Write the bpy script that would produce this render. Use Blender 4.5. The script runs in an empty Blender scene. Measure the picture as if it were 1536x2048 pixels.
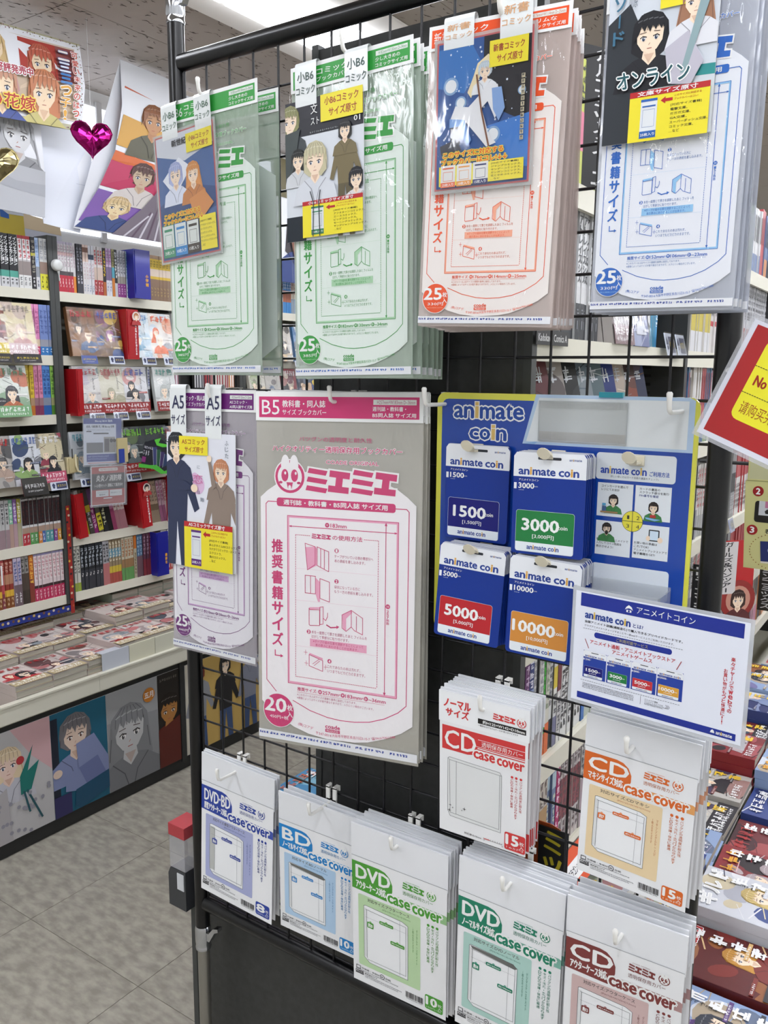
import bpy, math, random
from mathutils import Vector, Matrix
from mathutils.geometry import tessellate_polygon
sc = bpy.context.scene
COL = bpy.context.collection
R = math.radians
random.seed(7)
# ------------------------------------------------------------------ camera
cam = bpy.data.cameras.new('camera')
cam.sensor_fit = 'HORIZONTAL'; cam.sensor_width = 36.0; cam.lens = 1672.1 * 36 / 1536
cam.clip_start = 0.02; cam.clip_end = 60
cam_o = bpy.data.objects.new('camera', cam); COL.objects.link(cam_o)
yaw, pit, rol = 0.59905, 0.164546, 0.008035
d_ = Vector((-math.sin(yaw) * math.cos(pit), math.cos(yaw) * math.cos(pit), -math.sin(pit)))
r_ = Vector((math.cos(yaw), math.sin(yaw), 0)); u_ = r_.cross(d_)
r2 = r_ * math.cos(rol) + u_ * math.sin(rol); u2 = -r_ * math.sin(rol) + u_ * math.cos(rol)
cam_o.matrix_world = Matrix(((r2.x, u2.x, -d_.x, 1.0842), (r2.y, u2.y, -d_.y, -1.0078), (r2.z, u2.z, -d_.z, 1.5), (0, 0, 0, 1)))
sc.camera = cam_o
# ------------------------------------------------------------------ exposure, world
sc.view_settings.view_transform = 'Standard'; sc.view_settings.look = 'None'
sc.view_settings.exposure = 0.0; sc.view_settings.gamma = 1.0
sc.view_settings.use_curve_mapping = False
sc.cycles.transparent_max_bounces = 40; sc.cycles.max_bounces = 7
sc.cycles.diffuse_bounces = 4; sc.cycles.glossy_bounces = 3
wd = bpy.data.worlds.new('world'); sc.world = wd; wd.use_nodes = True
wd.node_tree.nodes['Background'].inputs[0].default_value = (.9, .95, 1, 1)
wd.node_tree.nodes['Background'].inputs[1].default_value = 0.3
LAMP = 14.8      # emission of the fluorescent diffusers
# ------------------------------------------------------------------ helpers
def lin(h):
    if isinstance(h, (tuple, list)): return tuple(h)
    h = h.lstrip('#'); c = [int(h[i:i + 2], 16) / 255 for i in (0, 2, 4)]
    return tuple(x / 12.92 if x <= .04045 else ((x + .055) / 1.055) ** 2.4 for x in c)
_M = {}
def mat(col, rough=.5, metal=0, emit=0, alpha=1, spec=.5, coat=0):
    key = (col, rough, metal, emit, alpha, spec, coat)
    if key in _M: return _M[key]
    m = bpy.data.materials.new('paint_%d' % len(_M)); m.use_nodes = True
    b = m.node_tree.nodes['Principled BSDF']; c = lin(col)
    b.inputs['Base Color'].default_value = (*c, 1); b.inputs['Roughness'].default_value = rough
    b.inputs['Metallic'].default_value = metal; b.inputs['Alpha'].default_value = alpha
    b.inputs['Specular IOR Level'].default_value = spec
    if coat: b.inputs['Coat Weight'].default_value = coat; b.inputs['Coat Roughness'].default_value = .06
    if emit:
        b.inputs['Emission Color'].default_value = (*c, 1); b.inputs['Emission Strength'].default_value = emit
    _M[key] = m; return m
def P(col): return mat(col, .42, spec=.4)      # printed ink / paper
def film_mat(tint, fac, rough=.1, bump=.35, scale=14, stretch=4, refl=.85):
    key = ('film', tint, fac, rough, bump, scale, stretch, refl)
    if key in _M: return _M[key]
    m = bpy.data.materials.new('plastic_film_%d' % len(_M)); m.use_nodes = True
    nt = m.node_tree; b = nt.nodes['Principled BSDF']; out = nt.nodes['Material Output']
    b.inputs['Base Color'].default_value = (*lin(tint), 1); b.inputs['Roughness'].default_value = rough
    b.inputs['Specular IOR Level'].default_value = .8
    tr = nt.nodes.new('ShaderNodeBsdfTransparent'); mx = nt.nodes.new('ShaderNodeMixShader')
    tc = nt.nodes.new('ShaderNodeTexCoord'); mp = nt.nodes.new('ShaderNodeMapping')
    mp.inputs['Scale'].default_value = (stretch, stretch, 1)
    nz = nt.nodes.new('ShaderNodeTexNoise'); nz.inputs['Scale'].default_value = scale; nz.inputs['Detail'].default_value = 3
    nz.inputs['Distortion'].default_value = 1.2
    bp = nt.nodes.new('ShaderNodeBump'); bp.inputs['Strength'].default_value = bump; bp.inputs['Distance'].default_value = .006
    L = nt.links.new
    L(tc.outputs['Object'], mp.inputs[0]); L(mp.outputs[0], nz.inputs[0]); L(nz.outputs[0], bp.inputs['Height']); L(bp.outputs[0], b.inputs['Normal'])
    gl = nt.nodes.new('ShaderNodeBsdfGlossy'); gl.inputs['Roughness'].default_value = rough; L(bp.outputs[0], gl.inputs['Normal'])
    lw = nt.nodes.new('ShaderNodeLayerWeight'); lw.inputs[0].default_value = .5; L(bp.outputs[0], lw.inputs['Normal'])
    pw = nt.nodes.new('ShaderNodeMath'); pw.operation = 'POWER'; pw.inputs[1].default_value = 4.0; L(lw.outputs['Facing'], pw.inputs[0])
    fr = nt.nodes.new('ShaderNodeMath'); fr.operation = 'MULTIPLY_ADD'; fr.inputs[1].default_value = refl; fr.inputs[2].default_value = .045 * min(1, refl / .7); L(pw.outputs[0], fr.inputs[0])
    mx.inputs[0].default_value = fac
    L(tr.outputs[0], mx.inputs[1]); L(b.outputs[0], mx.inputs[2])
    m2 = nt.nodes.new('ShaderNodeMixShader'); L(fr.outputs[0], m2.inputs[0]); L(mx.outputs[0], m2.inputs[1]); L(gl.outputs[0], m2.inputs[2])
    L(m2.outputs[0], out.inputs[0])
    _M[key] = m; return m
def noise_mat(name, c1, c2, scale, rough=.5, bump=0, detail=6, stretch=(1, 1, 1)):
    m = bpy.data.materials.new(name); m.use_nodes = True; nt = m.node_tree; b = nt.nodes['Principled BSDF']
    tc = nt.nodes.new('ShaderNodeTexCoord'); mp = nt.nodes.new('ShaderNodeMapping'); mp.inputs['Scale'].default_value = stretch
    nz = nt.nodes.new('ShaderNodeTexNoise'); nz.inputs['Scale'].default_value = scale; nz.inputs['Detail'].default_value = detail
    cr = nt.nodes.new('ShaderNodeValToRGB'); cr.color_ramp.elements[0].position = .36; cr.color_ramp.elements[1].position = .64
    cr.color_ramp.elements[0].color = (*lin(c1), 1); cr.color_ramp.elements[1].color = (*lin(c2), 1)
    L = nt.links.new; L(tc.outputs['Object'], mp.inputs[0]); L(mp.outputs[0], nz.inputs[0]); L(nz.outputs[0], cr.inputs[0]); L(cr.outputs[0], b.inputs['Base Color'])
    b.inputs['Roughness'].default_value = rough
    if bump:
        bp = nt.nodes.new('ShaderNodeBump'); bp.inputs['Strength'].default_value = bump; bp.inputs['Distance'].default_value = .002
        L(nz.outputs[0], bp.inputs['Height']); L(bp.outputs[0], b.inputs['Normal'])
    return m
def link(name, me, parent=None, M=None):
    o = bpy.data.objects.new(name, me); COL.objects.link(o)
    if parent is not None: o.parent = parent
    if M is not None: o.matrix_local = M
    return o
def tag(o, label=None, cat=None, group=None, kind=None):
    if label:
        o['label'] = label
        n = len(label.split())
        if n > 16 or n < 4: print('LABEL LENGTH', n, label)
    if cat: o['category'] = cat
    if group: o['group'] = group
    if kind: o['kind'] = kind
    return o
def thing(name, label, cat, loc=(0, 0, 0), rz=0, group=None, M=None):
    o = bpy.data.objects.new(name, None); COL.objects.link(o); o.empty_display_size = .02
    if M is not None: o.matrix_world = M
    else: o.location = loc; o.rotation_euler = (0, 0, rz)
    return tag(o, label, cat, group)
def copy_tree(o, M=None, parent=None, label=None, group=None):
    c = o.copy(); COL.objects.link(c)
    if parent is not None: c.parent = parent
    if M is not None: c.matrix_world = M
    if label: tag(c, label)
    if group: c['group'] = group
    for ch in o.children: copy_tree(ch, parent=c)
    return c
def ordi(n):
    return ['zeroth', 'first', 'second', 'third', 'fourth', 'fifth', 'sixth', 'seventh', 'eighth', 'ninth', 'tenth', 'eleventh', 'twelfth'][n] if n < 13 else '%d%s' % (n, {1: 'st', 2: 'nd', 3: 'rd'}.get(n % 10 if n > 20 else 0, 'th'))
class MB:                                   # collects shapes into one mesh, a material per face
    def __init__(s): s.v = []; s.f = []; s.m = []; s.ms = []; s.sm = []
    def mi(s, m):
        if m not in s.ms: s.ms.append(m)
        return s.ms.index(m)
    def add(s, vs, fs, m, smooth=False):
        b = len(s.v); s.v += [tuple(v) for v in vs]; i = s.mi(m)
        for f in fs: s.f.append(tuple(b + k for k in f)); s.m.append(i); s.sm.append(smooth)
        return s
    def box(s, a, b, m, T=None):
        x0, y0, z0 = a; x1, y1, z1 = b
        vs = [(x0, y0, z0), (x1, y0, z0), (x1, y1, z0), (x0, y1, z0), (x0, y0, z1), (x1, y0, z1), (x1, y1, z1), (x0, y1, z1)]
        if T: vs = [T @ Vector(v) for v in vs]
        return s.add(vs, [(3, 2, 1, 0), (4, 5, 6, 7), (0, 1, 5, 4), (1, 2, 6, 5), (2, 3, 7, 6), (3, 0, 4, 7)], m)
    def bevbox(s, a, b, m, r=.004):          # box with the four x-direction edges rounded
        x0, y0, z0 = a; x1, y1, z1 = b; pr = []
        for cy, cz, a0 in ((y1 - r, z1 - r, 0), (y0 + r, z1 - r, 90), (y0 + r, z0 + r, 180), (y1 - r, z0 + r, 270)):
            for k in range(4): t = R(a0 + 30 * k); pr.append((cy + r * math.cos(t), cz + r * math.sin(t)))
        n = len(pr); vs = [(x0, p, q) for p, q in pr] + [(x1, p, q) for p, q in pr]
        return s.add(vs, [tuple(range(n))[::-1], tuple(range(n, 2 * n))] + [(i, (i + 1) % n, n + (i + 1) % n, n + i) for i in range(n)], m)
    def tube(s, pts, r, m, n=10, cap=True):
        pts = [Vector(p) for p in pts]; rs = r if isinstance(r, (list, tuple)) else [r] * len(pts)
        vs = []; up = None
        for i, p in enumerate(pts):
            t = (pts[min(i + 1, len(pts) - 1)] - pts[max(i - 1, 0)])
            t = t.normalized() if t.length > 1e-9 else Vector((0, 0, 1))
            if up is None: up = t.orthogonal().normalized()
            up = (up - t * up.dot(t)); up = up.normalized() if up.length > 1e-6 else t.orthogonal().normalized()
            w = t.cross(up)
            for k in range(n): a = 2 * math.pi * k / n; vs.append(p + (up * math.cos(a) + w * math.sin(a)) * rs[i])
        fs = []
        for i in range(len(pts) - 1):
            for k in range(n): fs.append((i * n + k, i * n + (k + 1) % n, (i + 1) * n + (k + 1) % n, (i + 1) * n + k))
        s.add(vs, fs, m, True)
        if cap: s.add(vs[:n], [tuple(range(n))[::-1]], m); s.add(vs[-n:], [tuple(range(n))], m)
        return s
    def build(s, name, parent=None, M=None):
        return link(name, s.mesh(name), parent, M)
    def mesh(s, name):
        me = bpy.data.meshes.new(name); me.from_pydata(s.v, [], s.f)
        for m in s.ms: me.materials.append(m)
        me.polygons.foreach_set('material_index', s.m); me.polygons.foreach_set('use_smooth', s.sm); me.update()
        return me
_T = {}
def glyphs(s, vertical=False):
    k = (s, vertical)
    if k in _T: return _T[k]
    cu = bpy.data.curves.new('t', 'FONT'); cu.body = '\n'.join(s) if vertical else s; cu.resolution_u = 2
    if vertical: cu.align_x = 'CENTER'; cu.space_line = .92
    o = bpy.data.objects.new('t', cu); COL.objects.link(o)
    me = bpy.data.meshes.new_from_object(o)
    v = [(q.co.x, q.co.y) for q in me.vertices]; f = [tuple(p.vertices) for p in me.polygons]
    bpy.data.objects.remove(o); bpy.data.meshes.remove(me); bpy.data.curves.remove(cu)
    if v:
        x0 = min(a for a, b in v); x1 = max(a for a, b in v); y0 = min(b for a, b in v); y1 = max(b for a, b in v)
    else: x0 = y0 = 0; x1 = y1 = 1
    _T[k] = (v, f, x0, y0, max(x1 - x0, .05), max(y1 - y0, .05)); return _T[k]
def clip01(p):
    for ax, val, sg in ((0, 0, 1), (0, 1, -1), (1, 0, 1), (1, 1, -1)):
        o = []
        for i in range(len(p)):
            a, b = p[i - 1], p[i]; da = (a[ax] - val) * sg; db = (b[ax] - val) * sg
            if (da < 0) != (db < 0): t = da / (da - db); o.append((a[0] + (b[0] - a[0]) * t, a[1] + (b[1] - a[1]) * t))
            if db >= 0: o.append(b)
        p = o
        if not p: return p
    q = [p[0]]
    for x in p[1:]:
        if abs(x[0] - q[-1][0]) + abs(x[1] - q[-1][1]) > 1e-7: q.append(x)
    return q
class Art:
    """flat print in the item's own frame: u 0..1 left to right, v 0..1 top to bottom, facing local -Y"""
    def __init__(s, w, h, x0=None, z0=0, y=0, mb=None, dl=.00014):
        s.w = w; s.h = h; s.x0 = -w / 2 if x0 is None else x0; s.z0 = z0; s.y = y; s.mb = mb or MB(); s.dl = dl; s.l = 0; s.bend = None; s.clip = False; s.k = 0
    def pt(s, u, v, l):
        x = s.x0 + u * s.w; z = s.z0 - v * s.h; y = s.y - l * s.dl
        if s.bend: y += s.bend(u, v)
        return (x, y, z)
    def poly(s, pts, c, l=None):
        l = s.l if l is None else l
        if s.clip: pts = clip01(pts)
        if len(pts) < 3: return s
        if len(pts) > 4:
            t = tessellate_polygon([[Vector((p[0] * s.w, -p[1] * s.h, 0)) for p in pts]])
            fs = [tuple(x) for x in t]
        else: fs = [tuple(range(len(pts)))]
        out = []
        for f in fs:      # face -Y
            a, b, cc = [pts[i] for i in f[:3]]
            ar = (b[0] - a[0]) * -(cc[1] - a[1]) - (cc[0] - a[0]) * -(b[1] - a[1])
            out.append(f if ar > 0 else f[::-1])
        s.k = (s.k + 1) % 28; l = l + s.k * .024
        s.mb.add([s.pt(p[0], p[1], l) for p in pts], out, c if not isinstance(c, (str, tuple)) else P(c)); return s
    def rect(s, u0, v0, u1, v1, c, l=None): return s.poly([(u0, v1), (u1, v1), (u1, v0), (u0, v0)], c, l)
    def rr(s, u0, v0, u1, v1, c, r=.02, l=None, n=4):
        ry = r * s.w / s.h; pts = []
        for cx, cy, a0 in ((u1 - r, v0 + ry, -90), (u1 - r, v1 - ry, 0), (u0 + r, v1 - ry, 90), (u0 + r, v0 + ry, 180)):
            for k in range(n + 1): a = R(a0 + 90 * k / n); pts.append((cx + r * math.cos(a), cy + ry * math.sin(a)))
        return s.poly(pts, c, l)
    def ell(s, cx, cy, rx, ry, c, l=None, n=20, rot=0, a0=0, a1=360):
        pts = []; cr, sr = math.cos(R(rot)), math.sin(R(rot))
        k = n if a1 - a0 >= 360 else n + 1
        for i in range(k):
            a = R(a0 + (a1 - a0) * i / n); x = rx * math.cos(a) * s.w; y = ry * math.sin(a) * s.h
            pts.append((cx + (x * cr - y * sr) / s.w, cy + (x * sr + y * cr) / s.h))
        return s.poly(pts, c, l)
    def circ(s, cx, cy, r, c, l=None, n=20): return s.ell(cx, cy, r, r * s.w / s.h, c, l, n)
    def line(s, pts, wd, c, l=None, closed=False):     # wd as a fraction of the width
        if closed: pts = list(pts) + [pts[0]]
        for a, b in zip(pts[:-1], pts[1:]):
            dx = (b[0] - a[0]) * s.w; dy = (b[1] - a[1]) * s.h; L = math.hypot(dx, dy)
            if L < 1e-9: continue
            nx, ny = -dy / L * wd * .5, dx / L * wd * .5 * s.w / s.h
            ex, ey = dx / L * wd * .4, dy / L * wd * .4 * s.w / s.h
            s.poly([(a[0] + nx - ex, a[1] + ny - ey), (b[0] + nx + ex, b[1] + ny + ey), (b[0] - nx + ex, b[1] - ny + ey), (a[0] - nx - ex, a[1] - ny - ey)], c, l)
        return s
    def frame(s, u0, v0, u1, v1, wd, c, l=None): return s.line([(u0, v0), (u1, v0), (u1, v1), (u0, v1)], wd, c, l, True)
    def dash(s, a, b, n, wd, c, l=None):
        for k in range(n):
            t0, t1 = k / n, (k + .55) / n
            s.line([(a[0] + (b[0] - a[0]) * t0, a[1] + (b[1] - a[1]) * t0), (a[0] + (b[0] - a[0]) * t1, a[1] + (b[1] - a[1]) * t1)], wd, c, l)
    def text(s, t, u0, v0, u1, v1, c, bold=0, halo=None, hw=.07, l=None, vert=False, rot=0, skew=0):
        l = s.l + 1 if l is None else l
        if t == '|': return s.rect(u0 + (u1 - u0) * .42, v0, u0 + (u1 - u0) * .58, v1, c, l)
        if t == '・': return s.circ((u0 + u1) / 2, (v0 + v1) / 2, (u1 - u0) * .1, c, l, 8)
        if t == '!': m_ = (u1 - u0) * .36; u0 += m_; u1 -= m_
        v, f, gx, gy, gw, gh = glyphs(t, vert)
        if not v: return s
        W = (u1 - u0) * s.w; H = (v1 - v0) * s.h; em = H / gh if not vert else W / gw
        cx = u0 * s.w; cy = v1 * s.h; cr, sr = math.cos(R(rot)), math.sin(R(rot))
        cnt = [0]
        def put(ox, oy, m, l):
            out = []; l = l + cnt[0] * .085; cnt[0] += 1
            for x, y in v:
                X = (x - gx) / gw * W + ox; Y = (y - gy) / gh * H + oy; X += Y * skew
                X, Y = X * cr - Y * sr, X * sr + Y * cr
                out.append(s.pt((cx + X) / s.w, (cy - Y) / s.h, l))
            s.mb.add(out, f, P(m) if isinstance(m, str) else m)
        if halo:
            q = hw * em
            for k in range(8): put(q * math.cos(k * math.pi / 4), q * math.sin(k * math.pi / 4), halo, l)
            l += .75
        cnt[0] = 0
        put(0, 0, c, l)
        if bold:
            q = bold * em
            for a, b in ((q, 0), (-q, 0), (0, q * .8), (0, -q * .8)): put(a, b, c, l)
        return s
    def scrib(s, u0, v0, u1, v1, n, c, l=None, vert=False, dens=4, wd=None, seed=0):
        """illegibly small lettering: little strokes in each character cell"""
        rnd = random.Random(seed + n); l = s.l + 1 if l is None else l
        for k in range(n):
            if vert: a, b, cu, cv = u0, v0 + (v1 - v0) * k / n, u1 - u0, (v1 - v0) / n * .86
            else: a, b, cu, cv = u0 + (u1 - u0) * k / n, v0, (u1 - u0) / n * .86, v1 - v0
            t = wd or min(cu * s.w, cv * s.h) * .13 / s.w; tv = t * s.w / s.h
            for j in range(dens):
                if rnd.random() < .5:
                    y = b + cv * (.08 + .84 * (j + rnd.random() * .5) / dens); x0 = a + cu * rnd.choice((.02, .1, .3)); x1 = a + cu * rnd.choice((.7, .9, .98))
                    s.rect(x0, y - tv / 2, x1, y + tv / 2, c, l)
                else:
                    x = a + cu * (.12 + .76 * rnd.random()); y0 = b + cv * rnd.choice((0, .1, .4)); y1 = b + cv * rnd.choice((.6, .9, 1))
                    s.rect(x - t / 2, y0, x + t / 2, y1, c, l)
        return s
    def build(s, name, parent=None): return s.mb.build(name, parent)
def mix(c1, c2, t):
    a, b = c1.lstrip('#'), c2.lstrip('#')
    return '#' + ''.join('%02x' % int(int(a[i:i + 2], 16) * (1 - t) + int(b[i:i + 2], 16) * t) for i in (0, 2, 4))
# ---- an invented, generic drawn figure (used wherever a cover shows a drawn character)
SK = '#f0d9c0'
def bust(a, cx, cy, r, hair, cloth, skin=SK, l=2, seed=0, eye='#34405a', lng=.6, tilt=0):
    k = a.w / a.h; rn = random.Random(seed)
    X = lambda x: cx + x * r; Y = lambda y: cy + y * r * k
    def pl(p, c, l): a.poly([(X(x), Y(y)) for x, y in p], c, l)
    pl([(-1.05, -.1), (-.95, -.75), (-.45, -1.2), (.1, -1.3), (.65, -1.08), (1.0, -.6), (1.08, .1), (1.0 + lng * .3, .6 + lng), (.55, 1.0 + lng), (-.55, .95 + lng), (-1.0 - lng * .25, .6 + lng)], hair, l)
    pl([(-2.0, 2.9), (-1.7, 1.75), (-.9, 1.25), (-.3, 1.05), (.3, 1.05), (.95, 1.25), (1.7, 1.8), (2.0, 2.9)], cloth, l + 1)
    pl([(-.32, .7), (.32, .7), (.4, 1.2), (0, 1.6), (-.4, 1.2)], skin, l + 2)
    pl([(-.78, -.3), (-.72, .35), (-.42, .78), (0, 1.0), (.42, .78), (.72, .35), (.78, -.3), (.5, -.8), (-.5, -.8)], skin, l + 3)
    for sx in (-1, 1):
        a.ell(X(sx * .36), Y(.16), r * .14, r * .12 * k, '#f4f2ee', l + 4, 10); a.ell(X(sx * .36), Y(.17), r * .085, r * .115 * k, eye, l + 5, 10); a.ell(X(sx * .36 + .03), Y(.13), r * .03, r * .04 * k, '#f4f4f4', l + 6, 6)
        a.line([(X(sx * .54), Y(.10)), (X(sx * .40), Y(.02)), (X(sx * .2), Y(.08))], r * .055, '#2a2022', l + 5); a.line([(X(sx * .56), Y(-.14)), (X(sx * .22), Y(-.18))], r * .035, '#4a3634', l + 5)
    a.line([(X(.02), Y(.42)), (X(-.05), Y(.5))], r * .03, '#b07a64', l + 4); a.line([(X(-.12), Y(.70)), (X(.12), Y(.69))], r * .035, '#a05048', l + 4)
    hd = mix(hair, '#101018', .35) if isinstance(hair, str) else hair; hl = mix(hair, '#ffffff', .3) if isinstance(hair, str) else hair
    pl([(-.3, .98), (.3, .98), (0, 1.5)], mix(skin, '#a06a50', .3), l + 2.5)
    for sx, t_ in ((-1, .5), (1, .5)): a.line([(X(sx * .95), Y(1.3)), (X(sx * .35), Y(1.9)), (X(sx * .1), Y(2.7))], r * .05, mix(cloth, '#101018', .35), l + 2)
    n = 5; pts = [(-.98, -.55), (-.9, .25)]
    for i in range(n): x = -.8 + 1.6 * (i + .5) / n; pts += [(x, -.05 - .3 * rn.random()), (x + .14, -.52)]
    pts += [(.9, .25), (1.0, -.55), (.55, -1.12), (0, -1.25), (-.55, -1.12)]
    pl(pts, hair, l + 6)
    for i in range(6):
        x = -.75 + .3 * i; a.line([(X(x * .5), Y(-1.15)), (X(x * .95), Y(-.8)), (X(x * 1.02), Y(-.42 + .15 * rn.random()))], r * .03, hd, l + 7)
    for i in range(5): x = -.7 + .3 * i; a.line([(X(x), Y(-.72 - .15 * (1 - abs(x)))), (X(x + .2), Y(-.76 - .15 * (1 - abs(x + .2))))], r * .06, hl, l + 7)
    for sx in (-1, 1): a.line([(X(sx * .98), Y(.1)), (X(sx * (1.02 + lng * .1)), Y(.6 + lng * .6))], r * .04, hd, l + 1)
def figure(a, cx, cy, s, hair, top, leg, skin=SK, l=2, seed=0):      # standing figure, s = total height in v
    k = a.h / a.w; u = s * k / 7.5
    Y = lambda y: cy + y * s / 7.5; X = lambda x: cx + x * u
    def pl(p, c, l): a.poly([(X(x), Y(y)) for x, y in p], c, l)
    pl([(-.75, 1.4), (.75, 1.4), (.6, 3.9), (-.6, 3.9)], top, l + 1)
    pl([(-.75, 1.4), (-1.3, 3.4), (-1.0, 3.5), (-.5, 2.2)], top, l + 1); pl([(.75, 1.4), (1.4, 3.2), (1.1, 3.4), (.5, 2.2)], top, l + 1)
    pl([(-.6, 3.8), (0, 3.8), (-.25, 7.2), (-.65, 7.2)], leg, l + 1); pl([(.6, 3.8), (0, 3.8), (.35, 7.2), (.75, 7.2)], leg, l + 1)
    bust(a, X(0), Y(.5), u * .52, hair, top, skin, l + 2, seed, lng=.1)
def cover_art(a, pal, seed, l=1, title=None, band=None, tc='#b02020', dark=False):
    """generic comic cover: ground, figure, title block, band"""
    rn = random.Random(seed)
    a.rect(0, 0, 1, 1, pal[0], l)
    for i in range(9):
        x, y = rn.random(), rn.random(); w = rn.uniform(.10, .34); a.ell(x, y, w, w * rn.uniform(.3, .7), pal[1 + i % (len(pal) - 1)] if i % 2 else mix(pal[1 + i % (len(pal) - 1)], pal[0], .5), l + 1, 14, rn.uniform(-60, 60))
    for i in range(14):
        x, y = rn.random(), rn.random(); an = rn.uniform(-.6, .6); a.line([(x, y), (x + .3 * math.cos(an), y + .2 * math.sin(an))], rn.uniform(.006, .02), rn.choice((pal[0], pal[-1], mix(pal[1], '#ffffff', .4), mix(pal[2], '#101014', .5))), l + 1.5)
    if seed % 3 == 0: bust(a, .25 + .1 * rn.random(), .42, .13, rn.choice(pal[1:]), rn.choice(pal[1:]), l=l + 2, seed=seed + 5, lng=rn.random())
    bust(a, .38 + .3 * rn.random(), .50 + .1 * rn.random(), .14 + .045 * rn.random(), rn.choice(pal[1:]), rn.choice(pal[1:]), l=l + (9 if seed % 3 == 0 else 2), seed=seed, lng=rn.random())
    l = l + 8
    for i in range(3):
        y = .55 + .12 * i; a.rect(.02 if i % 2 else .6, y, .02 + .1 + .25 * rn.random() if i % 2 else .95, y + .035, pal[(i + seed) % len(pal)], l + 8); a.scrib(.04 if i % 2 else .62, y + .006, .25 if i % 2 else .9, y + .029, 6, '#ececec', l + 9, dens=4, seed=seed + i)
    if title: a.text(title, .08, .04, .92, .2, tc, .03, '#ffffff', .06, l=l + 10)
    else: a.scrib(.08, .05, .92, .2, 4 + seed % 3, tc, l + 10, dens=6, seed=seed)
    a.scrib(.7, .24, .76, .5, 7, '#303030', l + 10, True, seed=seed)
    if seed >= 200:
        for q in range(5): a.scrib(.70, .08 + .17 * q, .93, .22 + .17 * q, 1, '#ececec' if seed % 2 else '#e8c23a', l + 11, dens=7, wd=.028, seed=seed * 7 + q)
        a.scrib(.06, .86, .6, .95, 6, '#ececec', l + 11, dens=5, wd=.012, seed=seed)
    if band: a.rect(0, .78, 1, 1, band, l + 10); a.scrib(.05, .81, .95, .9, 7, '#ffffff', l + 11, seed=seed); a.scrib(.1, .92, .9, .965, 12, '#ffffff', l + 11, seed=seed + 1)
# ------------------------------------------------------------------ room
CEIL = 2.56; XL = -1.78
floor_m = noise_mat('floor_vinyl', '#89847a', '#a6a195', 16, .38, .04, 9, (1, 2.2, 1))
tile_m = noise_mat('floor_tile', '#89847a', '#a6a195', 22, .36, .03, 9, (1, 2, 1))
def struct(name, mb, parent=None):
    o = mb.build(name, parent)
    if parent is None: o['kind'] = 'structure'
    return o
fl = struct('floor', MB().box((-2.1, -3.2, -.05), (3.2, 7.1, -.0015), mat('#5e5a50', .7)))
tm = MB(); tm.box((0, 0, -.0015), (.4485, .4485, 0), tile_m); tme = tm.mesh('floor_tile')
for i in range(7):
    for j in range(6):
        x = -1.80 + .45 * i; y = -.72 + .45 * j
        if x > 1.0: continue
        t = link('floor_tile', tme, fl); t.location = (x, y, 0)
far = MB()
for (x0, y0, x1, y1) in ((-2.1, 1.98, 3.2, 7.1), (-2.1, -3.2, 3.2, -.72), (1.35, -.72, 3.2, 1.98)): far.box((x0, y0, -.0015), (x1, y1, 0), floor_m)
o = far.build('floor_covering', fl)
wall_m = mat('#dcdcd8', .7)
struct('wall_left', MB().box((XL - .1, -3.2, 0), (XL, 7.1, CEIL), wall_m))
struct('wall_right', MB().box((3.1, -3.2, 0), (3.2, 7.1, CEIL), wall_m))
struct('wall_far', MB().box((-2.1, 7.0, 0), (3.2, 7.1, CEIL), mat('#e4e4e0', .7)))
struct('wall_back', MB().box((-2.1, -3.2, 0), (3.2, -3.1, CEIL), wall_m))
ceil_m = mat('#aaa299', .85)
ce = struct('ceiling', MB().box((-2.1, -3.2, CEIL + .004), (3.2, 7.1, CEIL + .1), mat('#6a655c', .9)))
cb = MB(); cb.box((.0015, .0015, 0), (.9085, .4535, .006), ceil_m)
cme = cb.mesh('ceiling_tile')
for i in range(6):
    for j in range(20):
        y = -2.99 + .455 * j
        if y > 6.6: continue
        t = link('ceiling_tile', cme, ce); t.location = (-2.29 + .91 * i + (.2 if i else .2), y, CEIL - .002)
rn = random.Random(5)
worm = MB(); wm = mat('#4a443c', .9)
for k in range(5200):                          # the fissures of the acoustic tiles
    x = rn.uniform(-1.78, .6); y = rn.uniform(-.2, 3.2); a = rn.gauss(1.45, .28); L = rn.uniform(.006, .028); w = rn.uniform(.0010, .0026)
    n = 3; pts = []
    for i in range(n):
        t = i / (n - 1) - .5; o_ = rn.uniform(-.25, .25) * L
        pts.append((x + math.cos(a) * L * t - math.sin(a) * o_ * (i == 1), y + math.sin(a) * L * t + math.cos(a) * o_ * (i == 1)))
    vs = []
    for i, p in enumerate(pts):
        ww = w * (1 if i == 1 else .4); vs += [(p[0] - math.sin(a) * ww, p[1] + math.cos(a) * ww, CEIL - .0026), (p[0] + math.sin(a) * ww, p[1] - math.cos(a) * ww, CEIL - .0026)]
    worm.add(vs, [(0, 2, 3, 1), (2, 4, 5, 3)], wm)
w_ = worm.build('ceiling_fissures', ce); w_['kind'] = 'stuff'
# ------------------------------------------------------------------ fluorescent ceiling fixtures
def fixture(x, y0, y1, label, n):
    t = thing('ceiling_light', label, 'ceiling light', (x, y0, CEIL))
    b = MB(); L = y1 - y0; wm = mat('#e2dfd8', .5)
    b.box((-.225, 0, -.012), (.225, L, -.0035), wm); pass
    b.build('housing', t)
    for k in range(n):
        q = MB(); a = L / n * k + .01; e = L / n * (k + 1) - .01
        q.bevbox((-.085, a, -.0), (.085, e, -.0), mat('#ffffff'), .0) if False else q.box((-.092, a, -.034), (.092, e, -.014), mat('#f4f7ff', .5, emit=LAMP))
        q.build('diffuser', t)
    return t
fixture(-.66, -2.9, 4.6, 'long white fluorescent strip in the ceiling above the left aisle', 6)
fixture(.95, -2.9, 6.6, 'long fluorescent ceiling strip above the aisle right of the rack', 8)
fixture(2.4, -2.9, 6.6, 'fluorescent ceiling strip nearest the right wall of the shop', 8)
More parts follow.
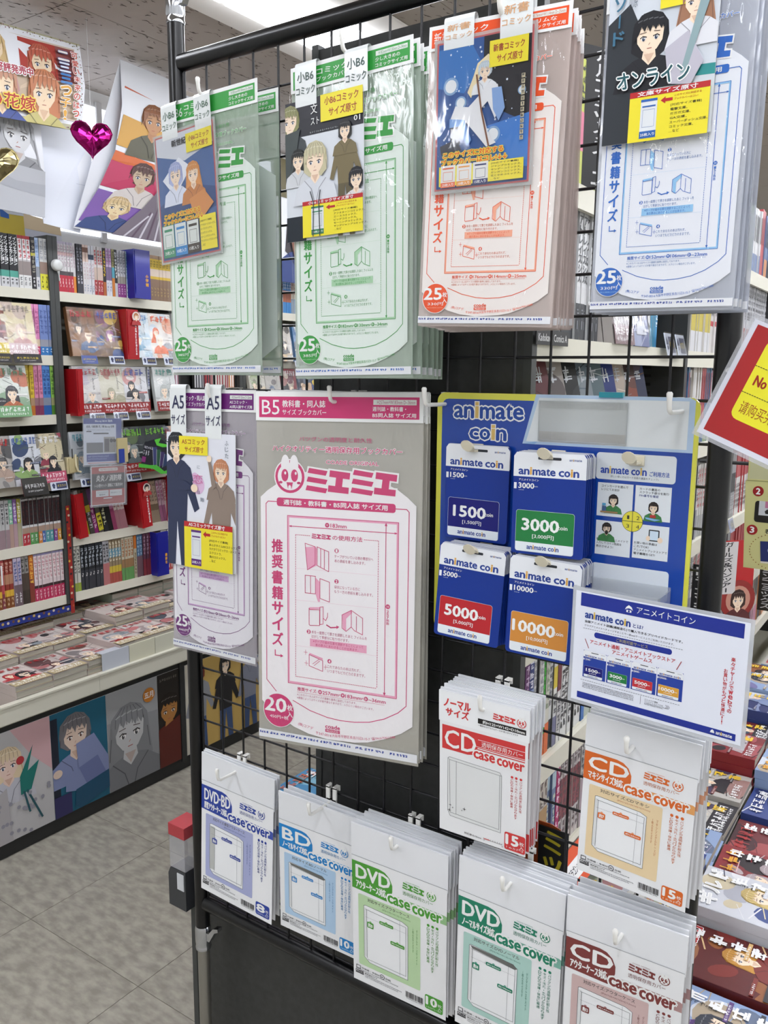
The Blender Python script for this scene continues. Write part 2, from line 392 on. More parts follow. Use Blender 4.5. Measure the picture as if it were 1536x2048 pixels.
# ------------------------------------------------------------------ the wire panel and its two tension poles
blk = mat('#0b0b0d', .3, spec=.4, coat=.12); blk2 = mat('#101014', .35); chrome = mat('#c9ccd2', .12, metal=1); steel = mat('#9d9b94', .35, metal=.85); whp = mat('#ecebe6', .3, spec=.6, coat=.2)
dark = noise_mat('dark_panel', '#2f302f', '#383938', 60, .5, .02)
for x, lab in ((-.017, 'black tension pole left of the wire panel, chrome at both ends'), (.862, 'black tension pole right of the wire panel')):
    t = thing('tension_pole', lab, 'pole', (x, 0, 0))
    MB().tube([(0, 0, .45), (0, 0, 2.06)], .0137, blk, 20).build('black_tube', t)
    MB().tube([(0, 0, 2.06), (0, 0, 2.52)], .0105, chrome, 16).build('upper_tube', t)
    MB().tube([(0, 0, .03), (0, 0, .45)], .0115, steel, 16).build('lower_tube', t)
    for nm, z0, z1 in (('upper_collar', 2.05, 2.105), ('lower_collar', .405, .455)):
        b = MB(); zz = [z0, z0 + .004, z0 + .006, z0 + .012, z0 + .014, z1 - .01, z1 - .004, z1]; rr_ = [.0145, .0152, .0143, .0143, .0152, .0152, .0145, .013]
        b.tube([(0, 0, z) for z in zz], rr_, chrome, 20); b.build(nm, t)
        lv = MB(); zc = (z0 + z1) / 2 + .01
        vs = []
        for (px_, pz_) in ((.012, -.012), (.022, -.012), (.036, .012), (.046, .018), (.045, .024), (.033, .02), (.02, .004), (.012, .004)): vs.append((px_, pz_))
        lv.add([(a, -.006, zc + b_) for a, b_ in vs] + [(a, .006, zc + b_) for a, b_ in vs], [tuple(range(8)), tuple(range(8, 16))[::-1]] + [(i, 8 + i, 8 + (i + 1) % 8, (i + 1) % 8) for i in range(8)], chrome)
        lv.build('lever', t)
    MB().tube([(0, 0, 0), (0, 0, .008), (0, 0, .03)], [.035, .033, .014], blk2, 20).build('foot', t)
    MB().tube([(0, 0, 2.51), (0, 0, 2.545), (0, 0, 2.554)], [.013, .033, .035], blk2, 20).build('ceiling_pad', t)
GR = thing('wire_grid_panel', 'black wire grid display panel with tubular top and bottom bars', 'display panel', (0, 0, .49))
def gp(b, name): o = b.build(name, GR); o.location = (0, 0, -.49); return o
gp(MB().tube([(-.005, 0, 1.990), (.85, 0, 1.990)], .0135, blk, 20), 'top_bar')
gp(MB().tube([(-.005, 0, .504), (.85, 0, .504)], .0135, blk, 20), 'bottom_bar')
for i in range(0, 18): gp(MB().tube([(.05 * i, 0, .504), (.05 * i, 0, 1.99)], .0019, blk2, 6, False), 'wire')
for j in range(29): gp(MB().tube([(-.003, .0036, 1.9214 - .05 * j), (.85, .0036, 1.9214 - .05 * j)], .0019, blk2, 6, False), 'wire')
# ------------------------------------------------------------------ hooks
def hook(x, z, L, label, tipup=.011, flat=False):
    t = thing('panel_hook', label, 'hook', (x, -.003, z))
    b = MB()                                # two claws over the wires and a backplate
    t_ = .002 if flat else .0125
    for sa, sb_ in ((-.0105, -.0032), (.0032, .0105)): b.box((sa, -.003, -.03), (sb_, .0, t_), whp); b.box((sa, -.003, t_ - .002), (sb_, .0085, t_ + .0015), whp); b.box((sa, .0065, t_ - .007), (sb_, .0085, t_ - .002), whp); b.box((-.0095, -.003, -.034), (.0095, -.0002, -.008), whp)
    q_ = .010 if flat else 0
    for s_ in (): b.tube([(s_ * .0065, -.0015, .006 - q_), (s_ * .0065, .001, .0125 - q_), (s_ * .0065, .0065, .0125 - q_), (s_ * .0065, .009, .008 - q_)], .0032, whp, 8)
    b.build('bracket', t)
    MB().tube([(0, -.002, -.012), (0, -L * .5, -.0125), (0, -L + .006, -.012), (0, -L + .001, -.0095), (0, -L - .001, -.004), (0, -L - .002, tipup - .006)], [.0028] * 5 + [.0032], whp, 10).build('arm', t)
    MB().tube([(0, -L - .002, tipup - .007), (0, -L - .0022, tipup - .002), (0, -L - .0022, tipup)], [.0032, .0036, .0022], whp, 10).build('tip', t)
    return t
def pose(xh, D, z, rz=0, ti=0, pi=0):
    rz, ti, pi = R(rz), R(ti), R(pi)
    u = Vector((math.cos(rz), math.sin(rz), 0)); n = Vector((-math.sin(rz), math.cos(rz), 0)); v = Vector((0, 0, 1)) * math.cos(pi) + n * math.sin(pi)
    X = u * math.cos(ti) + v * math.sin(ti); Z = -u * math.sin(ti) + v * math.cos(ti); Y = Z.cross(X)
    return Matrix(((X.x, Y.x, Z.x, xh), (X.y, Y.y, Z.y, -D), (X.z, Y.z, Z.z, z), (0, 0, 0, 1)))
WH = '#ecedec'
def mie_word(a, u0, v0, u1, v1, c, l, halo=WH):
    """the four blocky katakana of the maker's word mark"""
    n = 4; gw = (u1 - u0) / n; H = v1 - v0
    def bars(k):
        x = u0 + gw * k; g = gw * .96; o = []
        if k % 2 == 0:
            for j in range(3):
                y = v0 + H * (.02 + .35 * j); o.append([(x + g * .02 + g * .05 * (2 - j), y), (x + g * .98, y + H * .10), (x + g * .9, y + H * .29), (x + g * .05 * (1 - j), y + H * .2)])
        else:
            o.append([(x + g * .05, v0 + H * .08), (x + g * .98, v0 + H * .16), (x + g * .95, v0 + H * .42), (x + g * .02, v0 + H * .34)])
            o.append([(x + g * .34, v0 + H * .3), (x + g * .66, v0 + H * .3), (x + g * .6, v0 + H * .8), (x + g * .28, v0 + H * .8)])
            o.append([(x - g * .02, v0 + H * .68), (x + g * .92, v0 + H * .74), (x + g * .9, v0 + H * .99), (x - g * .05, v0 + H * .94)])
        return o
    for k in range(4):
        for p in bars(k):
            if halo:
                e = gw * .07; ev = e * a.w / a.h; cx = sum(q[0] for q in p) / 4; cy = sum(q[1] for q in p) / 4
                a.poly([(q[0] + (e if q[0] > cx else -e), q[1] + (ev if q[1] > cy else -ev)) for q in p], halo, l)
            a.poly(p, c, l + 1)
def emblem(a, cx, cy, r, c, l, bg=WH):
    k = a.w / a.h
    a.circ(cx, cy, r * 1.08, bg, l, 28); a.circ(cx, cy, r, c, l + 1, 28); a.circ(cx, cy, r * .83, bg, l + 2, 28)
    for s_ in (-1, 1):
        a.ell(cx + s_ * r * .3, cy - r * .72 * k, r * .3, r * .62 * k, bg, l + 3, 16)
        a.ell(cx + s_ * r * .33, cy - .08 * r * k, r * .24, r * .38 * k, c, l + 4, 16); a.ell(cx + s_ * r * .36 + r * .06, cy - .22 * r * k, r * .07, r * .1 * k, bg, l + 5, 8)
        a.ell(cx + s_ * r * .62, cy + .36 * r * k, r * .13, r * .08 * k, c, l + 4, 10)
    a.poly([(cx - r * .22, cy + r * .34 * k), (cx + r * .22, cy + r * .34 * k), (cx + r * .12, cy + r * .72 * k), (cx - r * .12, cy + r * .72 * k)], c, l + 4)
    a.ell(cx, cy + r * .66 * k, r * .1, r * .16 * k, bg, l + 5, 10)
def film_sheet(w, h, x0, z0, y, m, wav=.0012, seed=0, nx=10, nz=18, sides=True, amp2=0):
    """a gently wavy closed film pillow, front and back skin"""
    rnd = random.Random(seed); ph = [rnd.uniform(0, 6) for _ in range(6)]
    b = MB(); vs = []
    for side in (0, 1):
        for j in range(nz + 1):
            for i in range(nx + 1):
                u, v = i / nx, j / nz
                e = min(1, 6 * min(u, 1 - u)) * min(1, 6 * min(v, 1 - v))
                d = wav * (math.sin(5 * u + 7 * v + ph[0]) + .7 * math.sin(11 * v - 4 * u + ph[1]) + .5 * math.sin(17 * u + ph[2])) * e
                vs.append((x0 + w * u, y + (d - .0009 * e if side == 0 else d + .0009 * e) + (0 if side == 0 else .0004), z0 - h * v))
    N = (nx + 1) * (nz + 1); fs = []
    for j in range(nz):
        for i in range(nx):
            q = j * (nx + 1) + i
            fs.append((q, q + nx + 1, q + nx + 2, q + 1)); fs.append((N + q, N + q + 1, N + q + nx + 2, N + q + nx + 1))
    b.add(vs, fs, m, True); return b
def small_book(a, u, v, s, c, c2, kind, l):
    k = a.w / a.h
    def Q(p, col, ll=l): a.poly([(u + x * s, v + y * s * k) for x, y in p], col, ll)
    def Ln(p, wd=.0045, cl=True): a.line([(u + x * s, v + y * s * k) for x, y in p], wd * .75, c, l + 1, cl)
    if kind == 0:
        Q([(.0, .15), (.42, .1), (.5, .18), (.5, .8), (.12, 1.0)], c2); Ln([(.0, .0), (.42, .1), (.42, .78), (.1, 1.0)]); Ln([(.5, .1), (.98, .25), (.98, 1.0), (.5, .8)]); Ln([(.65, .15), (.65, .86)], cl=False); Ln([(.8, .2), (.8, .92)], cl=False)
    elif kind == 1:
        Q([(.42, .1), (.6, .25), (.6, .98), (.52, .98), (.42, .7)], c2); Ln([(0, .05), (.42, .05), (.42, .7), (0, .7)]); Ln([(.6, .12), (.98, .22), (.98, .95), (.6, .85)]); Ln([(.22, .05), (.22, .7)], cl=False)
    elif kind == 2:
        Q([(0, 0), (.62, -.06), (.62, .02), (.05, .12)], c2); Ln([(0, .05), (.05, .12), (.6, .08), (.6, .9), (.05, .95), (0, .9)]); Ln([(.62, -.06), (.8, -.1), (.8, .8), (.62, .85)]); Ln([(.8, .5), (.95, .6), (1.05, .4), (1.05, .2)], cl=False)
    elif kind == 3:
        Q([(0, .25), (.45, 0), (.5, .1), (.2, .4), (.2, .95), (.05, .9)], c2); Ln([(0, .25), (.45, 0), (1, .3), (1, 1.05), (.6, .9), (.45, .75), (.2, .98), (0, .85)]); Ln([(.45, 0), (.45, .75)], cl=False); Ln([(.7, .25), (.7, .9)], cl=False)
    else:
        Q([(0, 0), (.95, .25), (.95, .36), (.05, .14)], c2); Ln([(0, .12), (.95, .4), (.95, 1.1), (0, .85)]); Ln([(.25, .7), (.7, .35)], .0035, False); Ln([(.35, .8), (.75, .45)], .0035, False)
        for q in ((-.25, 0), (-.2, .7), (1.15, .8)): Ln([(q[0] - .12, q[1]), (q[0] + .12, q[1])], .0028, False); Ln([(q[0], q[1] - .15), (q[0], q[1] + .15)], .0028, False)
def mie_print(sheet, w, h, x0, c, c2, sp):
    """everything printed on the front of one pack of book covers, header excluded"""
    a = Art(w, h, x0, 0, -.0022, sheet)
    dk = c
    a.poly([(.026, .291), (.07, .272), (.12, .256), (.2, .232), (.328, .214), (.447, .209), (.6, .211), (.72, .223), (.86, .252), (.92, .272), (.969, .293), (.965, .89), (.9, .914), (.8, .938), (.7, .955), (.622, .962), (.45, .966), (.33, .959), (.237, .946), (.1, .912), (.025, .881)], sp['sheet'], 0)
    a.text('バツグンの透明度と耐久性', .274, .120, .712, .133, mix(c, '#a09a9a', .25), .01, l=1)
    a.text('ハイクオリティー透明保存用ブックカバー', .105, .145, .886, .162, c, .025, WH, .09, 1)
    a.text('COADE ORIGINAL', .439, .182, .751, .192, c, .02, WH, .1, 1)
    emblem(a, .215, .231, .092, c, 2, sp['sheet'])
    mie_word(a, .32, .203, .868, .271, c, 2)
    ln = .0045
    a.line([(.135, .302), (.075, .302), (.061, .309), (.058, .817), (.12, .848)], ln, c, 1)
    a.line([(.85, .303), (.915, .303), (.929, .31), (.927, .835), (.88, .857), (.8, .88), (.71, .896), (.621, .903), (.53, .905), (.45, .902), (.34, .89), (.23, .868)], ln, c, 1)
    a.rr(.131, .290, .852, .314, c, .015, 2); a.text(sp['banner'], .175, .2945, .805, .309, WH, .03, l=3)
    a.frame(.203, .341, .866, .815, .013, c2, 1); a.frame(.199, .339, .870, .818, .003, c, 2)
    a.line([(.21, .368), (.86, .368)], .004, c, 2); a.line([(.798, .343), (.798, .812)], .004, c, 2)
    for p in ([(.207, .368), (.225, .365), (.225, .371)], [(.866, .368), (.848, .365), (.848, .371)], [(.798, .341), (.790, .350), (.806, .350)], [(.798, .815), (.790, .806), (.806, .806)]): a.poly(p, c, 2)
    a.circ(.447, .3585, .013, c, 2); a.text('W', .441, .3555, .453, .3615, WH, l=3); a.text(sp['W'] + 'mm', .468, .3535, .565, .364, c, .02, l=2)
    a.dash((.25, .391), (.345, .391), 8, .003, c, 2); a.dash((.67, .391), (.755, .391), 8, .003, c, 2)
    a.dash((.25, .391), (.248, .796), 60, .003, c, 2); a.dash((.755, .391), (.753, .797), 60, .003, c, 2); a.dash((.248, .796), (.753, .797), 45, .003, c, 2)
    mie_word(a, .352, .384, .472, .398, c, 2, None); a.text('の使用方法', .48, .3845, .66, .398, c, .015, l=2)
    for i, (x, y, s_, k, nx, ny, tx, tl) in enumerate(((.31, .413, .15, 0, .505, .427, .492, ('テープがついている側の帯部分へ', '本の表紙を差し込みます。')), (.31, .499, .155, 1, .505, .512, .492, ('袋状になっている方に', 'もう一方の表紙を差し込みます。')), (.335, .592, .11, 2, .332, .662, .35, ('本を一度閉じて厚さを調節したあと フィルムを', 'はがして帯部分に貼り付けます。')), (.335, .722, .09, 4, .463, .739, .45, ('これであなたの本は汚れず、', 'いつまでもピカピカのままです。')))):
        small_book(a, x, y, s_, c, c2, k, 2)
        a.circ(nx, ny, .0125, c, 2); a.text(str(i + 1), nx - .005, ny - .004, nx + .005, ny + .004, WH, .04, l=3)
        ty = ny + .011 if i != 2 else ny - .005
        for q, t in enumerate(tl): a.text(t, tx, ty + q * .0125, tx + .0155 * len(t), ty + .009 + q * .0125, mix(c, '#888888', .25), 0, l=2)
        a.dash((.25, (.485, .575, .706, .706)[i]), (.75, (.485, .575, .706, .706)[i]), 60, .0012, c2, 2)
    small_book(a, .54, .588, .125, c, c2, 3, 2); a.line([(.445, .637), (.47, .643), (.51, .640)], .007, c, 2); a.poly([(.505, .635), (.523, .638), (.507, .645)], c, 2)
    a.rect(.34, .681, .69, .703, c2, 2); a.text('※テープの留め位置を調節することによって', .36, .683, .67, .691, c, l=3); a.text('本の厚みにあわせることが出来ます。', .375, .693, .64, .701, c, l=3)
    for q, ch in enumerate('推奨書籍サイズ'): a.text(ch, .098, .408 + q * .0445, .166, .408 + q * .0445 + .037, c, .03, l=2)
    a.line([(.115, .727), (.115, .742), (.155, .742)], .006, c, 2); a.poly([(.15, .737), (.168, .742), (.15, .747)], c, 2)
    a.circ(.813, .567, .013, c, 2); a.text('H', .807, .564, .819, .570, WH, l=3); a.text(sp['H'] + 'mm', .806, .606, .876, .622, c, .02, l=2, rot=-90) if False else None
    for q, ch in enumerate(sp['H'] + 'mm'): a.text(ch, .8065, .577 + q * .0083, .8195, .577 + q * .0083 + .0066, c, .02, l=2)
    sz = '推奨サイズ: H %smm× W %smm× D ~%smm' % (sp['H'], sp['W'], sp['D'])
    a.text('推奨サイズ:', .259, .826, .385, .837, c, .02, l=2)
    x = .392
    for tg, num, ww in (('H', sp['H'] + 'mm', .115), ('W', sp['W'] + 'mm', .115), ('D', '~' + sp['D'] + 'mm', .12)):
        a.circ(x + .012, .8315, .0125, c, 2); a.text(tg, x + .0065, .8285, x + .0175, .8345, WH, .03, l=3); a.text(num, x + .028, .827, x + .028 + ww * .85, .837, c, .02, l=2)
        if tg != 'D': a.text('×', x + .128, .829, x + .138, .8345, c, l=2)
        x += .142
    a.line([(.257, .841), (.80, .841)], .0015, c, 2)
    a.text('※このカバーは上記サイズの書籍を基準に設定しております。', .257, .8445, .63, .8515, mix(c, '#999999', .35), l=2); a.text('※書籍によってはサイズが若干異なりますので、入りにくい場合がございます。', .257, .854, .735, .861, mix(c, '#999999', .35), l=2)
    a.circ(.137, .9035, .103, WH, 3, 36); a.circ(.137, .9035, .099, c, 4, 36)
    a.text(sp['n'], .046, .868, .186, .908, WH, .03, l=5); a.text('枚', .193, .883, .228, .9, WH, .02, l=5); a.text('入', .193, .903, .228, .92, WH, .02, l=5)
    a.text(sp['price'], .078, .918, .2, .9285, WH, .01, l=5)
    if sp.get('p2'): a.text(sp['p2'], .07, .934, .2, .939, c2, 0, l=5)
    a.text('coade', .438, .922, .529, .9335, c, .03, l=2); a.rect(.438, .9355, .529, .9445, c, 2); a.text('PRODUCED', .446, .9375, .521, .943, WH, l=3)
    a.text('(株)コアデ', .262, .929, .36, .94, c, 0, l=2, rot=-9)
    a.text('〒547-0014', .378, .9485, .475, .956, c, 0, l=2, rot=-2); a.text('大阪市平野区長吉川辺3-15-7', .48, .948, .715, .957, c, 0, l=2, rot=4); a.text('☎06(6706)1588', .725, .938, .87, .947, c, 0, l=2, rot=13)
def tape(b, w, h, x0, y, col, seed):
    a = Art(w, h, x0, 0, y, b)
    a.rect(.004, .966, .996, .990, '#e4e6ea', 0)
    rnd = random.Random(seed); u = .01
    while u < .97:
        L = rnd.uniform(.02, .07); a.scrib(u, .9715, min(.99, u + L), .9785, max(2, int(L * 60)), col, 1, dens=4, seed=int(u * 999), wd=.004); u += L + rnd.choice((.0, .01, .03))
def header(b, w, h, x0, c, c2, sp, full, y):
    a = Art(w, h, x0, 0, y, b)
    b.box((x0, y, -h * .0785), (x0 + w, y + .0012, 0), P(WH))
    a.rect(.022, .013, .978, .0695, c, 1)
    if full:
        a.text(sp['big'], .04, .022, .04 + .056 * len(sp['big']), .062, WH, -.0, l=2)
        x = .05 + .06 * len(sp['big'])
        a.text(sp['t1'], x, .0225, x + .265, .0415, WH, .015, l=2); a.text(sp['t2'], x, .047, x + .27, .062, WH, .01, l=2)
    a.rect(.718, .0195, .962, .033, '#dfe6df', 2); a.text('H%smm×W%smm D~%smm' % (sp['H'], sp['W'], sp['D']), .74, .0215, .955, .031, mix(c, '#888888', .4), 0, l=3)
    a.text(sp['t3'], .714, .0375, .714 + .19, .0495, WH, .015, l=2); a.text(sp['t4'], .714, .054, .96, .0655, WH, .02, l=2)
def mie_pack(label, group, M, x0, w, h, c, c2, sp, full=True, seed=0, hole=None):
    t = thing('book_cover_pack', label, 'book cover pack', M=M, group=group)
    fb = film_sheet(w, h * .94, x0, -h * .06, -.0006, sp['film'], .00025, seed)
    fb.build('plastic_sleeve', t)
    hb = MB(); header(hb, w, h, x0, c, c2, sp, full, -.0024)
    hb.build('header_card', t)
    tb = MB(); tape(tb, w, h, x0, -.0030, sp['tape'], seed); tb.build('adhesive_strip', t)
    if full:
        pb = MB(); mie_print(pb, w, h, x0, c, c2, sp); pb.build('printed_sheet', t)
        gb = MB(); nx, nz = 8, 16; rg = random.Random(int(w * 1e4)); vs = []
        for j in range(nz + 1):
            for i in range(nx + 1): vs.append((x0 + w * i / nx, -.0062 + .0007 * math.sin(3.1 * i + j * .9) * math.sin(j * .7 + i), -h * .082 - h * .916 * j / nz))
        gb.add(vs, [(q, q + nx + 1, q + nx + 2, q + 1) for j in range(nz) for q in range(j * (nx + 1), j * (nx + 1) + nx)], film_mat('#ffffff', .0, .07, .8, 9, 2.6, refl=1.0), True); gb.build('front_film', t)
    else:
        q = MB(); a = Art(w, h, x0, 0, -.0022, q); a.poly([(.026, .291), (.2, .232), (.447, .209), (.72, .223), (.969, .293), (.965, .89), (.8, .938), (.622, .962), (.33, .959), (.025, .881)], sp['sheet'], 0); q.build('printed_sheet', t)
    return t
def stack(name, N, D1, D0, front_label, grp, back_desc, xh, z, rz, ti, pi, x0, w, h, c, c2, sp, dz=.0, jit=.003, dx=0):
    mie_pack(front_label, grp, pose(xh, D1, z, rz, ti, pi), x0, w, h, c, c2, sp, True, 1)
    base = None; rnd = random.Random(len(name) + N)
    for k in range(N):
        f = (k + 1) / N; D = D1 + (D0 - D1) * f
        M = pose(xh, D, z + rnd.uniform(-1, 1) * .0006 + dz * f, rz * (1 - f), ti * (1 - f) + rnd.uniform(-.5, .5), pi * (1 - f) * .5 + rnd.uniform(-.3, .3))
        M = M @ Matrix.Translation((dx * f + rnd.uniform(-1, 1) * jit, 0, 0))
        lab = '%s pack from the front among the %s' % (ordi(k + 2), back_desc)
        if base is None: base = mie_pack(lab, grp, M, x0, w, h, c, c2, sp, False, 2)
        else: copy_tree(base, M, label=lab)
SH = '#e2e4e4'
def spec(**k):
    d = dict(sheet=SH, tape='#23409a', price='330円', p2='(税込価格330円)', n='25'); d.update(k); return d
S_G = spec(big='小B6', t1='コミック', t2='ブックカバー', t3='少し大きめの', t4='コミックサイズ用', banner='少し大きめのコミックサイズ用', H='182', W='130', D='34', price='385円', film=film_mat('#bccdbd', .5, .16, .9, 6, 2), sheet='#e0ebe3', tape='#2a62b8')
S_O = spec(big='新書', t1='コミック', t2='ブックカバー', t3='スリムな', t4='コミックサイズ用', banner='新書コミックサイズ用', H='176', W='114', D='25', film=film_mat('#d9c9c3', .48, .16, .9, 6, 2), sheet='#ebe4df')
S_B = spec(big='文庫', t1='ライトノベル', t2='ブックカバー', t3='文庫本・', t4='文庫サイズ用', banner='文庫・ライトノベルサイズ用', H='152', W='106', D='23', film=film_mat('#cacfdb', .5, .16, .9, 6, 2), sheet='#e4e7ee')
S_P = spec(big='A5', t1='コミック・同人誌', t2='サイズ ブックカバー', t3='A5コミック・', t4='A5同人誌サイズ用', banner='A5コミック・同人誌 サイズ用', H='210', W='150', D='26', price='440円', film=film_mat('#c3bcc6', .5, .16, .9, 6, 2), sheet='#e4e2e8')
S_M = spec(big='B5', t1='教科書・同人誌', t2='サイズ ブックカバー', t3='週刊誌・教科書・', t4='B5同人誌 サイズ用', banner='週刊誌・教科書・B5同人誌 サイズ用', H='257', W='183', D='36', n='20', price='450円+税', p2='', film=film_mat('#c6c3b9', .62, .16, .9, 6, 2), sheet='#efecee')
stack('g1', 1, .055, .015, 'green-headed book cover pack hanging beside the left pole, front one', 'green book cover packs on the left hook', 'leftmost green packs', .1, 1.912, -1.9, .5, .5, .012 - .101, .202, .417, '#2f9a3c', '#a9d3ac', S_G)
stack('g2', 6, .095, .015, 'front green-headed book cover pack behind the black and white sample card', 'green book cover packs on the second hook', 'second green packs', .4, 1.899, -.3, 1.1, .7, .003 - .0965, .193, .406, '#2f9a3c', '#a9d3ac', S_G)
stack('org', 9, .155, .060, 'front orange-headed book cover pack behind the starry blue sample card', 'orange book cover packs', 'orange packs', .65, 1.872, 2.9, -1.8, .1, -.007 - .081, .163, .320, '#e8511d', '#f2a98c', S_O, dx=-.022)
stack('blue', 5, .15, .105, 'front blue-printed book cover pack at the top right of the panel', 'blue book cover packs', 'blue packs', .83, 1.872, 0, -.6, .3, -.070, .141, .309, '#1d63bd', '#8fc2e8', S_B)
stack('b5', 8, .055, .012, 'large magenta-headed B5 book cover pack, the front one', 'magenta B5 book cover packs', 'magenta packs', .35, 1.473, 12.3, .7, 2.1, .001 - .1315, .263, .535, '#cb3a72', '#e9a6c1', S_M, jit=.002)
stack('a5', 2, .05, .03, 'purple-headed A5 book cover pack half hidden by the magenta one', 'purple A5 book cover packs', 'purple packs', .1, 1.472, 1, .5, 1.9, -.005 - .094, .19, .439, '#6b2173', '#c6a2cc', S_P)
for x, z, L, lab in ((.1, 1.9214, .062, 'white hook carrying the leftmost green packs'), (.4, 1.9114, .103, 'white hook carrying the second green packs'), (.65, 1.8814, .163, 'long white hook carrying the orange packs'), (.83, 1.8814, .163, 'long white hook carrying the blue packs'), (.35, 1.4714, .066, 'white hook carrying the magenta B5 packs'), (.1, 1.4714, .058, 'white hook carrying the purple A5 packs'), (.504, 1.4714, .062, 'white hook at the left of the blue coin board'), (.82, 1.4714, .062, 'white hook at the right of the blue coin board')): hook(x, z, L, lab, flat=True)
# ------------------------------------------------------------------ disc-case cover packs (lower rows)
def case_print(b, w, h, x0, c, c2, sp, y=-.0016):
    a = Art(w, h, x0, 0, y, b)
    a.rect(.0, .196, 1, 1, '#e9eaec', 0)
    if sp.get('printed_head'):
        a.rect(-.01, 0, 1.01, .212, '#eef0f2', 1)
        a.text('ノーマル', .05, .048, .36, .105, c, .04, l=3); a.text('サイズ', .075, .11, .34, .165, c, .04, l=3)
        mie_word(a, .615, .068, .862, .112, c, 3, None); emblem(a, .925, .092, .05, c, 3)
        a.rect(.445, .131, .975, .166, '#1c1a1a', 2); a.text('約H125×W142×D10mm', .5, .137, .96, .16, WH, .03, l=3); a.text('一般的なCDアルバムケースが1枚入るサイズです', .45, .172, .89, .184, '#3a3436', .01, l=3)
        a.rect(.03, .236, .97, .338, c, 1); a.poly([(.03, .3), (.45, .3), (.44, .37), (.40, .395), (.33, .405), (.03, .405)], c, 1)
        a.text('CD', .065, .262, .425, .385, WH, .015, l=3); a.rect(.45, .278, .97, .281, WH, 2); a.rect(.42, .328, .97, .331, WH, 2)
        a.text('透明保存用カバー', .49, .286, .945, .322, WH, -.0, l=3); a.rect(.4, .345, .97, .352, c, 2)
        a.text('case', .405, .362, .64, .410, c, .034, WH, .12, 4); a.text('cover', .67, .366, .965, .414, c, .034, WH, .12, 4)
        X0, Y0, X1, Y1 = .1, .455, .72, .885
        a.poly([(X0, Y0 + .01), (X0 + .02, Y0), (X1 - .02, Y0 + .01), (X1, Y0 + .03), (X1, Y1), (X0 + .03, Y1 - .005), (X0, Y1 - .04)], '#dfe1e1', 2)
        for q in ([(X0, Y0 + .01), (X0 + .02, Y0), (X1 - .02, Y0 + .01), (X1, Y0 + .03), (X1, Y1), (X0 + .03, Y1 - .005), (X0, Y1 - .04), (X0, Y0 + .01)], [(X0 + .02, Y0 + .02), (X1 - .02, Y0 + .03), (X1 - .02, Y1 - .02), (X0 + .03, Y1 - .03), (X0 + .02, Y0 + .02)], [(X0 + .1, Y0 + .02), (X0 + .1, Y1 - .03)], [(X0, Y0 + .01), (X0 + .02, Y0 + .02)], [(X1, Y0 + .03), (X1 - .02, Y0 + .03)]): a.line(q, .004, '#6a6c70', 3)
        for x, y, r in ((.13, .80, .02), (.16, .815, .014), (.12, .84, .025), (.3, .8, .026), (.27, .815, .012)):
            k = w / h; a.poly([(x - r, y), (x - r * .15, y - r * .15 * k), (x, y - r * k), (x + r * .15, y - r * .15 * k), (x + r, y), (x + r * .15, y + r * .15 * k), (x, y + r * k), (x - r * .15, y + r * .15 * k)], '#1c1a1c', 4)
        a.text('対応厚み10mm', .3, .963, .5, .978, '#4a4446', .01, l=3); a.line([(.53, .967), (.74, .967)], .004, '#4a4446', 3)
        for k in range(9): a.line([(.53 + k * .026, .958), (.53 + k * .026, .967)], .003, '#4a4446', 3)
        a.rect(.53, .962, .6, .967, c, 4); a.text('0', .525, .972, .54, .98, '#4a4446', l=3); a.text('5', .735, .975, .75, .983, '#4a4446', l=3)
        bx = (.765, .862, .995, .985)
        bl = (.932, .882, .835)
    else:
        a.line([(0, .197), (1, .197)], .006, '#9ea0a4', 1)
        st = sp.get('stripe', mix(c, WH, .45))
        a.poly([(0, .355), (.98, .355), (1, .36), (1, .41), (.33, .41), (.0, .40)], st, 1)
        a.poly([(0, .228), (.30, .228), (.36, .236), (.41, .26), (.44, .30), (.44, .34), (.42, .37), (.38, .41), (0, .402)], c, 2)
        a.text(sp['big'], .045, .250, .415, .330, WH, .03 if len(sp['big']) < 4 else .02, l=3)
        a.text(sp['sub'], .045, .3425, .37, .392, WH, .03, l=3)
        a.text('case', .395, .362, .625, .408, c, .034, WH, .13, 4); a.text('cover', .655, .366, .945, .412, c, .034, WH, .13, 4)
        a.text('COADE ORIGINAL', .58, .238, .73, .243, c, l=3); mie_word(a, .55, .247, .775, .288, c, 3, None); emblem(a, .845, .27, .047, c, 3)
        a.text('透明保存用カバー', .55, .302, .86, .326, mix(c, '#777777', .3), .0, l=3)
        tint = mix(c, WH, .68) if not sp.get('tint') else sp['tint']
        a.rr(.065, .428, .735, .885, tint, .015, 2)
        a.text('対応サイズ:' + sp['sz'], .17, .437, .62, .459, '#55504e', .01, l=3); a.text(sp['dim'], .33, .466, .63, .480, mix(c, '#666666', .3), 0, l=3)
        X0, Y0, X1, Y1 = .128, .492, .605, .852
        if sp.get('square'): Y1 = .835
        sh = .045 if sp.get('thick') else .02
        a.poly([(X0, Y0), (X0 + .02, Y0 - .005), (X1 - .06, Y0 + .005), (X1, Y0 + .02), (X1, Y1), (X0 + .06, Y1 - .002), (X0, Y1 - .03)], '#eceef0', 3)
        a.rect(X0 + .005, Y0 + .012, X0 + sh * 1.6, Y1 - .035, '#b9bbb8' if sp.get('thick') else '#dcdedf', 4)
        if sp.get('dark'): a.poly([(X0 + .01, Y0), (X1 - .04, Y0 + .004), (X1, Y0 + .022), (X1 - .02, Y0 + .03), (X0 + .03, Y0 + .016)], '#6a6b68', 4)
        dg = '#5c6064'
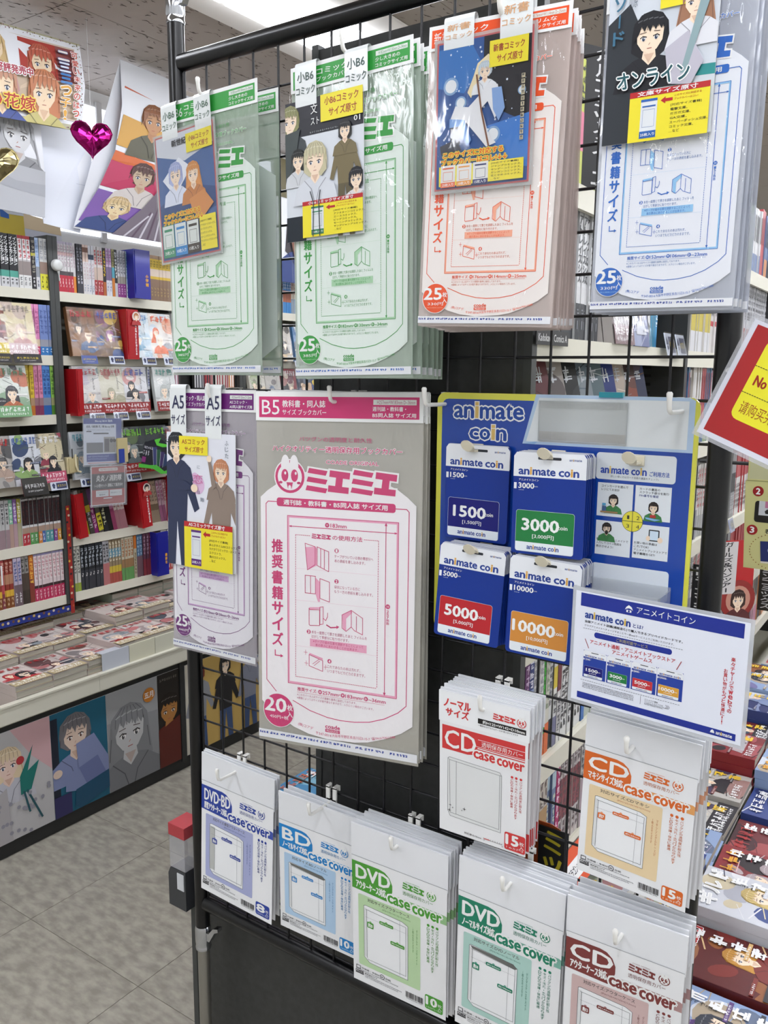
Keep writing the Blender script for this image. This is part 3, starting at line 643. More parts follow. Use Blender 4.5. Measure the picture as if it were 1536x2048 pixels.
        for q in ([(X0, Y0), (X0 + .02, Y0 - .005), (X1 - .06, Y0 + .005), (X1, Y0 + .02), (X1, Y1), (X0 + .06, Y1 - .002), (X0, Y1 - .03), (X0, Y0)], [(X0 + sh * 1.6, Y0 + .02), (X0 + sh * 1.6, Y1 - .03)], [(X0 + .02, Y0 + .02), (X1 - .02, Y0 + .03), (X1 - .02, Y1 - .02), (X0 + .04, Y1 - .02)]): a.line(q, .0035, dg, 5)
        a.dash((X0 + .02, .56), (X1 - .02, .56), 30, .002, dg, 5); a.line([(X1 - .085, Y0 + .01), (X1 - .085, Y1 - .01)], .002, dg, 5)
        for (q0, q1, q2, q3, t) in ((.3, .548, .45, .568, sp['d'][0]), (.165, .585, .235, .622, sp['d'][1]), (.42, .645, .57, .667, sp['d'][2])):
            a.rr(q0, q1, q2, q3, c, .01, 6); a.text(t, q0 + .012, q1 + .006, q2 - .012, q3 - .006, WH, .03, l=7); a.circ((q0 + q2) / 2, q1 - .001, .012, mix(c, WH, .4), 5)
        a.text(sp['v1'], .69, .51, .708, .73, mix(c, '#555555', .25), 0, l=4, vert=True); a.text(sp['v2'], .65, .51, .668, .66, mix(c, '#555555', .25), 0, l=4, vert=True)
        for q, (t, x) in enumerate((('外装袋・本体PP', .095), ('台紙', .36))):
            a.text(t, x, .902, x + (.2 if q == 0 else .06), .914, '#3c3c40', .01, l=3)
        a.frame(.035, .898, .08, .918, .006, '#2c2c30', 3); a.circ(.325, .908, .026, '#2c2c30', 2); a.circ(.325, .908, .02, '#e9eaec', 3); a.text('紙', .311, .902, .339, .914, '#2c2c30', .02, l=4)
        a.text('COADE', .025, .928, .115, .942, '#2c2c30', .05, l=3); a.rect(.025, .944, .115, .951, '#2c2c30', 3); a.text('株式会社コアデ', .13, .93, .27, .94, '#2c2c30', .02, l=3)
        a.scrib(.03, .92, .5, .926, 44, '#6a6a70', 3, wd=.002); a.scrib(.13, .944, .54, .950, 38, '#6a6a70', 3, wd=.002, seed=3); a.scrib(.13, .954, .5, .96, 34, '#6a6a70', 3, wd=.002, seed=5)
        x = .58; rb = random.Random(3)
        while x < .765: wv = rb.choice((.003, .005, .008)); a.rect(x, .925, x + wv, .962, '#26262a', 3); x += wv + rb.choice((.003, .005, .006))
        a.scrib(.59, .965, .76, .971, 13, '#333338', 3, wd=.002)
        bx = (.785, .885, .97, .975); bl = (.905, .86, .815)
    e = .455 if not sp.get('printed_head') else .475
    for q, (x, t) in enumerate(zip(bl, ('バツグンの透明度と耐久性', 'キズ・汚れ・ホコリから守ります', sp['b3']))):
        a.circ(x, e - .004, .014, c, 3); n = len(t)
        for i, ch in enumerate(t):
            v = e + .010 + i * .0182
            a.text(ch if ch != 'ー' else '|', x - .0145, v, x + .0145, v + .0155, mix(c, '#888080', .2), .005, l=3) if ch != '・' else a.circ(x, v + .008, .004, c, 4)
    a.rr(*bx, c, .02, 3); n0, n1, n2, n3 = bx; wv = n2 - n0; hv = n3 - n1
    a.text(sp['n'], n0 + .08 * wv, n1 + .13 * hv, n0 + .66 * wv, n1 + .68 * hv, WH, .05, l=4); a.text('枚', n0 + .72 * wv, n1 + .34 * hv, n0 + .94 * wv, n1 + .55 * hv, WH, .01, l=4); a.text('入', n0 + .72 * wv, n1 + .57 * hv, n0 + .94 * wv, n1 + .77 * hv, WH, .01, l=4)
    a.text(sp['price'], n0 + .1 * wv, n1 + .78 * hv, n0 + .9 * wv, n1 + .91 * hv, mix(c, WH, .75), .01, l=4)
card_m = mat('#e6e8ec', .35, spec=.5, coat=.25)
def case_pack(label, group, M, x0, w, h, c, c2, sp, full, seed=0):
    t = thing('disc_case_cover_pack', label, 'case cover pack', M=M, group=group)
    hb = MB(); rnd = random.Random(seed)
    cl = [(0, 0), (.5, .0008), (1, 0)]
    hd = .215 if not sp.get('printed_head') else .21
    hb.box((x0 - .001, -.0012, -h * hd), (x0 + w + .001, .0012, 0), card_m); hb.build('header_card', t)
    b = film_sheet(w * .985, h * (1 - hd + .02), x0 + w * .0075, -h * (hd - .02), 0, mat('#e4e5e6', .2, spec=.6, coat=.3) if not sp.get('printed_head') else film_mat(mix(c, '#dcd6d4', .75), .55), .00015, seed, 6, 10); b.build('sleeve', t)
    if full: b = MB(); case_print(b, w, h, x0, c, c2, sp); b.build('printed_insert', t)
    else:
        b = MB(); a = Art(w, h, x0, 0, -.0015, b); a.rect(0, .2, 1, 1, '#e4e4e6', 0); a.rect(.5, .355, 1, .41, mix(c, WH, .45), 1) if not sp.get('printed_head') else (a.rect(.03, .236, .97, .345, c, 1), a.rect(.765, .862, .995, .985, c, 1)); b.build('printed_insert', t)
    return t
def case_stack(N, D1, D0, flabel, grp, bdesc, xh, z, rz, ti, pi, xo, w, h, c, sp, rise=0):
    x0 = xo - w / 2
    case_pack(flabel, grp, pose(xh, D1, z, rz, ti, pi), x0, w, h, c, None, sp, True, 1); rnd = random.Random(N + int(w * 1e4)); base = None
    for k in range(N):
        f = (k + 1) / N; D = D1 + (D0 - D1) * f
        M = pose(xh, D, z + .0015 + rise * f + rnd.uniform(-1, 1) * .0012, rz * (1 - f) + rnd.uniform(-1, 1) * .6, ti * (1 - f) + rnd.uniform(-1, 1) * .9, pi * (1 - f))
        M = M @ Matrix.Translation((rnd.uniform(-1, 1) * .0025, 0, 0)); lab = '%s pack from the front in the stack of %s' % (ordi(k + 2), bdesc)
        if base is None: base = case_pack(lab, grp, M, x0, w, h, c, None, sp, False, 2)
        else: copy_tree(base, M, label=lab)
V1 = 'マキシシングルケースが'; V2 = '1枚入るサイズです'
def cs(**k):
    d = dict(v1='デジタルケースやメイト', v2='1枚入るサイズです', b3='DVDの保護・保存に最適', n='10', price='150円+税', d=('約135mm', '約14', '約190mm')); d.update(k); return d
case_stack(2, .020, .008, 'indigo-printed disc case cover pack hanging lowest beside the left pole', 'indigo case cover packs', 'indigo case cover packs', .1, .822, -1.3, -.3, 2.2, .004, .177, .264, '#26409a', cs(big='DVD·BD', sub='厚型アウターケース対応', sz='厚型アウターケース', dim='(約H190×W135×D45mm)', thick=1, tint='#a5abd2', n='8', price='150円+税', d=('約135mm', '約45', '約190mm'), stripe='#3c52a8'))
case_stack(2, .028, .01, 'sky blue-printed disc case cover pack, second from the left pole', 'sky blue case cover packs', 'sky blue case cover packs', .3, .811, 3.5, -1.8, -2.5, -.010, .156, .256, '#1d82c8', cs(big='BD', sub='ノーマルサイズ対応', sz='BDノーマル', dim='(約H170×W135×D13mm)', dark=1, tint='#aecbe6', stripe='#5fa6d6', d=('約135mm', '約13', '約170mm')))
case_stack(6, .052, .010, 'front leaf green-printed case cover pack, left of the teal ones', 'leaf green case cover packs', 'leaf green case cover packs', .46, .822, 2.8, -1, -3.2, .002, .165, .278, '#4b9a35', cs(big='DVD', sub='アウターケース対応', sz='アウターケース', dim='(約H195×W135×D20mm)', tint='#b9d6a9', d=('約135mm', '約20', '約195mm')))
case_stack(6, .052, .010, 'front teal-printed case cover pack at the bottom of the panel', 'teal case cover packs', 'teal case cover packs', .645, .832, 1.3, -1.4, -2.0, 0, .155, .272, '#1f7f62', cs(big='DVD', sub='ノーマルサイズ対応', sz='DVDノーマル', dim='(約H190×W135×D14mm)', dark=1, tint='#abcfc6', d=('約135mm', '約14', '約190mm')))
case_stack(4, .056, .014, 'front maroon-printed case cover pack at the bottom right of the panel', 'maroon case cover packs', 'maroon case cover packs', .8, .838, 3.0, -.8, -3.0, .004, .148, .262, '#7d3a38', cs(big='CD', sub='アウターケース対応', sz='アウターケース', dim='(約H125×W143×D12mm)', square=1, tint='#cdb2b0', n='15', price='165円', b3='CDの保護・保存に最適', d=('約143mm', '約13', '約125mm')))
case_stack(5, .055, .012, 'front orange-printed case cover pack right of the red ones', 'orange case cover packs', 'orange case cover packs', .8, 1.085, -3.2, -1.1, .4, .010, .138, .211, '#d8692a', cs(big='CD', sub='マキシサイズ対応', sz='CDマキシ', dim='(約H125×W142×D7mm)', square=1, tint='#e6cfa6', stripe='#e0a060', n='15', price='165円', v1=V1, b3='CDの保護・保存に最適', d=('約142mm', '約7', '約125mm')))
case_stack(12, .060, .008, 'front red-printed album case cover pack with red size lettering', 'red case cover packs', 'red case cover packs', .6, 1.073, 1.7, -.5, -2.9, 0, .131, .211, '#cf3b3c', cs(big='CD', printed_head=1, b3='CDの保護・保存に最適', n='15', price='165円'), rise=.004)
for x, z, L, lab in ((.1, .8214, .06, 'white hook carrying the indigo case cover packs'), (.3, .8214, .058, 'white hook carrying the sky blue case cover packs'), (.46, .8214, .064, 'white hook carrying the leaf green case cover packs'), (.645, .8314, .074, 'white hook carrying the teal case cover packs'), (.8, .8214, .078, 'white hook carrying the maroon case cover packs'), (.8, 1.0714, .078, 'white hook carrying the orange case cover packs'), (.6, 1.0714, .066, 'white hook carrying the red case cover packs')): hook(x, z, L, lab)
# ------------------------------------------------------------------ blue coin-card board
BL = '#1543a2'; NV = '#1f3f96'; YG = '#dbd94e'
def two_tone(a, parts, u0, v0, u1, v1, c, ci, bold, l, halo=None, hw=.07):
    """the shop's word mark: all letters in c, the tall i's in ci"""
    s = parts; n = {'a': 1.0, 'n': 1.0, 'i': .52, 'm': 1.5, 't': .62, 'e': 1.0, 'c': .98, 'o': 1.05, ' ': .5}
    tot = sum(n[ch] for ch in s); x = u0; H = v1 - v0
    for ch in s:
        ww = (u1 - u0) * n[ch] / tot
        if ch == 'i':
            for lay, col, e in ([(l, halo, .4)] if halo else []) + [(l + 1, ci, 0)]:
                e2 = e * ww * .35; ev = e2 * a.w / a.h
                a.rect(x + ww * .18 - e2, v0 - H * .42 - ev, x + ww * .82 + e2, v0 - H * .12 + (ev if e else 0), col, lay); a.rect(x + ww * .18 - e2, v0 - H * .06, x + ww * .82 + e2, v1 + ev, col, lay)
        elif ch != ' ':
            t0 = v0 - H * .22 if ch == 't' else v0
            a.text(ch, x + ww * .06, t0, x + ww * .94, v1, c, bold, halo, hw, l)
        x += ww
bM = pose(.66, .012, 1.475, 0, 0, 0)
board = thing('coin_card_board', 'blue and yellow card board hanging from two white hooks', 'display board', M=bM)
BW, BH = .348, .349; bx0 = -.168
bb = MB(); a = Art(BW, BH, bx0, 0, 0, bb); pr = []
def prism(b, pts, y0, y1, m):
    n = len(pts); t = tessellate_polygon([[Vector((p[0], p[1], 0)) for p in pts]]); fs = []
    for f in t:
        A, B, C_ = [pts[i] for i in f]; ar = (B[0] - A[0]) * (C_[1] - A[1]) - (C_[0] - A[0]) * (B[1] - A[1])
        f = tuple(f) if ar > 0 else tuple(f)[::-1]; fs.append(f); fs.append(tuple(n + i for i in f[::-1]))
    ar = sum(pts[i][0] * pts[(i + 1) % n][1] - pts[(i + 1) % n][0] * pts[i][1] for i in range(n))
    for i in range(n):
        j = (i + 1) % n; q = (i, n + i, n + j, j); fs.append(q if ar > 0 else q[::-1])
    b.add([(p[0], y0, p[1]) for p in pts] + [(p[0], y1, p[1]) for p in pts], fs, m)
def rrect_pts(x0, z0, x1, z1, r, n=5):
    o = []
    for cx, cz, a0 in ((x1 - r, z1 - r, 0), (x0 + r, z1 - r, 90), (x0 + r, z0 + r, 180), (x1 - r, z0 + r, 270)):
        for k in range(n + 1): t = R(a0 + 90 * k / n); o.append((cx + r * math.cos(t), cz + r * math.sin(t)))
    return o
glossy = lambda c: mat(c, .22, spec=.5, coat=.2)
prism(bb, rrect_pts(bx0, -.334, bx0 + BW, 0, .012), 0, .003, glossy(YG)); bb.build('backing_board', board)
pb = MB(); a = Art(BW, BH, bx0, 0, -.0002, pb)
a.rr(.022, .024, .985, .937, glossy(BL), .028, 0)
a.poly([(.418, .0), (.965, .0), (.985, .01), (.985, .182), (.370, .182)], '#b4cbe4', 1); a.poly([(.430, .012), (.965, .012), (.965, .172), (.385, .172)], '#dfe4e6', 2)
a.poly([(.418, .172), (.43, .172), (.418, .182), (.370, .182)], '#8fb4dc', 3)
two_tone(a, 'animate', .075, .052, .372, .095, '#20489c', '#d6b56a', .03, 2, WH, .085)
two_tone(a, 'coin', .145, .135, .305, .175, '#20489c', '#d6b56a', .03, 2, WH, .085)
a.rr(.658, .196, .936, .290, '#dde3e8', .012, 2)
two_tone(a, 'animate coin', .675, .250, .838, .268, '#2a4aa8', '#d9b85a', .03, 3); a.text('ご利用方法', .848, .252, .915, .269, '#2f57b0', .02, l=3); a.text('詳しい使い方はカード台紙の裏面をチェック♪', .712, .274, .88, .282, '#26304a', 0, l=3)
PN = [(.668, .302, .795, .421), (.803, .302, .926, .421), (.668, .437, .795, .560), (.803, .437, .926, .557)]
for q in PN: a.rect(*q, '#dfe5ea', 2)
for t, x, y, ww in (('コインカードを選んで', .682, .309, .095), ('レジにてお会計', .682, .321, .065), ('カードの裏面の', .817, .309, .07), ('スクラッチ部分を削り', .817, .3205, .1), ('PIN番号を確認', .817, .332, .066), ('番号をクラブアニメイトで', .672, .500, .115), ('入力してコイン残高を', .672, .513, .092), ('表示させよう!', .672, .526, .062), ('お買い物の準備は', .808, .498, .08), ('これでOK!', .808, .5105, .052), ('アニメイトブックストアで', .808, .523, .115), ('電子書籍をGET!', .808, .5355, .075)):
    a.text(t, x, y, x + ww, y + .0088, '#2b3f8a' if 'PIN' in t else '#2a2c34', .012, l=3)
bust(a, .727, .362, .0165, '#231a18', '#3f7f4a', l=3, seed=3, lng=.1); a.rect(.682, .402, .745, .408, '#9a7a55', 10); a.rect(.688, .385, .703, .402, '#41618e', 10); a.rect(.688, .374, .701, .383, '#5aa6d0', 10)
bust(a, .868, .376, .0165, '#231a18', '#3f7f4a', l=3, seed=5, lng=.0); a.poly([(.842, .41), (.895, .415), (.875, .421), (.845, .416)], '#7fb3dc', 10); a.rect(.858, .4, .878, .41, '#b03a38', 10)
bust(a, .708, .464, .0165, '#231a18', '#3f7f4a', l=3, seed=7, lng=-.1); a.ell(.709, .478, .006, .008, '#26221f', 12)
a.rr(.857, .452, .894, .492, '#2a2c30', .003, 3); a.rect(.861, .456, .890, .488, '#cfe0ee', 4); a.ell(.856, .483, .007, .009, SK, 5); a.ell(.897, .486, .009, .010, SK, 5)
a.circ(.798, .430, .037, '#3a3c40', 4, 32); a.circ(.798, .430, .0355, '#e3da46', 5, 32); a.line([(.798, .395), (.798, .466)], .0018, '#3a3c40', 6); a.line([(.762, .430), (.834, .430)], .0018, '#3a3c40', 6)
for t, x, y in (('1', .779, .41), ('2', .812, .41), ('3', .777, .441), ('4', .812, .441)): a.text(t, x, y, x + .008 + .003 * (t != '1'), y + .013, '#3a3c30', 0, l=6)
a.rr(.660, .592, .934, .70, '#dbe2ea', .012, 2)
pb.build('printed_face', board)
film_clear = film_mat('#c6cac9', .55, .12, .12, 5, 2)
b = MB(); a = Art(BW, BH, bx0, 0, -.0022, b); a.rect(.433, .022, .762, .167, film_clear, 0)
for q in ((.433, .022, .762, .026), (.433, .163, .762, .167), (.433, .022, .437, .167), (.758, .022, .762, .167)): a.rect(*q, '#a9adae', 1)
a.rect(.437, .026, .758, .048, film_mat('#b9bdbc', .6), 1); a.rect(.437, .132, .758, .163, film_mat('#b9b8b4', .6), 1); b.build('clear_pocket', board)
MB().box((bx0 + .658 * BW, -.003, -.002), (bx0 + .742 * BW, .004, .0045), mat('#1f8fa0', .3)).build('teal_clip', board)
# peg clips: flat paddle hooks
crm = mat('#e3dcc6', .35, spec=.5)
def paddle(x, z, L, lab):
    t = thing('board_peg', lab, 'peg', M=bM @ Matrix.Translation((x, 0, z)))
    MB().bevbox((-.009, -.004, -.008), (.009, -.0003, .005), crm, .002).build('clip_base', t)
    b = MB(); vs = []; n = 9
    for i in range(n):
        f = i / (n - 1); y = -.004 - L * f; zc = -.004 + .001 * f + (.010 * max(0, f - .72) / .28); hw = .0062 - .0012 * f + (.0028 * math.sin(min(1, max(0, (f - .7) / .3)) * math.pi)); th = .0016
        vs += [(-hw, y, zc - th), (hw, y, zc - th), (hw, y, zc + th), (-hw, y, zc + th)]
    fs = [(0, 1, 2, 3), tuple(range(4 * n - 4, 4 * n))[::-1]]
    for i in range(n - 1):
        for k in range(4): fs.append((4 * i + k, 4 * i + 4 + k, 4 * i + 4 + (k + 1) % 4, 4 * i + (k + 1) % 4))
    b.add(vs, fs, crm); 
    d = []
    for k in range(14): an = 2 * math.pi * k / 14; d.append((.0085 * math.cos(an), .006 + .0075 * math.sin(an)))
    yy = -.004 - L; b.add([(p, yy - .0005 - q * .55, q - .002) for p, q in d] + [(p, yy + .0022 - q * .55, q - .002) for p, q in d], [tuple(range(14)), tuple(range(14, 28))[::-1]] + [(i, 14 + i, 14 + (i + 1) % 14, (i + 1) % 14) for i in range(14)], crm)
    b.build('paddle_arm', t); return t
def coin_print(a, num, yen, cc, l=1):
    a.rect(0, .0, 1, .24, '#e8ebee', l) if False else None
    a.poly([(.0, .04), (.0, .238), (1, .238), (1, .04), (.96, .0), (.04, .0)], '#e6e9ee', l)
    a.rr(.34, .040, .66, .066, '#2c3038', .012, l + 1)
    two_tone(a, 'animate', .765, .052, .935, .067, '#2b4288', '#d9a94a', .02, l + 1); two_tone(a, 'animate coin', .07, .165, .905, .217, '#24408f', '#dba64a', .035, l + 1)
    a.text('アニメイトコイン', .08, .258, .36, .278, WH, .02, l=l + 1); a.rect(.012, .30, .05, .36, '#e6e9ee', l + 1)
    a.text(num, .078, .30, .078 + .055 * len(num), .352, WH, .03, l=l + 1); a.text('coin', .08 + .055 * len(num), .322, .10 + .055 * len(num) + .03, .335, WH, l=l + 1); a.scrib(.08, .366, .16, .373, 6, '#b8c4dc', l + 1, wd=.003)
    a.rr(.058, .565, .872, .975, '#c9d2e0', .035, l + 1); a.rr(.062, .568, .868, .972, cc, .033, l + 2)
    a.poly([(.062, .880), (.868, .880), (.868, .950), (.862, .965), (.845, .972), (.085, .972), (.068, .965), (.062, .950)], '#e2e9ee', l + 3)
    nw = .128 * len(num) if len(num) < 5 else .60
    x0 = .15 if len(num) < 5 else .09
    a.text(num, x0, .648, x0 + nw, .762, WH, .038, l=l + 4); a.text('coin', x0 + nw - .01, .695, x0 + nw + .12, .73, WH, .02, l=l + 5); a.text('[%s円]' % yen, .30, .795, .60, .842, WH, .01, l=l + 4)
    two_tone(a, 'animate coin', .225, .916, .675, .948, '#24408f', '#dba64a', .025, l + 4)
CWd, CHt = .0945, .1285
def coin_card(num, yen, cc, M, lab, grp, full=True):
    t = thing('prepaid_coin_card', lab, 'gift card', M=M, group=grp)
    b = MB(); prism(b, rrect_pts(-CWd / 2, -CHt, CWd / 2, 0, .0045), 0, .0006, mat('#17358c', .3, spec=.3)); b.build('card', t)
    if full: b = MB(); coin_print(Art(CWd, CHt, None, 0, -.0001, b, .0001), num, yen, cc); b.build('printed_front', t)
    else: b = MB(); a = Art(CWd, CHt, None, 0, -.0001, b, .0001); a.poly([(.0, .04), (.0, .238), (1, .238), (1, .04), (.96, .0), (.04, .0)], '#dfe2e6', 1); two_tone(a, 'animate', .765, .052, .935, .067, '#2b4288', '#d9a94a', .02, 2); b.build('printed_front', t)
    return t
def coin_stack(num, yen, cc, cname, x, z, D, N, rz, ti, pi):
    g = cname + ' prepaid coin cards'
    coin_card(num, yen, cc, pose(x, D, z, rz, ti, pi), 'front prepaid coin card with the %s panel on the blue board' % cname, g)
    base = None; rnd = random.Random(N)
    for k in range(N):
        f = (k + 1) / N; M = pose(x + rnd.uniform(-1, 1) * .0012, D - (D - .0175) * f, z + rnd.uniform(-1, 1) * .0006, rz * (1 - f), ti * (1 - f), pi * (1 - f))
        lab = '%s card from the front in the %s coin card stack' % (ordi(k + 2), cname)
        if base is None: base = coin_card(num, yen, cc, M, lab, g, False)
        else: copy_tree(base, M, label=lab)
coin_stack('1500', '1,500', '#0c0f70', 'navy', .561, 1.4065, .022, 1, 1, -.6, .2)
coin_stack('3000', '3,000', '#1f7a3e', 'green', .674, 1.4045, .046, 5, 2.1, .5, 1.6)
coin_stack('5000', '5,000', '#b8242c', 'red', .573, 1.2745, .050, 8, 4.0, -3.2, 1.5)
coin_stack('10000', '10,000', '#cf8a3c', 'orange', .678, 1.2725, .055, 6, 2.0, -1.6, 0)
for x, z, L, lab in ((.556 - .66, -.072, .024, 'cream peg through the navy coin cards'), (.672 - .66, -.074, .042, 'cream peg through the green coin cards'), (.574 - .66, -.205, .044, 'cream peg through the red coin cards'), (.678 - .66, -.206, .05, 'cream peg through the orange coin cards'), (.7715 - .66, -.074, .026, 'bare cream peg above the how-to-use panel')): paddle(x, z, L, lab)
# leaflet tray with the laminated information sheet
acr = film_mat('#cdd3d8', .22, .05, .02, 3, 1)
tr = thing('leaflet_tray', 'empty clear acrylic tray at the lower right of the blue board', 'tray', M=bM @ Matrix.Translation((.1095, -.004, -.228)))
b = MB()
for q in (((-.052, -.045, -.06), (.052, -.043, .0)), ((-.052, -.045, -.06), (-.050, 0, 0)), ((.050, -.045, -.06), (.052, 0, 0)), ((-.052, -.045, -.062), (.052, 0, -.06)), ((-.052, -.002, -.06), (.052, 0, .004))): b.box(q[0], q[1], acr)
b.build('tray_body', tr)
sM = pose(.8, .1, 1.251, -6.3, -.1, .6)
sg = thing('information_sheet', 'laminated white sheet about coin cards, blue stripes top and bottom', 'sign', M=sM)
SW, SHt = .197, .133; sx0 = .032 - SW / 2
b = MB(); b.box((sx0 - .004, 0, -SHt - .004), (sx0 + SW + .004, .0008, .004), film_mat('#d8dce2', .5, .06, .05, 4, 1)); b.build('laminate', sg)
b = MB(); a = Art(SW, SHt, sx0, 0, -.0002, b); a.rect(0, 0, 1, 1, '#e1e5f0', 0)
a.rect(.034, .014, .972, .132, '#1d2f8f', 1); a.rect(.04, .916, .972, .974, '#1d2f8f', 1)
a.text('アニメイトコイン', .381, .046, .715, .102, WH, .0, l=2)
a.poly([(.31, .09), (.318, .065), (.333, .045), (.35, .06), (.360, .09), (.352, .08), (.335, .072), (.318, .08)], WH, 2); a.rect(.32, .088, .35, .108, WH, 2); a.circ(.335, .098, .006, '#1d2f8f', 3)
two_tone(a, 'animate coin', .065, .188, .35, .232, '#24408f', '#d9b23c', .035, 2); a.text('とは?', .365, .198, .425, .23, '#24408f', .02, l=2)
a.text('全国アニメイト店舗(通販含む)で購入できるプリペイドカードです。', .065, .252, .655, .278, '#20242c', .02, l=2); a.text('クラブアニメイトへチャージすることで一部webサービス上でご利用いただけます。', .066, .291, .608, .31, '#20242c', .0, l=2)
a.dash((.06, .328), (.663, .328), 42, .0022, '#30343c', 2); a.dash((.06, .80), (.668, .80), 42, .0022, '#30343c', 2)
a.rr(.131, .345, .599, .395, '#1d2f8f', .015, 1); a.text('ご利用可能サービス', .27, .355, .46, .387, '#b9b060', .0, l=3)
a.text('アニメイト通販・アニメイトブックストア', .107, .418, .621, .456, '#c03038', .02, l=2); a.text('アニメイトゲームス', .249, .466, .49, .502, '#c03038', .02, l=2)
a.line([(.075, .425), (.10, .50)], .004, '#a02a30', 2); a.line([(.655, .43), (.632, .505)], .004, '#a02a30', 2)
for q, (num, yen, cc) in enumerate((('1500', '1,500', '#0c0f70'), ('3000', '3,000', '#1f7a3e'), ('5000', '5,000', '#c23038'), ('10000', '10,000', '#d9a03c'))):
    u0 = .070 + q * .1523; s2 = Art(SW * .146, SHt * .245, sx0 + u0 * SW, -.525 * SHt, -.0002 - .00014 * 2, b, .00010); s2.rect(0, 0, 1, 1, '#233f9a', 0); coin_print(s2, num, yen, cc, 1)
for i in range(4): a.scrib(.072, .822 + i * .0135, .396, .830 + i * .0135, 40, '#50545c', 2, wd=.0016, seed=i)
a.line([(.437, .81), (.437, .88)], .002, '#40444c', 2); a.text('アニメイト通販', .462, .822, .54, .834, '#20242c', .01, l=2); a.text('アニメイトコインとは', .462, .838, .57, .85, '#20242c', .01, l=2); a.scrib(.462, .856, .60, .862, 24, '#50545c', 2, wd=.0016); a.scrib(.462, .866, .57, .872, 20, '#50545c', 2, wd=.0016)
for q in range(3): a.line([(.585 + q * .008, .83), (.592 + q * .008, .845), (.585 + q * .008, .86)], .002, '#50545c', 2)
for q, ch in enumerate('楽々チャージでwebでの'): a.text(ch if ch != 'ー' else '|', .918, .300 + q * .0385, .940, .333 + q * .0385, '#c03038', .02, l=2)
for q, ch in enumerate('お買い物がもっと快適に!!'): a.text(ch, .885, .405 + q * .0355, .905, .436 + q * .0355, '#c03038', .02, l=2)
two_tone(a, 'animate', .868, .937, .955, .958, WH, '#d9b23c', .02, 2); a.poly([(.838, .955), (.842, .935), (.85, .926), (.858, .935), (.862, .955)], WH, 2)
b.build('printed_sheet', sg)
b = MB(); b.box((sx0 + .05, .001, -.02), (sx0 + .10, .004, .0), acr); b.build('tray_clip', sg)
# red and yellow notice, tilted
nM = pose(.908, .10, 1.556, 0, -23.2, 0)
nt_ = thing('warning_sign', 'tilted red and yellow laminated notice against opening goods', 'sign', M=nM)
NW, NH = .178, .1235
b = MB(); b.box((-.004, 0, -NH - .004), (NW + .004, .0009, .004), film_mat('#d2d4da', .35, .05, .04, 3, 1)); b.build('laminate', nt_)
b = MB(); a = Art(NW, NH, 0, 0, -.0002, b); a.rect(0, 0, 1, 1, '#d9dbe6', 0); a.rect(.028, .03, .972, .955, '#a82426', 1); a.rr(.12, .095, .88, .775, '#e6de2e', .045, 2)
a.dash((.12, .325), (.88, .325), 52, .004, '#3a3420', 3); a.dash((.12, .55), (.88, .55), 52, .004, '#3a3420', 3)
a.text('開封', .215, .155, .355, .268, '#9a2a18', .04, l=3); a.text('厳禁', .37, .155, .51, .268, '#9a2a18', .04, l=3)
a.text('No Open', .155, .39, .365, .50, '#9a2a18', .03, l=3); a.text('请购买完后', .15, .61, .395, .715, '#9a4a18', -.0, l=3)
two_tone(a, 'animate', .52, .845, .80, .905, WH, '#d9b23c', .03, 2); b.build('printed_sheet', nt_)
b = MB(); b.tube([(.02, .0045, -.012), (.02, .03, -.03), (.0, .08, -.05), (-.03, .094, -.07)], .003, whp, 8); b.tube([(.02, .0012, -.012), (.02, .0045, -.012)], .006, whp, 10); b.build('clip_arm', nt_)
# ------------------------------------------------------------------ size sample cards hung over the packs
def sample(label, M, W, H, x0, art, straps, st_txt, tint='#c9cccb', lam=True, stc='#3a6a50'):
    """a laminated cover sample with two paper belts over the pack's head; z=0 is the card's top"""
    t = thing('size_sample_card', label, 'sample card', M=M)
    b = MB()
    if lam: b.box((x0 - .0035, 0, -H - .0035), (x0 + W + .0035, .0008, .0035), film_mat(tint, .45, .05, .3, 10, 2))
    b.box((x0, -.0001, -H), (x0 + W, .0007, 0), P('#dcdcdc')); b.build('card', t)
    b = MB(); A_ = Art(W, H, x0, 0, -.0003, b); A_.clip = True; art(A_); b.build('printed_front', t)
    if lam:
        g = film_mat('#ffffff', .0, .06, .22, 9, 2.2); b = MB(); b.box((x0 - .003, -.0034, -H - .003), (x0 + W + .003, -.0032, .003), g); b.build('glossy_film', t)
    for i, (sx, top) in enumerate(straps):
        b = MB(); pm = mat('#e2e6e6', .3, spec=.5, coat=.3); w2 = .018; n = 7; vs = []
        pth = [(-.0008, -.008), (-.0012, top * .5), (-.001, top)] + [(.004 - .005 * math.cos(k * math.pi / 6), top + .006 * math.sin(k * math.pi / 6)) for k in range(1, 7)] + [(.009, top - .012)]
        for y, z in pth: vs += [(sx - w2, y, z), (sx + w2, y, z)]
        b.add(vs, [(2 * k, 2 * k + 1, 2 * k + 3, 2 * k + 2) for k in range(len(pth) - 1)], pm)
        a = Art(.036, top + .004, sx - .018, top, -.0016, b)
        a.text(st_txt[0], .12, .16, .88, .44, stc, .01, l=0); a.text(st_txt[1], .06, .56, .94, .78, stc, .01, l=0)
        b.build('paper_belt', t)
    return t
YE = '#e8d92e'
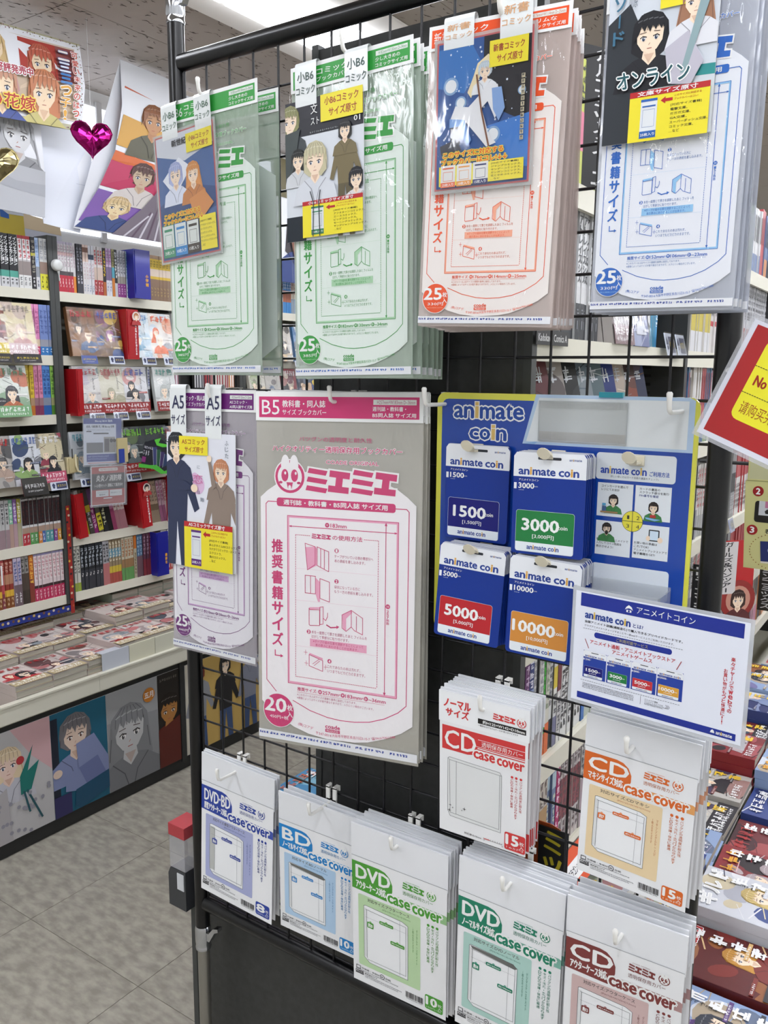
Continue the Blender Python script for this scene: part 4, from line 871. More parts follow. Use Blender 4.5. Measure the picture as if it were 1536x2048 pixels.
def info_block(a, u0, v0, u1, v1, head, lines, pc):
    a.rect(u0, v0, u1, v1, YE, 4); H = v1 - v0; W = u1 - u0
    a.rect(u0, v0, u1, v0 + H * .115, '#b52226', 5); a.text(head, u0 + W * .1, v0 + H * .012, u1 - W * .15, v0 + H * .1, WH, .03, l=6)
    a.rr(u0 + W * .15, v0 + H * .17, u0 + W * .36, v1 - H * .06, '#d9dde0', .008, 5); a.rect(u0 + W * .15, v0 + H * .17, u0 + W * .36, v0 + H * .22, pc, 6); a.rect(u0 + W * .15, v1 - H * .2, u0 + W * .36, v1 - H * .06, pc, 6)
    a.rect(u0 + W * .17, v0 + H * .3, u0 + W * .34, v0 + H * .33, pc, 6); a.frame(u0 + W * .18, v0 + H * .38, u0 + W * .33, v0 + H * .72, .003, pc, 6)
    a.text('25枚入り', u0 + W * .165, v1 - H * .16, u0 + W * .345, v1 - H * .1, WH, .02, l=7)
    a.poly([(u0 + W * .4, v0 + H * .24), (u0 + W * .46, v0 + H * .17), (u0 + W * .46, v0 + H * .21), (u0 + W * .55, v0 + H * .21), (u0 + W * .55, v0 + H * .27), (u0 + W * .46, v0 + H * .27), (u0 + W * .46, v0 + H * .31)], '#b52226', 5)
    a.text('このサイズに対応する', u0 + W * .57, v0 + H * .155, u1 - W * .1, v0 + H * .2, '#b53a1c', .01, l=5); a.text('ブックカバーはコレ!', u0 + W * .57, v0 + H * .225, u1 - W * .14, v0 + H * .27, '#b53a1c', .01, l=5)
    for i, t in enumerate(lines): a.text(t, u0 + W * .53, v0 + H * (.33 + .085 * i), u0 + W * (.53 + .042 * len(t)), v0 + H * (.385 + .085 * i), '#33301c', .01, l=5)
CM = ['[対応サイズ書籍]', 'アフタヌーンコミックス、', 'エースコミックス、', 'ビッグコミックス、', 'モーニングコミックス、', 'ヤングジャンプコミックス、', '…など']
def yel_label(a, u0, v0, u1, v1, t1, t2, rot=0):
    a.rect(u0, v0, u1, v1, YE, 12); w = u1 - u0; h = v1 - v0
    a.text(t1, u0 + w * .1, v0 + h * .16, u1 - w * .1, v0 + h * .44, '#a0402a', .02, l=13); a.text(t2, u0 + w * .2, v0 + h * .56, u1 - w * .14, v0 + h * .86, '#a0402a', .02, l=13)
def art_g2(a):       # generic group of invented figures in black, grey and tan
    a.rr(0, 0, 1, 1, '#d3d8df', .03, 0); a.rect(0, .0, 1, .255, '#1b1c26', 1); a.rect(0, .82, .26, 1, '#0d1a26', 2)
    bust(a, .06, .13, .12, '#8a8a5c', '#3a4044', l=2, seed=1, lng=0); a.poly([(0, .22), (.2, .2), (.12, .45), (0, .62)], '#3c4444', 9)
    figure(a, .78, .22, .82, '#1d1c1c', '#736746', '#5b5238', l=9, seed=2); bust(a, .17, .42, .09, '#20201e', '#c9ccd0', l=9, seed=6)
    bust(a, .40, .44, .145, '#c3bc9a', '#cfd3da', l=16, seed=4, lng=.1); a.line([(.34, .66), (.38, .74), (.37, .98)], .012, '#3a4046', 26); a.line([(.47, .66), (.45, .74), (.46, .98)], .012, '#3a4046', 26)
    bust(a, .92, .62, .09, '#1a1a20', '#d8d4d4', l=16, seed=9, lng=0)
    a.text('文', .345, .045, .43, .115, WH, .0, l=10); a.text('スト', .345, .14, .455, .19, WH, 0, l=10); a.text('01', .89, .19, .965, .225, WH, .02, l=10); a.scrib(.33, .235, .8, .248, 18, '#8a8e90', 10, wd=.003)
    yel_label(a, .475, -.01, 1.0, .185, '小B6コミック', 'サイズ原寸')
    b = Art(a.w * .78, a.h * .27, a.x0 + a.w * .23, a.z0 - a.h * .725, a.y - .0022, a.mb); info_block(b, 0, 0, .99, .96, '小B6コミックサイズ原寸', CM, '#2e7a52')
def art_orgf(a):     # starry blue ground, generic reclining white-clad figure
    a.rect(0, 0, 1, 1, '#b45b5c', 0); a.rect(.02, .012, .98, .988, '#24508f', 1); a.poly([(.5, .012), (.98, .012), (.98, .62), (.66, .5), (.5, .2)], '#0d0f1c', 2)
    a.poly([(.02, .05), (.35, .012), (.5, .2), (.3, .36), (.02, .3)], '#2f6fb4', 2); a.poly([(.55, .6), (.98, .55), (.98, .9), (.6, .85)], '#3b78c4', 2)
    rn = random.Random(4)
    for k in range(60): a.circ(rn.uniform(.05, .95), rn.uniform(.05, .7), rn.choice((.004, .006, .01)), '#d8e2ee', 3, 8)
    for x, y, r in ((.16, .3, .06), (.27, .42, .045), (.62, .66, .055), (.9, .4, .03)): a.circ(x, y, r * 1.35, '#7fa2c8', 3, 18); a.circ(x, y, r, '#dfe3e4', 4, 18)
    a.poly([(.40, .26), (.34, .36), (.38, .40), (.50, .22), (.6, .17), (.55, .13), (.44, .18)], '#e6d7ae', 5)
    bust(a, .52, .235, .07, '#c5d2dc', '#dfe2e6', l=5, seed=8, lng=-.2)
    a.poly([(.16, .54), (.22, .44), (.36, .46), (.46, .40), (.56, .32), (.66, .34), (.70, .48), (.64, .56), (.56, .44), (.50, .48), (.58, .66), (.66, .72), (.56, .74), (.44, .64), (.34, .56), (.26, .58), (.20, .66)], '#dcdde0', 14)
    a.poly([(.60, .36), (.70, .36), (.74, .50), (.68, .58), (.62, .50)], '#7fa0d0', 15); a.poly([(.16, .52), (.32, .54), (.40, .68), (.36, .72), (.26, .60), (.16, .58)], '#6f9ad2', 15)
    a.line([(.44, .26), (.50, .50), (.60, .78)], .018, '#7a5038', 16); a.poly([(.17, .58), (.28, .58), (.28, .70), (.18, .70)], '#22222c', 16); a.poly([(.06, .70), (.24, .66), (.30, .74), (.08, .76)], '#343844', 16)
    yel_label(a, .565, .055, .955, .225, '新書コミック', 'サイズ原寸')
    a.text('このサイズに対応する', .1, .745, .74, .785, '#e04a1c', .03, YE, .16, l=17); a.text('ブックカバーはコレ!↓↓', .08, .795, .78, .835, '#e04a1c', .03, YE, .16, l=17)
    a.rect(.06, .84, .95, .975, YE, 17)
    for i, (pc, nm) in enumerate((('#e06a3c', '25枚入り'), ('#e0963c', '10枚入り'), ('#26306a', '15枚入り'))):
        u = .08 + .175 * i; a.rect(u, .835, u + .16, .985, '#dcdcda', 18); a.rect(u, .95, u + .16, .985, pc, 19); a.text(nm, u + .02, .956, u + .14, .978, WH, .01, l=20); a.frame(u + .03, .88, u + .13, .94, .004, pc, 19); a.rect(u + .02, .85, u + .14, .86, pc, 19)
    for i, t in enumerate(('[対応サイズ書籍]', 'ジャンプコミックス、', 'サンデーコミックス、', 'ガンガンコミックス、', '花とゆめコミックス、', '…など')): a.text(t, .62, .85 + .0205 * i, .62 + .031 * len(t), .863 + .0205 * i, '#33301c', .01, l=18)
    for q in range(12): a.rect(.90, .3 + q * .036, .935, .328 + q * .036, '#c9bfa0', 16); a.scrib(.903, .302 + q * .036, .932, .326 + q * .036, 1, '#1a2238', 17, dens=6, seed=q)
def art_g1f(a):      # generic pair of invented figures, white-blue and orange
    a.rect(0, 0, 1, 1, '#b45b5c', 0); a.rect(.02, .012, .98, .988, '#3d5f96', 1); a.poly([(.02, .012), (.98, .012), (.98, .16), (.5, .24), (.02, .15)], '#c9cdd6', 2); a.poly([(.02, .55), (.5, .42), (.98, .5), (.98, .65), (.02, .75)], '#27467c', 2)
    a.poly([(.1, .35), (.4, .2), (.6, .3), (.3, .5)], '#dfe3ec', 3)
    a.text('新世紀', .3, .06, .55, .11, '#23232c', .04, l=10)
    bust(a, .33, .33, .115, '#a8b2da', '#d6dcec', l=4, seed=2, lng=.1); bust(a, .63, .36, .11, '#d9924a', '#c07a3c', l=4, seed=5, lng=1.5)
    a.poly([(.55, .55), (.8, .5), (.95, .62), (.75, .72), (.6, .66)], '#cf8a4a', 12)
    yel_label(a, .55, .045, .98, .19, '小B6コミック', 'サイズ原寸')
    a.text('このサイズに対応する', .1, .625, .72, .665, '#d8501c', .03, YE, .14, l=13); a.text('ブックカバーはコレ!↓↓', .08, .675, .76, .715, '#d8501c', .03, YE, .14, l=13)
    a.rect(.7, .70, .97, .97, YE, 13)
    for i, (pc, nm) in enumerate((('#3f8f6a', '25枚入り'), ('#2b84c6', '10枚入り'), ('#3a2f28', '15枚入り'))):
        u = .05 + .215 * i; a.rect(u, .715, u + .2, .97, '#d6dcd8', 14); a.frame(u, .715, u + .2, .97, .008, pc, 15); a.rect(u, .90, u + .2, .97, pc, 15); a.text(nm, u + .02, .92, u + .18, .95, WH, .01, l=16); a.frame(u + .04, .79, u + .16, .89, .005, pc, 15); a.rect(u + .03, .745, u + .17, .765, pc, 15)
    for i, t in enumerate(CM): a.text(t, .71, .735 + .031 * i, .71 + .021 * len(t), .752 + .031 * i, '#33301c', .01, l=14)
def art_bluef(a):    # generic dark-haired figure and companion on white
    a.rect(0, 0, 1, 1, '#ccd2da', 0); a.poly([(0, .3), (.2, .2), (.42, .5), (.4, 1), (0, 1)], '#2b3036', 1); a.poly([(.3, .6), (1, .62), (1, .68), (.3, .66)], '#2a8a8a', 1)
    bust(a, .40, .40, .16, '#16171d', '#1c1d24', l=2, seed=3, lng=.2); bust(a, .80, .26, .13, '#9c6f54', '#d9dadf', l=9, seed=6, lng=1.6)
    a.poly([(.55, .5), (.75, .42), (.9, .6), (.8, .72), (.6, .7)], '#b9b6c2', 18); a.poly([(.86, .2), (.95, .2), (.75, .65), (.70, .65)], '#8aa2a6', 18)
    for q, ch in enumerate('ソード'): a.text(ch if ch != 'ー' else '|', .06, .16 + q * .095, .16, .235 + q * .095, '#3f6f8a', .03, l=16)
    a.text('川原', .19, .16, .27, .23, '#55606a', 0, l=16); a.text('オンライン', .14, .595, .80, .69, '#23555c', .02, WH, .08, l=20, skew=-.2)
    yel_label(a, .48, .03, 1.0, .27, '文庫', 'サイズ原寸')
    b = Art(a.w * .72, a.h * .29, a.x0 + a.w * .26, a.z0 - a.h * .72, a.y - .0032, a.mb); info_block(b, 0, 0, 1, 1, '文庫サイズ原寸', ['[対応サイズ書籍]', '電撃文庫、', 'ガガガ文庫、', 'GA文庫、', 'スーパーダッシュ文庫、', 'コミック文庫、', '…など'], '#2a5ea8')
def art_a5(a):       # generic office couple on white
    a.rr(0, 0, 1, 1, '#dfe1ea', .03, 0); a.ell(.46, .38, .1, .07, '#d9b6d6', 1); a.ell(.42, .34, .06, .05, '#d9b6d6', 1)
    figure(a, .15, .02, 1.25, '#22262e', '#2b3350', '#2b3350', l=2, seed=3); a.line([(.02, .075), (.035, .075)], .01, '#20242c', 14)
    figure(a, .80, .2, 1.05, '#c98a66', '#8d7d72', '#b2aaa0', l=2, seed=6); a.poly([(.10, .35), (.30, .36), (.40, .41), (.28, .43), (.10, .42)], '#2b3350', 12); a.ell(.42, .405, .05, .03, SK, 13)
    a.poly([(.62, .20), (.66, .20), (.74, .38), (.68, .40)], '#8d7d72', 12); a.ell(.64, .18, .035, .025, SK, 13)
    a.text('に', .46, .235, .50, .26, '#77808c', 0, l=8); a.text('恋', .40, .30, .54, .37, '#c96a9e', 0, l=9); a.text('は', .46, .42, .50, .445, '#77808c', 0, l=8); a.text('難', .5, .47, .56, .5, '#77808c', 0, l=8)
    for q, ch in enumerate('ふじた'): a.text(ch, .86, .045 + q * .045, .91, .078 + q * .045, '#55606a', 0, l=8)
    yel_label(a, .20, .025, .62, .16, 'A5コミック', 'サイズ原寸')
    b = Art(a.w * .70, a.h * .345, a.x0 + a.w * .275, a.z0 - a.h * .655, a.y - .0030, a.mb); info_block(b, 0, 0, 1, 1, 'A5コミックサイズ原寸', ['[対応サイズ書籍]', 'まんがタイムKRコミックス、', 'カドカワコミックス・エース', 'エクストラ、', '角川コミックス、', '…など'], '#5a2a78')
def rel(xh, D, z, rz, ti, pi, dx, dz, dy=.006): return pose(xh, D, z, rz, ti, pi) @ Matrix.Translation((dx, -dy, dz))
# positions measured in the frame of the pack behind each card
sample('laminated sample card with pale blue and orange figures on leftmost green packs', rel(.1, .055, 1.912, -1.9, .5, .5, -.089, -.0485, .007) @ Matrix.Rotation(R(-3.4), 4, 'Y'), .134, .190, -.0195, art_g1f, ((.018, .040), (.094, .038)), ('小B6', 'コミック'), stc='#4d6a58')
sample('white and black sample card with tan and grey figures on second green packs', rel(.4, .095, 1.899, -.3, 1.1, .7, -.0935, -.045, .007), .129, .178, -.006, art_g2, ((.03, .042), (.112, .042)), ('小B6', 'コミック'), lam=False, stc='#39504a')
sample('laminated starry blue sample card on the orange packs', rel(.65, .155, 1.872, 2.9, -1.8, .1, -.0885, -.021, .007) @ Matrix.Rotation(R(-1.5), 4, 'Y'), .112, .153, .014, art_orgf, ((.040, .020), (.106, .028)), ('新書', 'コミック'), stc='#d9a574')
sample('sample card with dark-haired figure on the blue packs at top right', rel(.83, .15, 1.872, 0, -.6, .3, -.0660, .010, .007), .104, .158, .001, art_bluef, ((.03, .012), (.08, .012)), ('文庫', 'サイズ'), lam=False)
sample('white sample card with an office couple on the purple packs', rel(.1, .05, 1.472, 1, .5, 1.9, -.099, -.070, .007), .155, .222, -.003, art_a5, ((.026, .072), (.105, .072)), ('A5', 'サイズ'), lam=False, stc='#2d2f52')
# ------------------------------------------------------------------ shelving
gon = mat('#3f4140', .45, spec=.4); gon2 = mat('#2a2b2b', .5); ivory = mat('#cfccbd', .45); ivory2 = mat('#c4c1b0', .5); shelf_dk = mat('#4a4a44', .6)
LV = (.69, .897, 1.112, 1.345, 1.55, 1.77)          # shelf board tops
def bay(name, label, y0, y1, xb, xf, sgn, table=True, xt=None, panels=None):
    """one bay of shelving; boards between x=xb (back) and x=xf (front edge); sgn = +1 facing +X"""
    t = thing(name, label, 'bookcase', (xb, y0, 0)); T = lambda b, n, p=t: b.build(n, p)
    L = y1 - y0; f = (xf - xb)
    def bx(b, x0, z0, x1, z1, m, ya=.0, yb=None):
        yb = L if yb is None else yb; x0, x1 = sorted((x0 * sgn, x1 * sgn)); b.box((x0, ya, z0), (x1, yb, z1), m); return b
    F = abs(f)
    for z in LV:
        o = T(bx(bx(MB(), .012, z - .02, F - .006, z, ivory2, .018, L - .018), F - .006, z - .032, F, z + .002, ivory, .018, L - .018), 'shelf_board')
    o = T(bx(MB(), 0, .657, .01, 1.97, mat('#a8a598', .6), .0), 'back_panel')
    for k in (0, 1):
        ya = 0 if k == 0 else L - .018
        b = MB(); bx(b, .01, .657, F + .004, 1.955, gon, ya, ya + .018)
        o = T(b, 'upright')
    return t
Y_A0, Y_A1 = -.10, .803
bayA = bay('wall_bookcase', 'left-hand bay of the tall manga bookcase, cut off by the photo edge', Y_A0, Y_A1, XL + .002, -1.542, 1)
bayB = bay('wall_bookcase', 'manga bookcase bay right of the dark upright with the white disc', Y_A1 + .001, 1.72, XL + .002, -1.542, 1)
bayC = bay('wall_bookcase', 'far manga bookcase bay seen between the two green pack stacks', 1.722, 2.64, XL + .002, -1.542, 1)
bayD = bay('wall_bookcase', 'farthest bay of the manga bookcase behind the wire panel', 2.642, 3.56, XL + .002, -1.542, 1)
# the low display table in front of the left bookcase
def low_table(label, xb, xf, y0, y1, sgn, n):
    t = thing('display_table', label, 'display table', (xb, y0, 0)); L = y1 - y0; F = abs(xf - xb)
    def bx(x0, z0, x1, z1, m, ya=0, yb=L):
        x0, x1 = sorted((x0 * sgn, x1 * sgn)); return MB().box((x0, ya, z0), (x1, yb, z1), m)
    bx(0, .44, F - .01, .46, ivory2).build('table_top', t)
    b = MB(); x0, x1 = sorted(((F - .012) * sgn, F * sgn)); 
    for k in range(n):
        q = MB(); w = L / n; q.box((x0, w * k, .447), (x1, w * (k + 1) - .001, .500), ivory); q.bevbox((x0 - (.004 if sgn > 0 else 0), w * k, .494), (x1 + (.006 if sgn > 0 else .01), w * (k + 1) - .001, .508), ivory, .004) if False else q.box((x0 - .006, w * k, .500), (x1 + .004, w * (k + 1) - .001, .506), ivory)
        q.build('front_lip', t)
    bx(F - .045, 0, F - .05, .05, gon2).build('plinth', t); bx(F - .055, .05, F - .032, .44, gon2).build('front_panel', t)
    bx(.0, .0, .02, .44, gon2).build('rear_support', t)
    return t
ltab = low_table('long ivory-edged book table under the left bookcase', XL + .012, -1.187, -.1, 2.9, 1, 4)
b = MB(); b.box((0, 0, .46), (.012, 3.0, .655), ivory2); b.build('back_strip', ltab)
# posters on the front of the table: plain generic illustrations of the same colours
def poster(label, y0, y1, z0, z1, x, art, name='front_poster', cat='poster'):
    W, H = y1 - y0, z1 - z0
    M = Matrix(((0, -1, 0, x), (1, 0, 0, (y0 + y1) / 2), (0, 0, 1, z1), (0, 0, 0, 1)))
    t = thing(name, label, cat, M=M)
    MB().box((-W / 2, 0, -H), (W / 2, .002, 0), P('#cfd0d0')).build('sheet', t)
    b = MB(); a = Art(W, H, None, 0, -.0002, b); a.clip = True; art(a); b.build('printed_front', t); return t
def pa1(a): a.rect(0, 0, 1, 1, '#b9b7b8', 0); a.poly([(.4, 0), (1, 0), (1, .5), (.7, .3)], '#c9a3a6', 1); bust(a, .34, .30, .20, '#d8c3a2', '#b9b9c2', '#dcc0b2', 3, 4, lng=.5); a.circ(.52, .30, .06, '#a8343a', 12); a.poly([(.5, .45), (.72, .2), (.62, .42), (.8, .36), (.66, .6), (.5, .62)], '#1f7068', 13); a.line([(.55, .6), (.62, .8)], .03, '#24505a', 13); a.line([(.6, .6), (.8, .9)], .03, '#24505a', 13); a.poly([(0, .6), (.3, .5), (.35, 1), (0, 1)], '#aaa6a8', 12); [a.circ(.05 + .9 * random.random(), .6 + .4 * random.random(), .03, '#8f8e98', 13, 8) for _ in range(26)]
def pa2(a): a.rect(0, 0, 1, 1, '#1c5b74', 0); a.rect(.0, .05, .12, .95, '#1c2230', 1); bust(a, .42, .26, .27, '#6f6c70', '#7d86ac', '#d6bfae', 3, 8, lng=-.1, eye='#5a3a30'); a.poly([(.42, .36), (.75, .32), (1, .6), (1, .82), (.55, .84), (.2, .78), (.22, .62), (.45, .6)], '#7d86ac', 13); a.poly([(.45, .6), (.8, .55), (.98, .8), (.6, .82)], '#67709a', 14); a.poly([(.38, .80), (1, .74), (1, .92), (.45, 1), (.35, .95)], '#1e4a66', 15); a.rect(0, .8, .3, 1, '#33305a', 12); a.ell(.08, .58, .08, .04, '#d6bfae', 14)
def pa3(a): a.rect(0, 0, 1, 1, '#8c8d90', 0); a.poly([(.0, .0), (1, 0), (1, .35), (0, .3)], '#9b9c9e', 1); bust(a, .42, .45, .36, '#7f8083', '#75767a', '#b9b9ba', 3, 11, lng=.8, eye='#4a4a4c'); a.circ(.82, .16, .12, '#c27a2c', 16); a.text('五月', .73, .13, .91, .19, WH, .02, l=17)
def pa4(a): a.rect(0, 0, 1, 1, '#241f1c', 0); bust(a, .5, .4, .5, '#1e1712', '#5b2018', '#a8743c', 3, 5, lng=-.1, eye='#2a2018'); a.poly([(0, .6), (1, .5), (1, 1), (0, 1)], '#5a231b', 13); a.scrib(.1, .05, .9, .08, 8, '#77716a', 14)
def pa5(a):
    a.rect(0, 0, 1, 1, '#c3a35c', 0); a.rect(0, 0, .05, 1, '#cfcabc', 1)
    for k, (x, h_, t_) in enumerate(((.12, '#7a3328', '#8a8c92'), (.36, '#171618', '#201f22'), (.60, '#332a26', '#7e8190'), (.86, '#2a2628', '#9c9692'))): figure(a, x, .06 + .02 * (k % 2), 1.15, h_, t_, '#3c5078', l=2 + 10 * k, seed=k)
PX = -1.2165
poster('pale pink and grey poster on the table front, partly cut by the photo edge', .25, .476, .055, .413, PX, pa1)
poster('teal poster of a grey-haired figure in blue jacket on the table front', .477, .690, .055, .413, PX, pa2)
poster('grey monochrome poster with orange dot on the table front', .691, .912, .055, .413, PX, pa3)
poster('dark brown poster on the table front beside the left pole', .913, 1.015, .055, .413, PX, pa4)
poster('ochre poster of standing figures on the table front behind the grid', 1.045, 1.62, .055, .413, PX, pa5)
b = MB(); b.box((0, 0, 0), (.010, .02, .40), gon2); o = b.build('trim_1'); o.location = (-1.222, 1.018, .04); o['kind'] = 'structure'
# ------------------------------------------------------------------ books
page_m = mat('#a39f92', .8)
def spine_mesh(t, h, d, base, bands, title=None, foot=None, seed=0):
    """a paperback, spine towards local -Y; bands: (v0, v1, colour); title: (v0, v1, colour, text|None, backing|None)"""
    b = MB(); cm = P(base)
    b.box((.0006, .002, .0012), (t - .0006, d - .002, h - .0012), page_m)
    b.box((0, 0, 0), (.0006, d, h), cm); b.box((t - .0006, 0, 0), (t, d, h), cm); b.box((0, 0, 0), (t, .002, h), cm)
    a = Art(t, h, 0, h, -.0002, b, .00025)
    for v0, v1, c in bands: a.rect(0, v0, 1, v1, c, 0)
    rn = random.Random(seed)
    if title:
        v0, v1, c, tx, bk = title
        if bk: a.rect(.06, v0 - .01, .94, v1 + .01, bk, 1)
        if tx:
            n = len(tx)
            for i, ch in enumerate(tx): a.text('|' if ch == 'ー' else ch, .14, v0 + (v1 - v0) * i / n, .86, v0 + (v1 - v0) * (i + .84) / n, c, .03, l=2)
        else: a.scrib(.14, v0, .86, v1, max(3, int((v1 - v0) * h / t * 1.15)), c, 2, True, dens=4, wd=.13, seed=seed)
    if foot:
        v0, v1, c = foot; a.scrib(.25, v0, .75, v1, max(2, int((v1 - v0) * h / t * 1.4)), c, 2, True, dens=3, wd=.12, seed=seed + 1)
    return b.mesh('comic_book')
ZL = {0: 'bottom', 1: 'fifth', 2: 'fourth', 3: 'third', 4: 'second', 5: 'top'}
SHN = {5: 'top shelf', 4: 'second shelf', 3: 'third shelf', 2: 'fourth shelf', 1: 'fifth shelf', 0: 'lowest shelf'}
cnt = {}; PILE = []
def books(bayname, x, y, z, runs, shelf, h=.172, d=.120, lean=0, step=None):
    """runs: (n, thickness, colour word, base, bands, title, foot); books stand from y on towards +Y, spines facing +X"""
    key = (bayname, shelf)
    for r in runs:
        if r[0] == 'gap': y += r[1]; continue
        n, t, word, base, bands, title, foot = r[:7]; hh = r[7] if len(r) > 7 else h
        me = spine_mesh(t, hh, d, base, bands, title, foot, len(word) + int(y * 1000))
        for k in range(n):
            cnt[key] = cnt.get(key, 0) + 1
            o = link('comic_book', me); dx = random.uniform(-.004, .001)
            o.matrix_world = Matrix.Translation((x + dx, y, z)) @ Matrix.Rotation(R(90), 4, 'Z') @ Matrix.Rotation(R(lean), 4, 'Y')
            tag(o, '%s comic, %s from left, %s, %s' % (word, ordi(cnt[key]), SHN[shelf], bayname), 'book', None if n == 1 else '%s comics, %s, %s' % (word, SHN[shelf], bayname)); PILE.append((o, 'comics, %s, %s' % (SHN[shelf], bayname)))
            y += t + .0006 + (math.tan(R(abs(lean))) * 0)
    return y
def spineT(t, l): return (t, l)
XS = -1.545
# bay A (left of the dark upright)
books('left bay', XS, .597, LV[5], [(5, .0155, 'black', '#242428', [(.68, .80, '#4d9a8a'), (.80, 1, '#c3c4c6')], (.05, .58, WH, 'インフェクション', None), (.83, .95, '#303034')),
    (3, .0150, 'red-titled white', '#b9b4b4', [(.0, .06, '#a02a30'), (.48, .74, '#8a7f7c'), (.74, 1, '#d2d2d0')], (.08, .44, '#b02830', None, '#e2dede'), (.78, .95, '#26262a')),
    (1, .0160, 'dark brown', '#2c2a2e', [(.3, .36, '#b9b03c')], (.06, .7, '#8f8a7c', None, None), (.75, .95, '#cfcfcf')),
    (1, .0150, 'pale blue', '#a9bcd8', [(.55, .75, '#8b8f96'), (.75, 1, '#cfcfd0')], (.05, .5, '#7896c4', None, None), (.8, .95, '#707480')),
    (2, .0155, 'white and yellow', '#c6c6c4', [(.45, .68, '#8a7468'), (.68, 1, '#cfc934')], (.05, .42, '#8f9298', None, None), (.72, .97, '#4a4620'))], 5)
books('left bay', XS, .696, LV[4], [(1, .010, 'dark red', '#6b2030', [], (.1, .8, '#c0a0a0', None, None), None), (2, .0165, 'pink', '#cf7fae', [(.0, .08, '#d78ab6'), (.68, .82, '#c9b49a'), (.82, 1, '#b32f5e')], (.12, .6, '#a0507f', None, None), (.85, .96, '#e6c6d2')), (3, .0165, 'periwinkle blue', '#6f83b9', [(.68, .82, '#8d8f9a'), (.82, 1, '#2f6fae')], (.1, .6, '#46598f', None, None), (.85, .96, '#c6d6e6'))], 4)
books('left bay', XS, .676, LV[3], [(2, .0155, 'yellow', '#d2b53c', [(.05, .12, '#b0962c'), (.65, .8, '#a8896a'), (.8, 1, '#b8702c')], (.14, .6, '#8f7a2a', None, None), None), (2, .0155, 'pink foot yellow', '#c87f9c', [(.65, .8, '#8d6a70'), (.8, 1, '#7a3352')], (.1, .6, '#a05a78', None, None), None), (2, .0155, 'blue', '#4a7ab9', [(.65, .8, '#7a8292'), (.8, 1, '#2a5a9c')], (.1, .6, '#2a4a80', None, None), None), (1, .0155, 'lime green', '#7fae4a', [(.65, .8, '#8a8a60'), (.8, 1, '#4a7a2c')], (.1, .6, '#4a6a2c', None, None), None)], 3, h=.175)
ws = lambda n, w, c: (n, .0145, w, '#c9c9c9', [(.0, .02, '#26262a'), (.62, .74, '#9a8272'), (.74, 1, c)], (.07, .56, '#4a2a2a', None, '#2a2226'), (.78, .95, '#dcdcdc'))
books('left bay', XS, .540, LV[1], [(3, .0145, 'grey and white', '#b9b9b9', [(.6, 1, '#8f7a80')], (.06, .5, '#3a3a3e', None, None), None), (1, .0145, 'mint green', '#7fb79c', [(.5, 1, '#a58a80')], (.06, .48, '#e0e8e0', None, None), None), (1, .0145, 'violet', '#8f6aa8', [(.5, 1, '#a58a90')], (.06, .48, '#e0d8e8', None, None), None), (1, .0145, 'khaki', '#aea64c', [(.5, 1, '#a09a80')], (.06, .48, '#e8e8d8', None, None), None), ws(2, 'white with red foot', '#a8343c'), ws(2, 'white with green foot', '#4f8a4a'), ws(1, 'white with orange foot', '#c07a3a'), ws(1, 'white with blue foot', '#41629c'), ws(2, 'white with teal foot', '#4a8a90'), ws(1, 'white with purple foot', '#7a4a86'), ws(1, 'white with amber foot', '#c58f2c')], 1, h=.168)
books('left bay', XS, .526, LV[0], [(4, .0145, 'brick red', '#8a3a30', [(.3, .5, '#a87a60'), (.62, .75, '#c9a23a'), (.75, 1, '#7a4a2a')], (.05, .28, '#caa090', None, None), (.78, .95, '#d0b890')), (2, .0145, 'lilac and white', '#b3a9bd', [(.55, 1, '#6a5a60')], (.06, .5, '#4a5a8a', None, None), (.7, .95, '#dadada')), (2, .0145, 'black and white', '#8f8c88', [(.35, .7, '#4a3f38'), (.7, 1, '#3a322c')], (.05, .34, '#2a2a2a', None, None), None), (1, .018, 'orange and maroon', '#b4652a', [(.5, 1, '#7a3a30')], (.05, .6, '#e0b050', None, None), None), (8, .0142, 'pale pink with crimson foot', '#cfc0c2', [(.0, .04, '#8a86a8'), (.66, .72, '#3a2a2c'), (.72, 1, '#b02a52')], (.06, .55, '#b8848c', None, '#d8cccc'), (.76, .96, '#e8c8d0'))], 0)
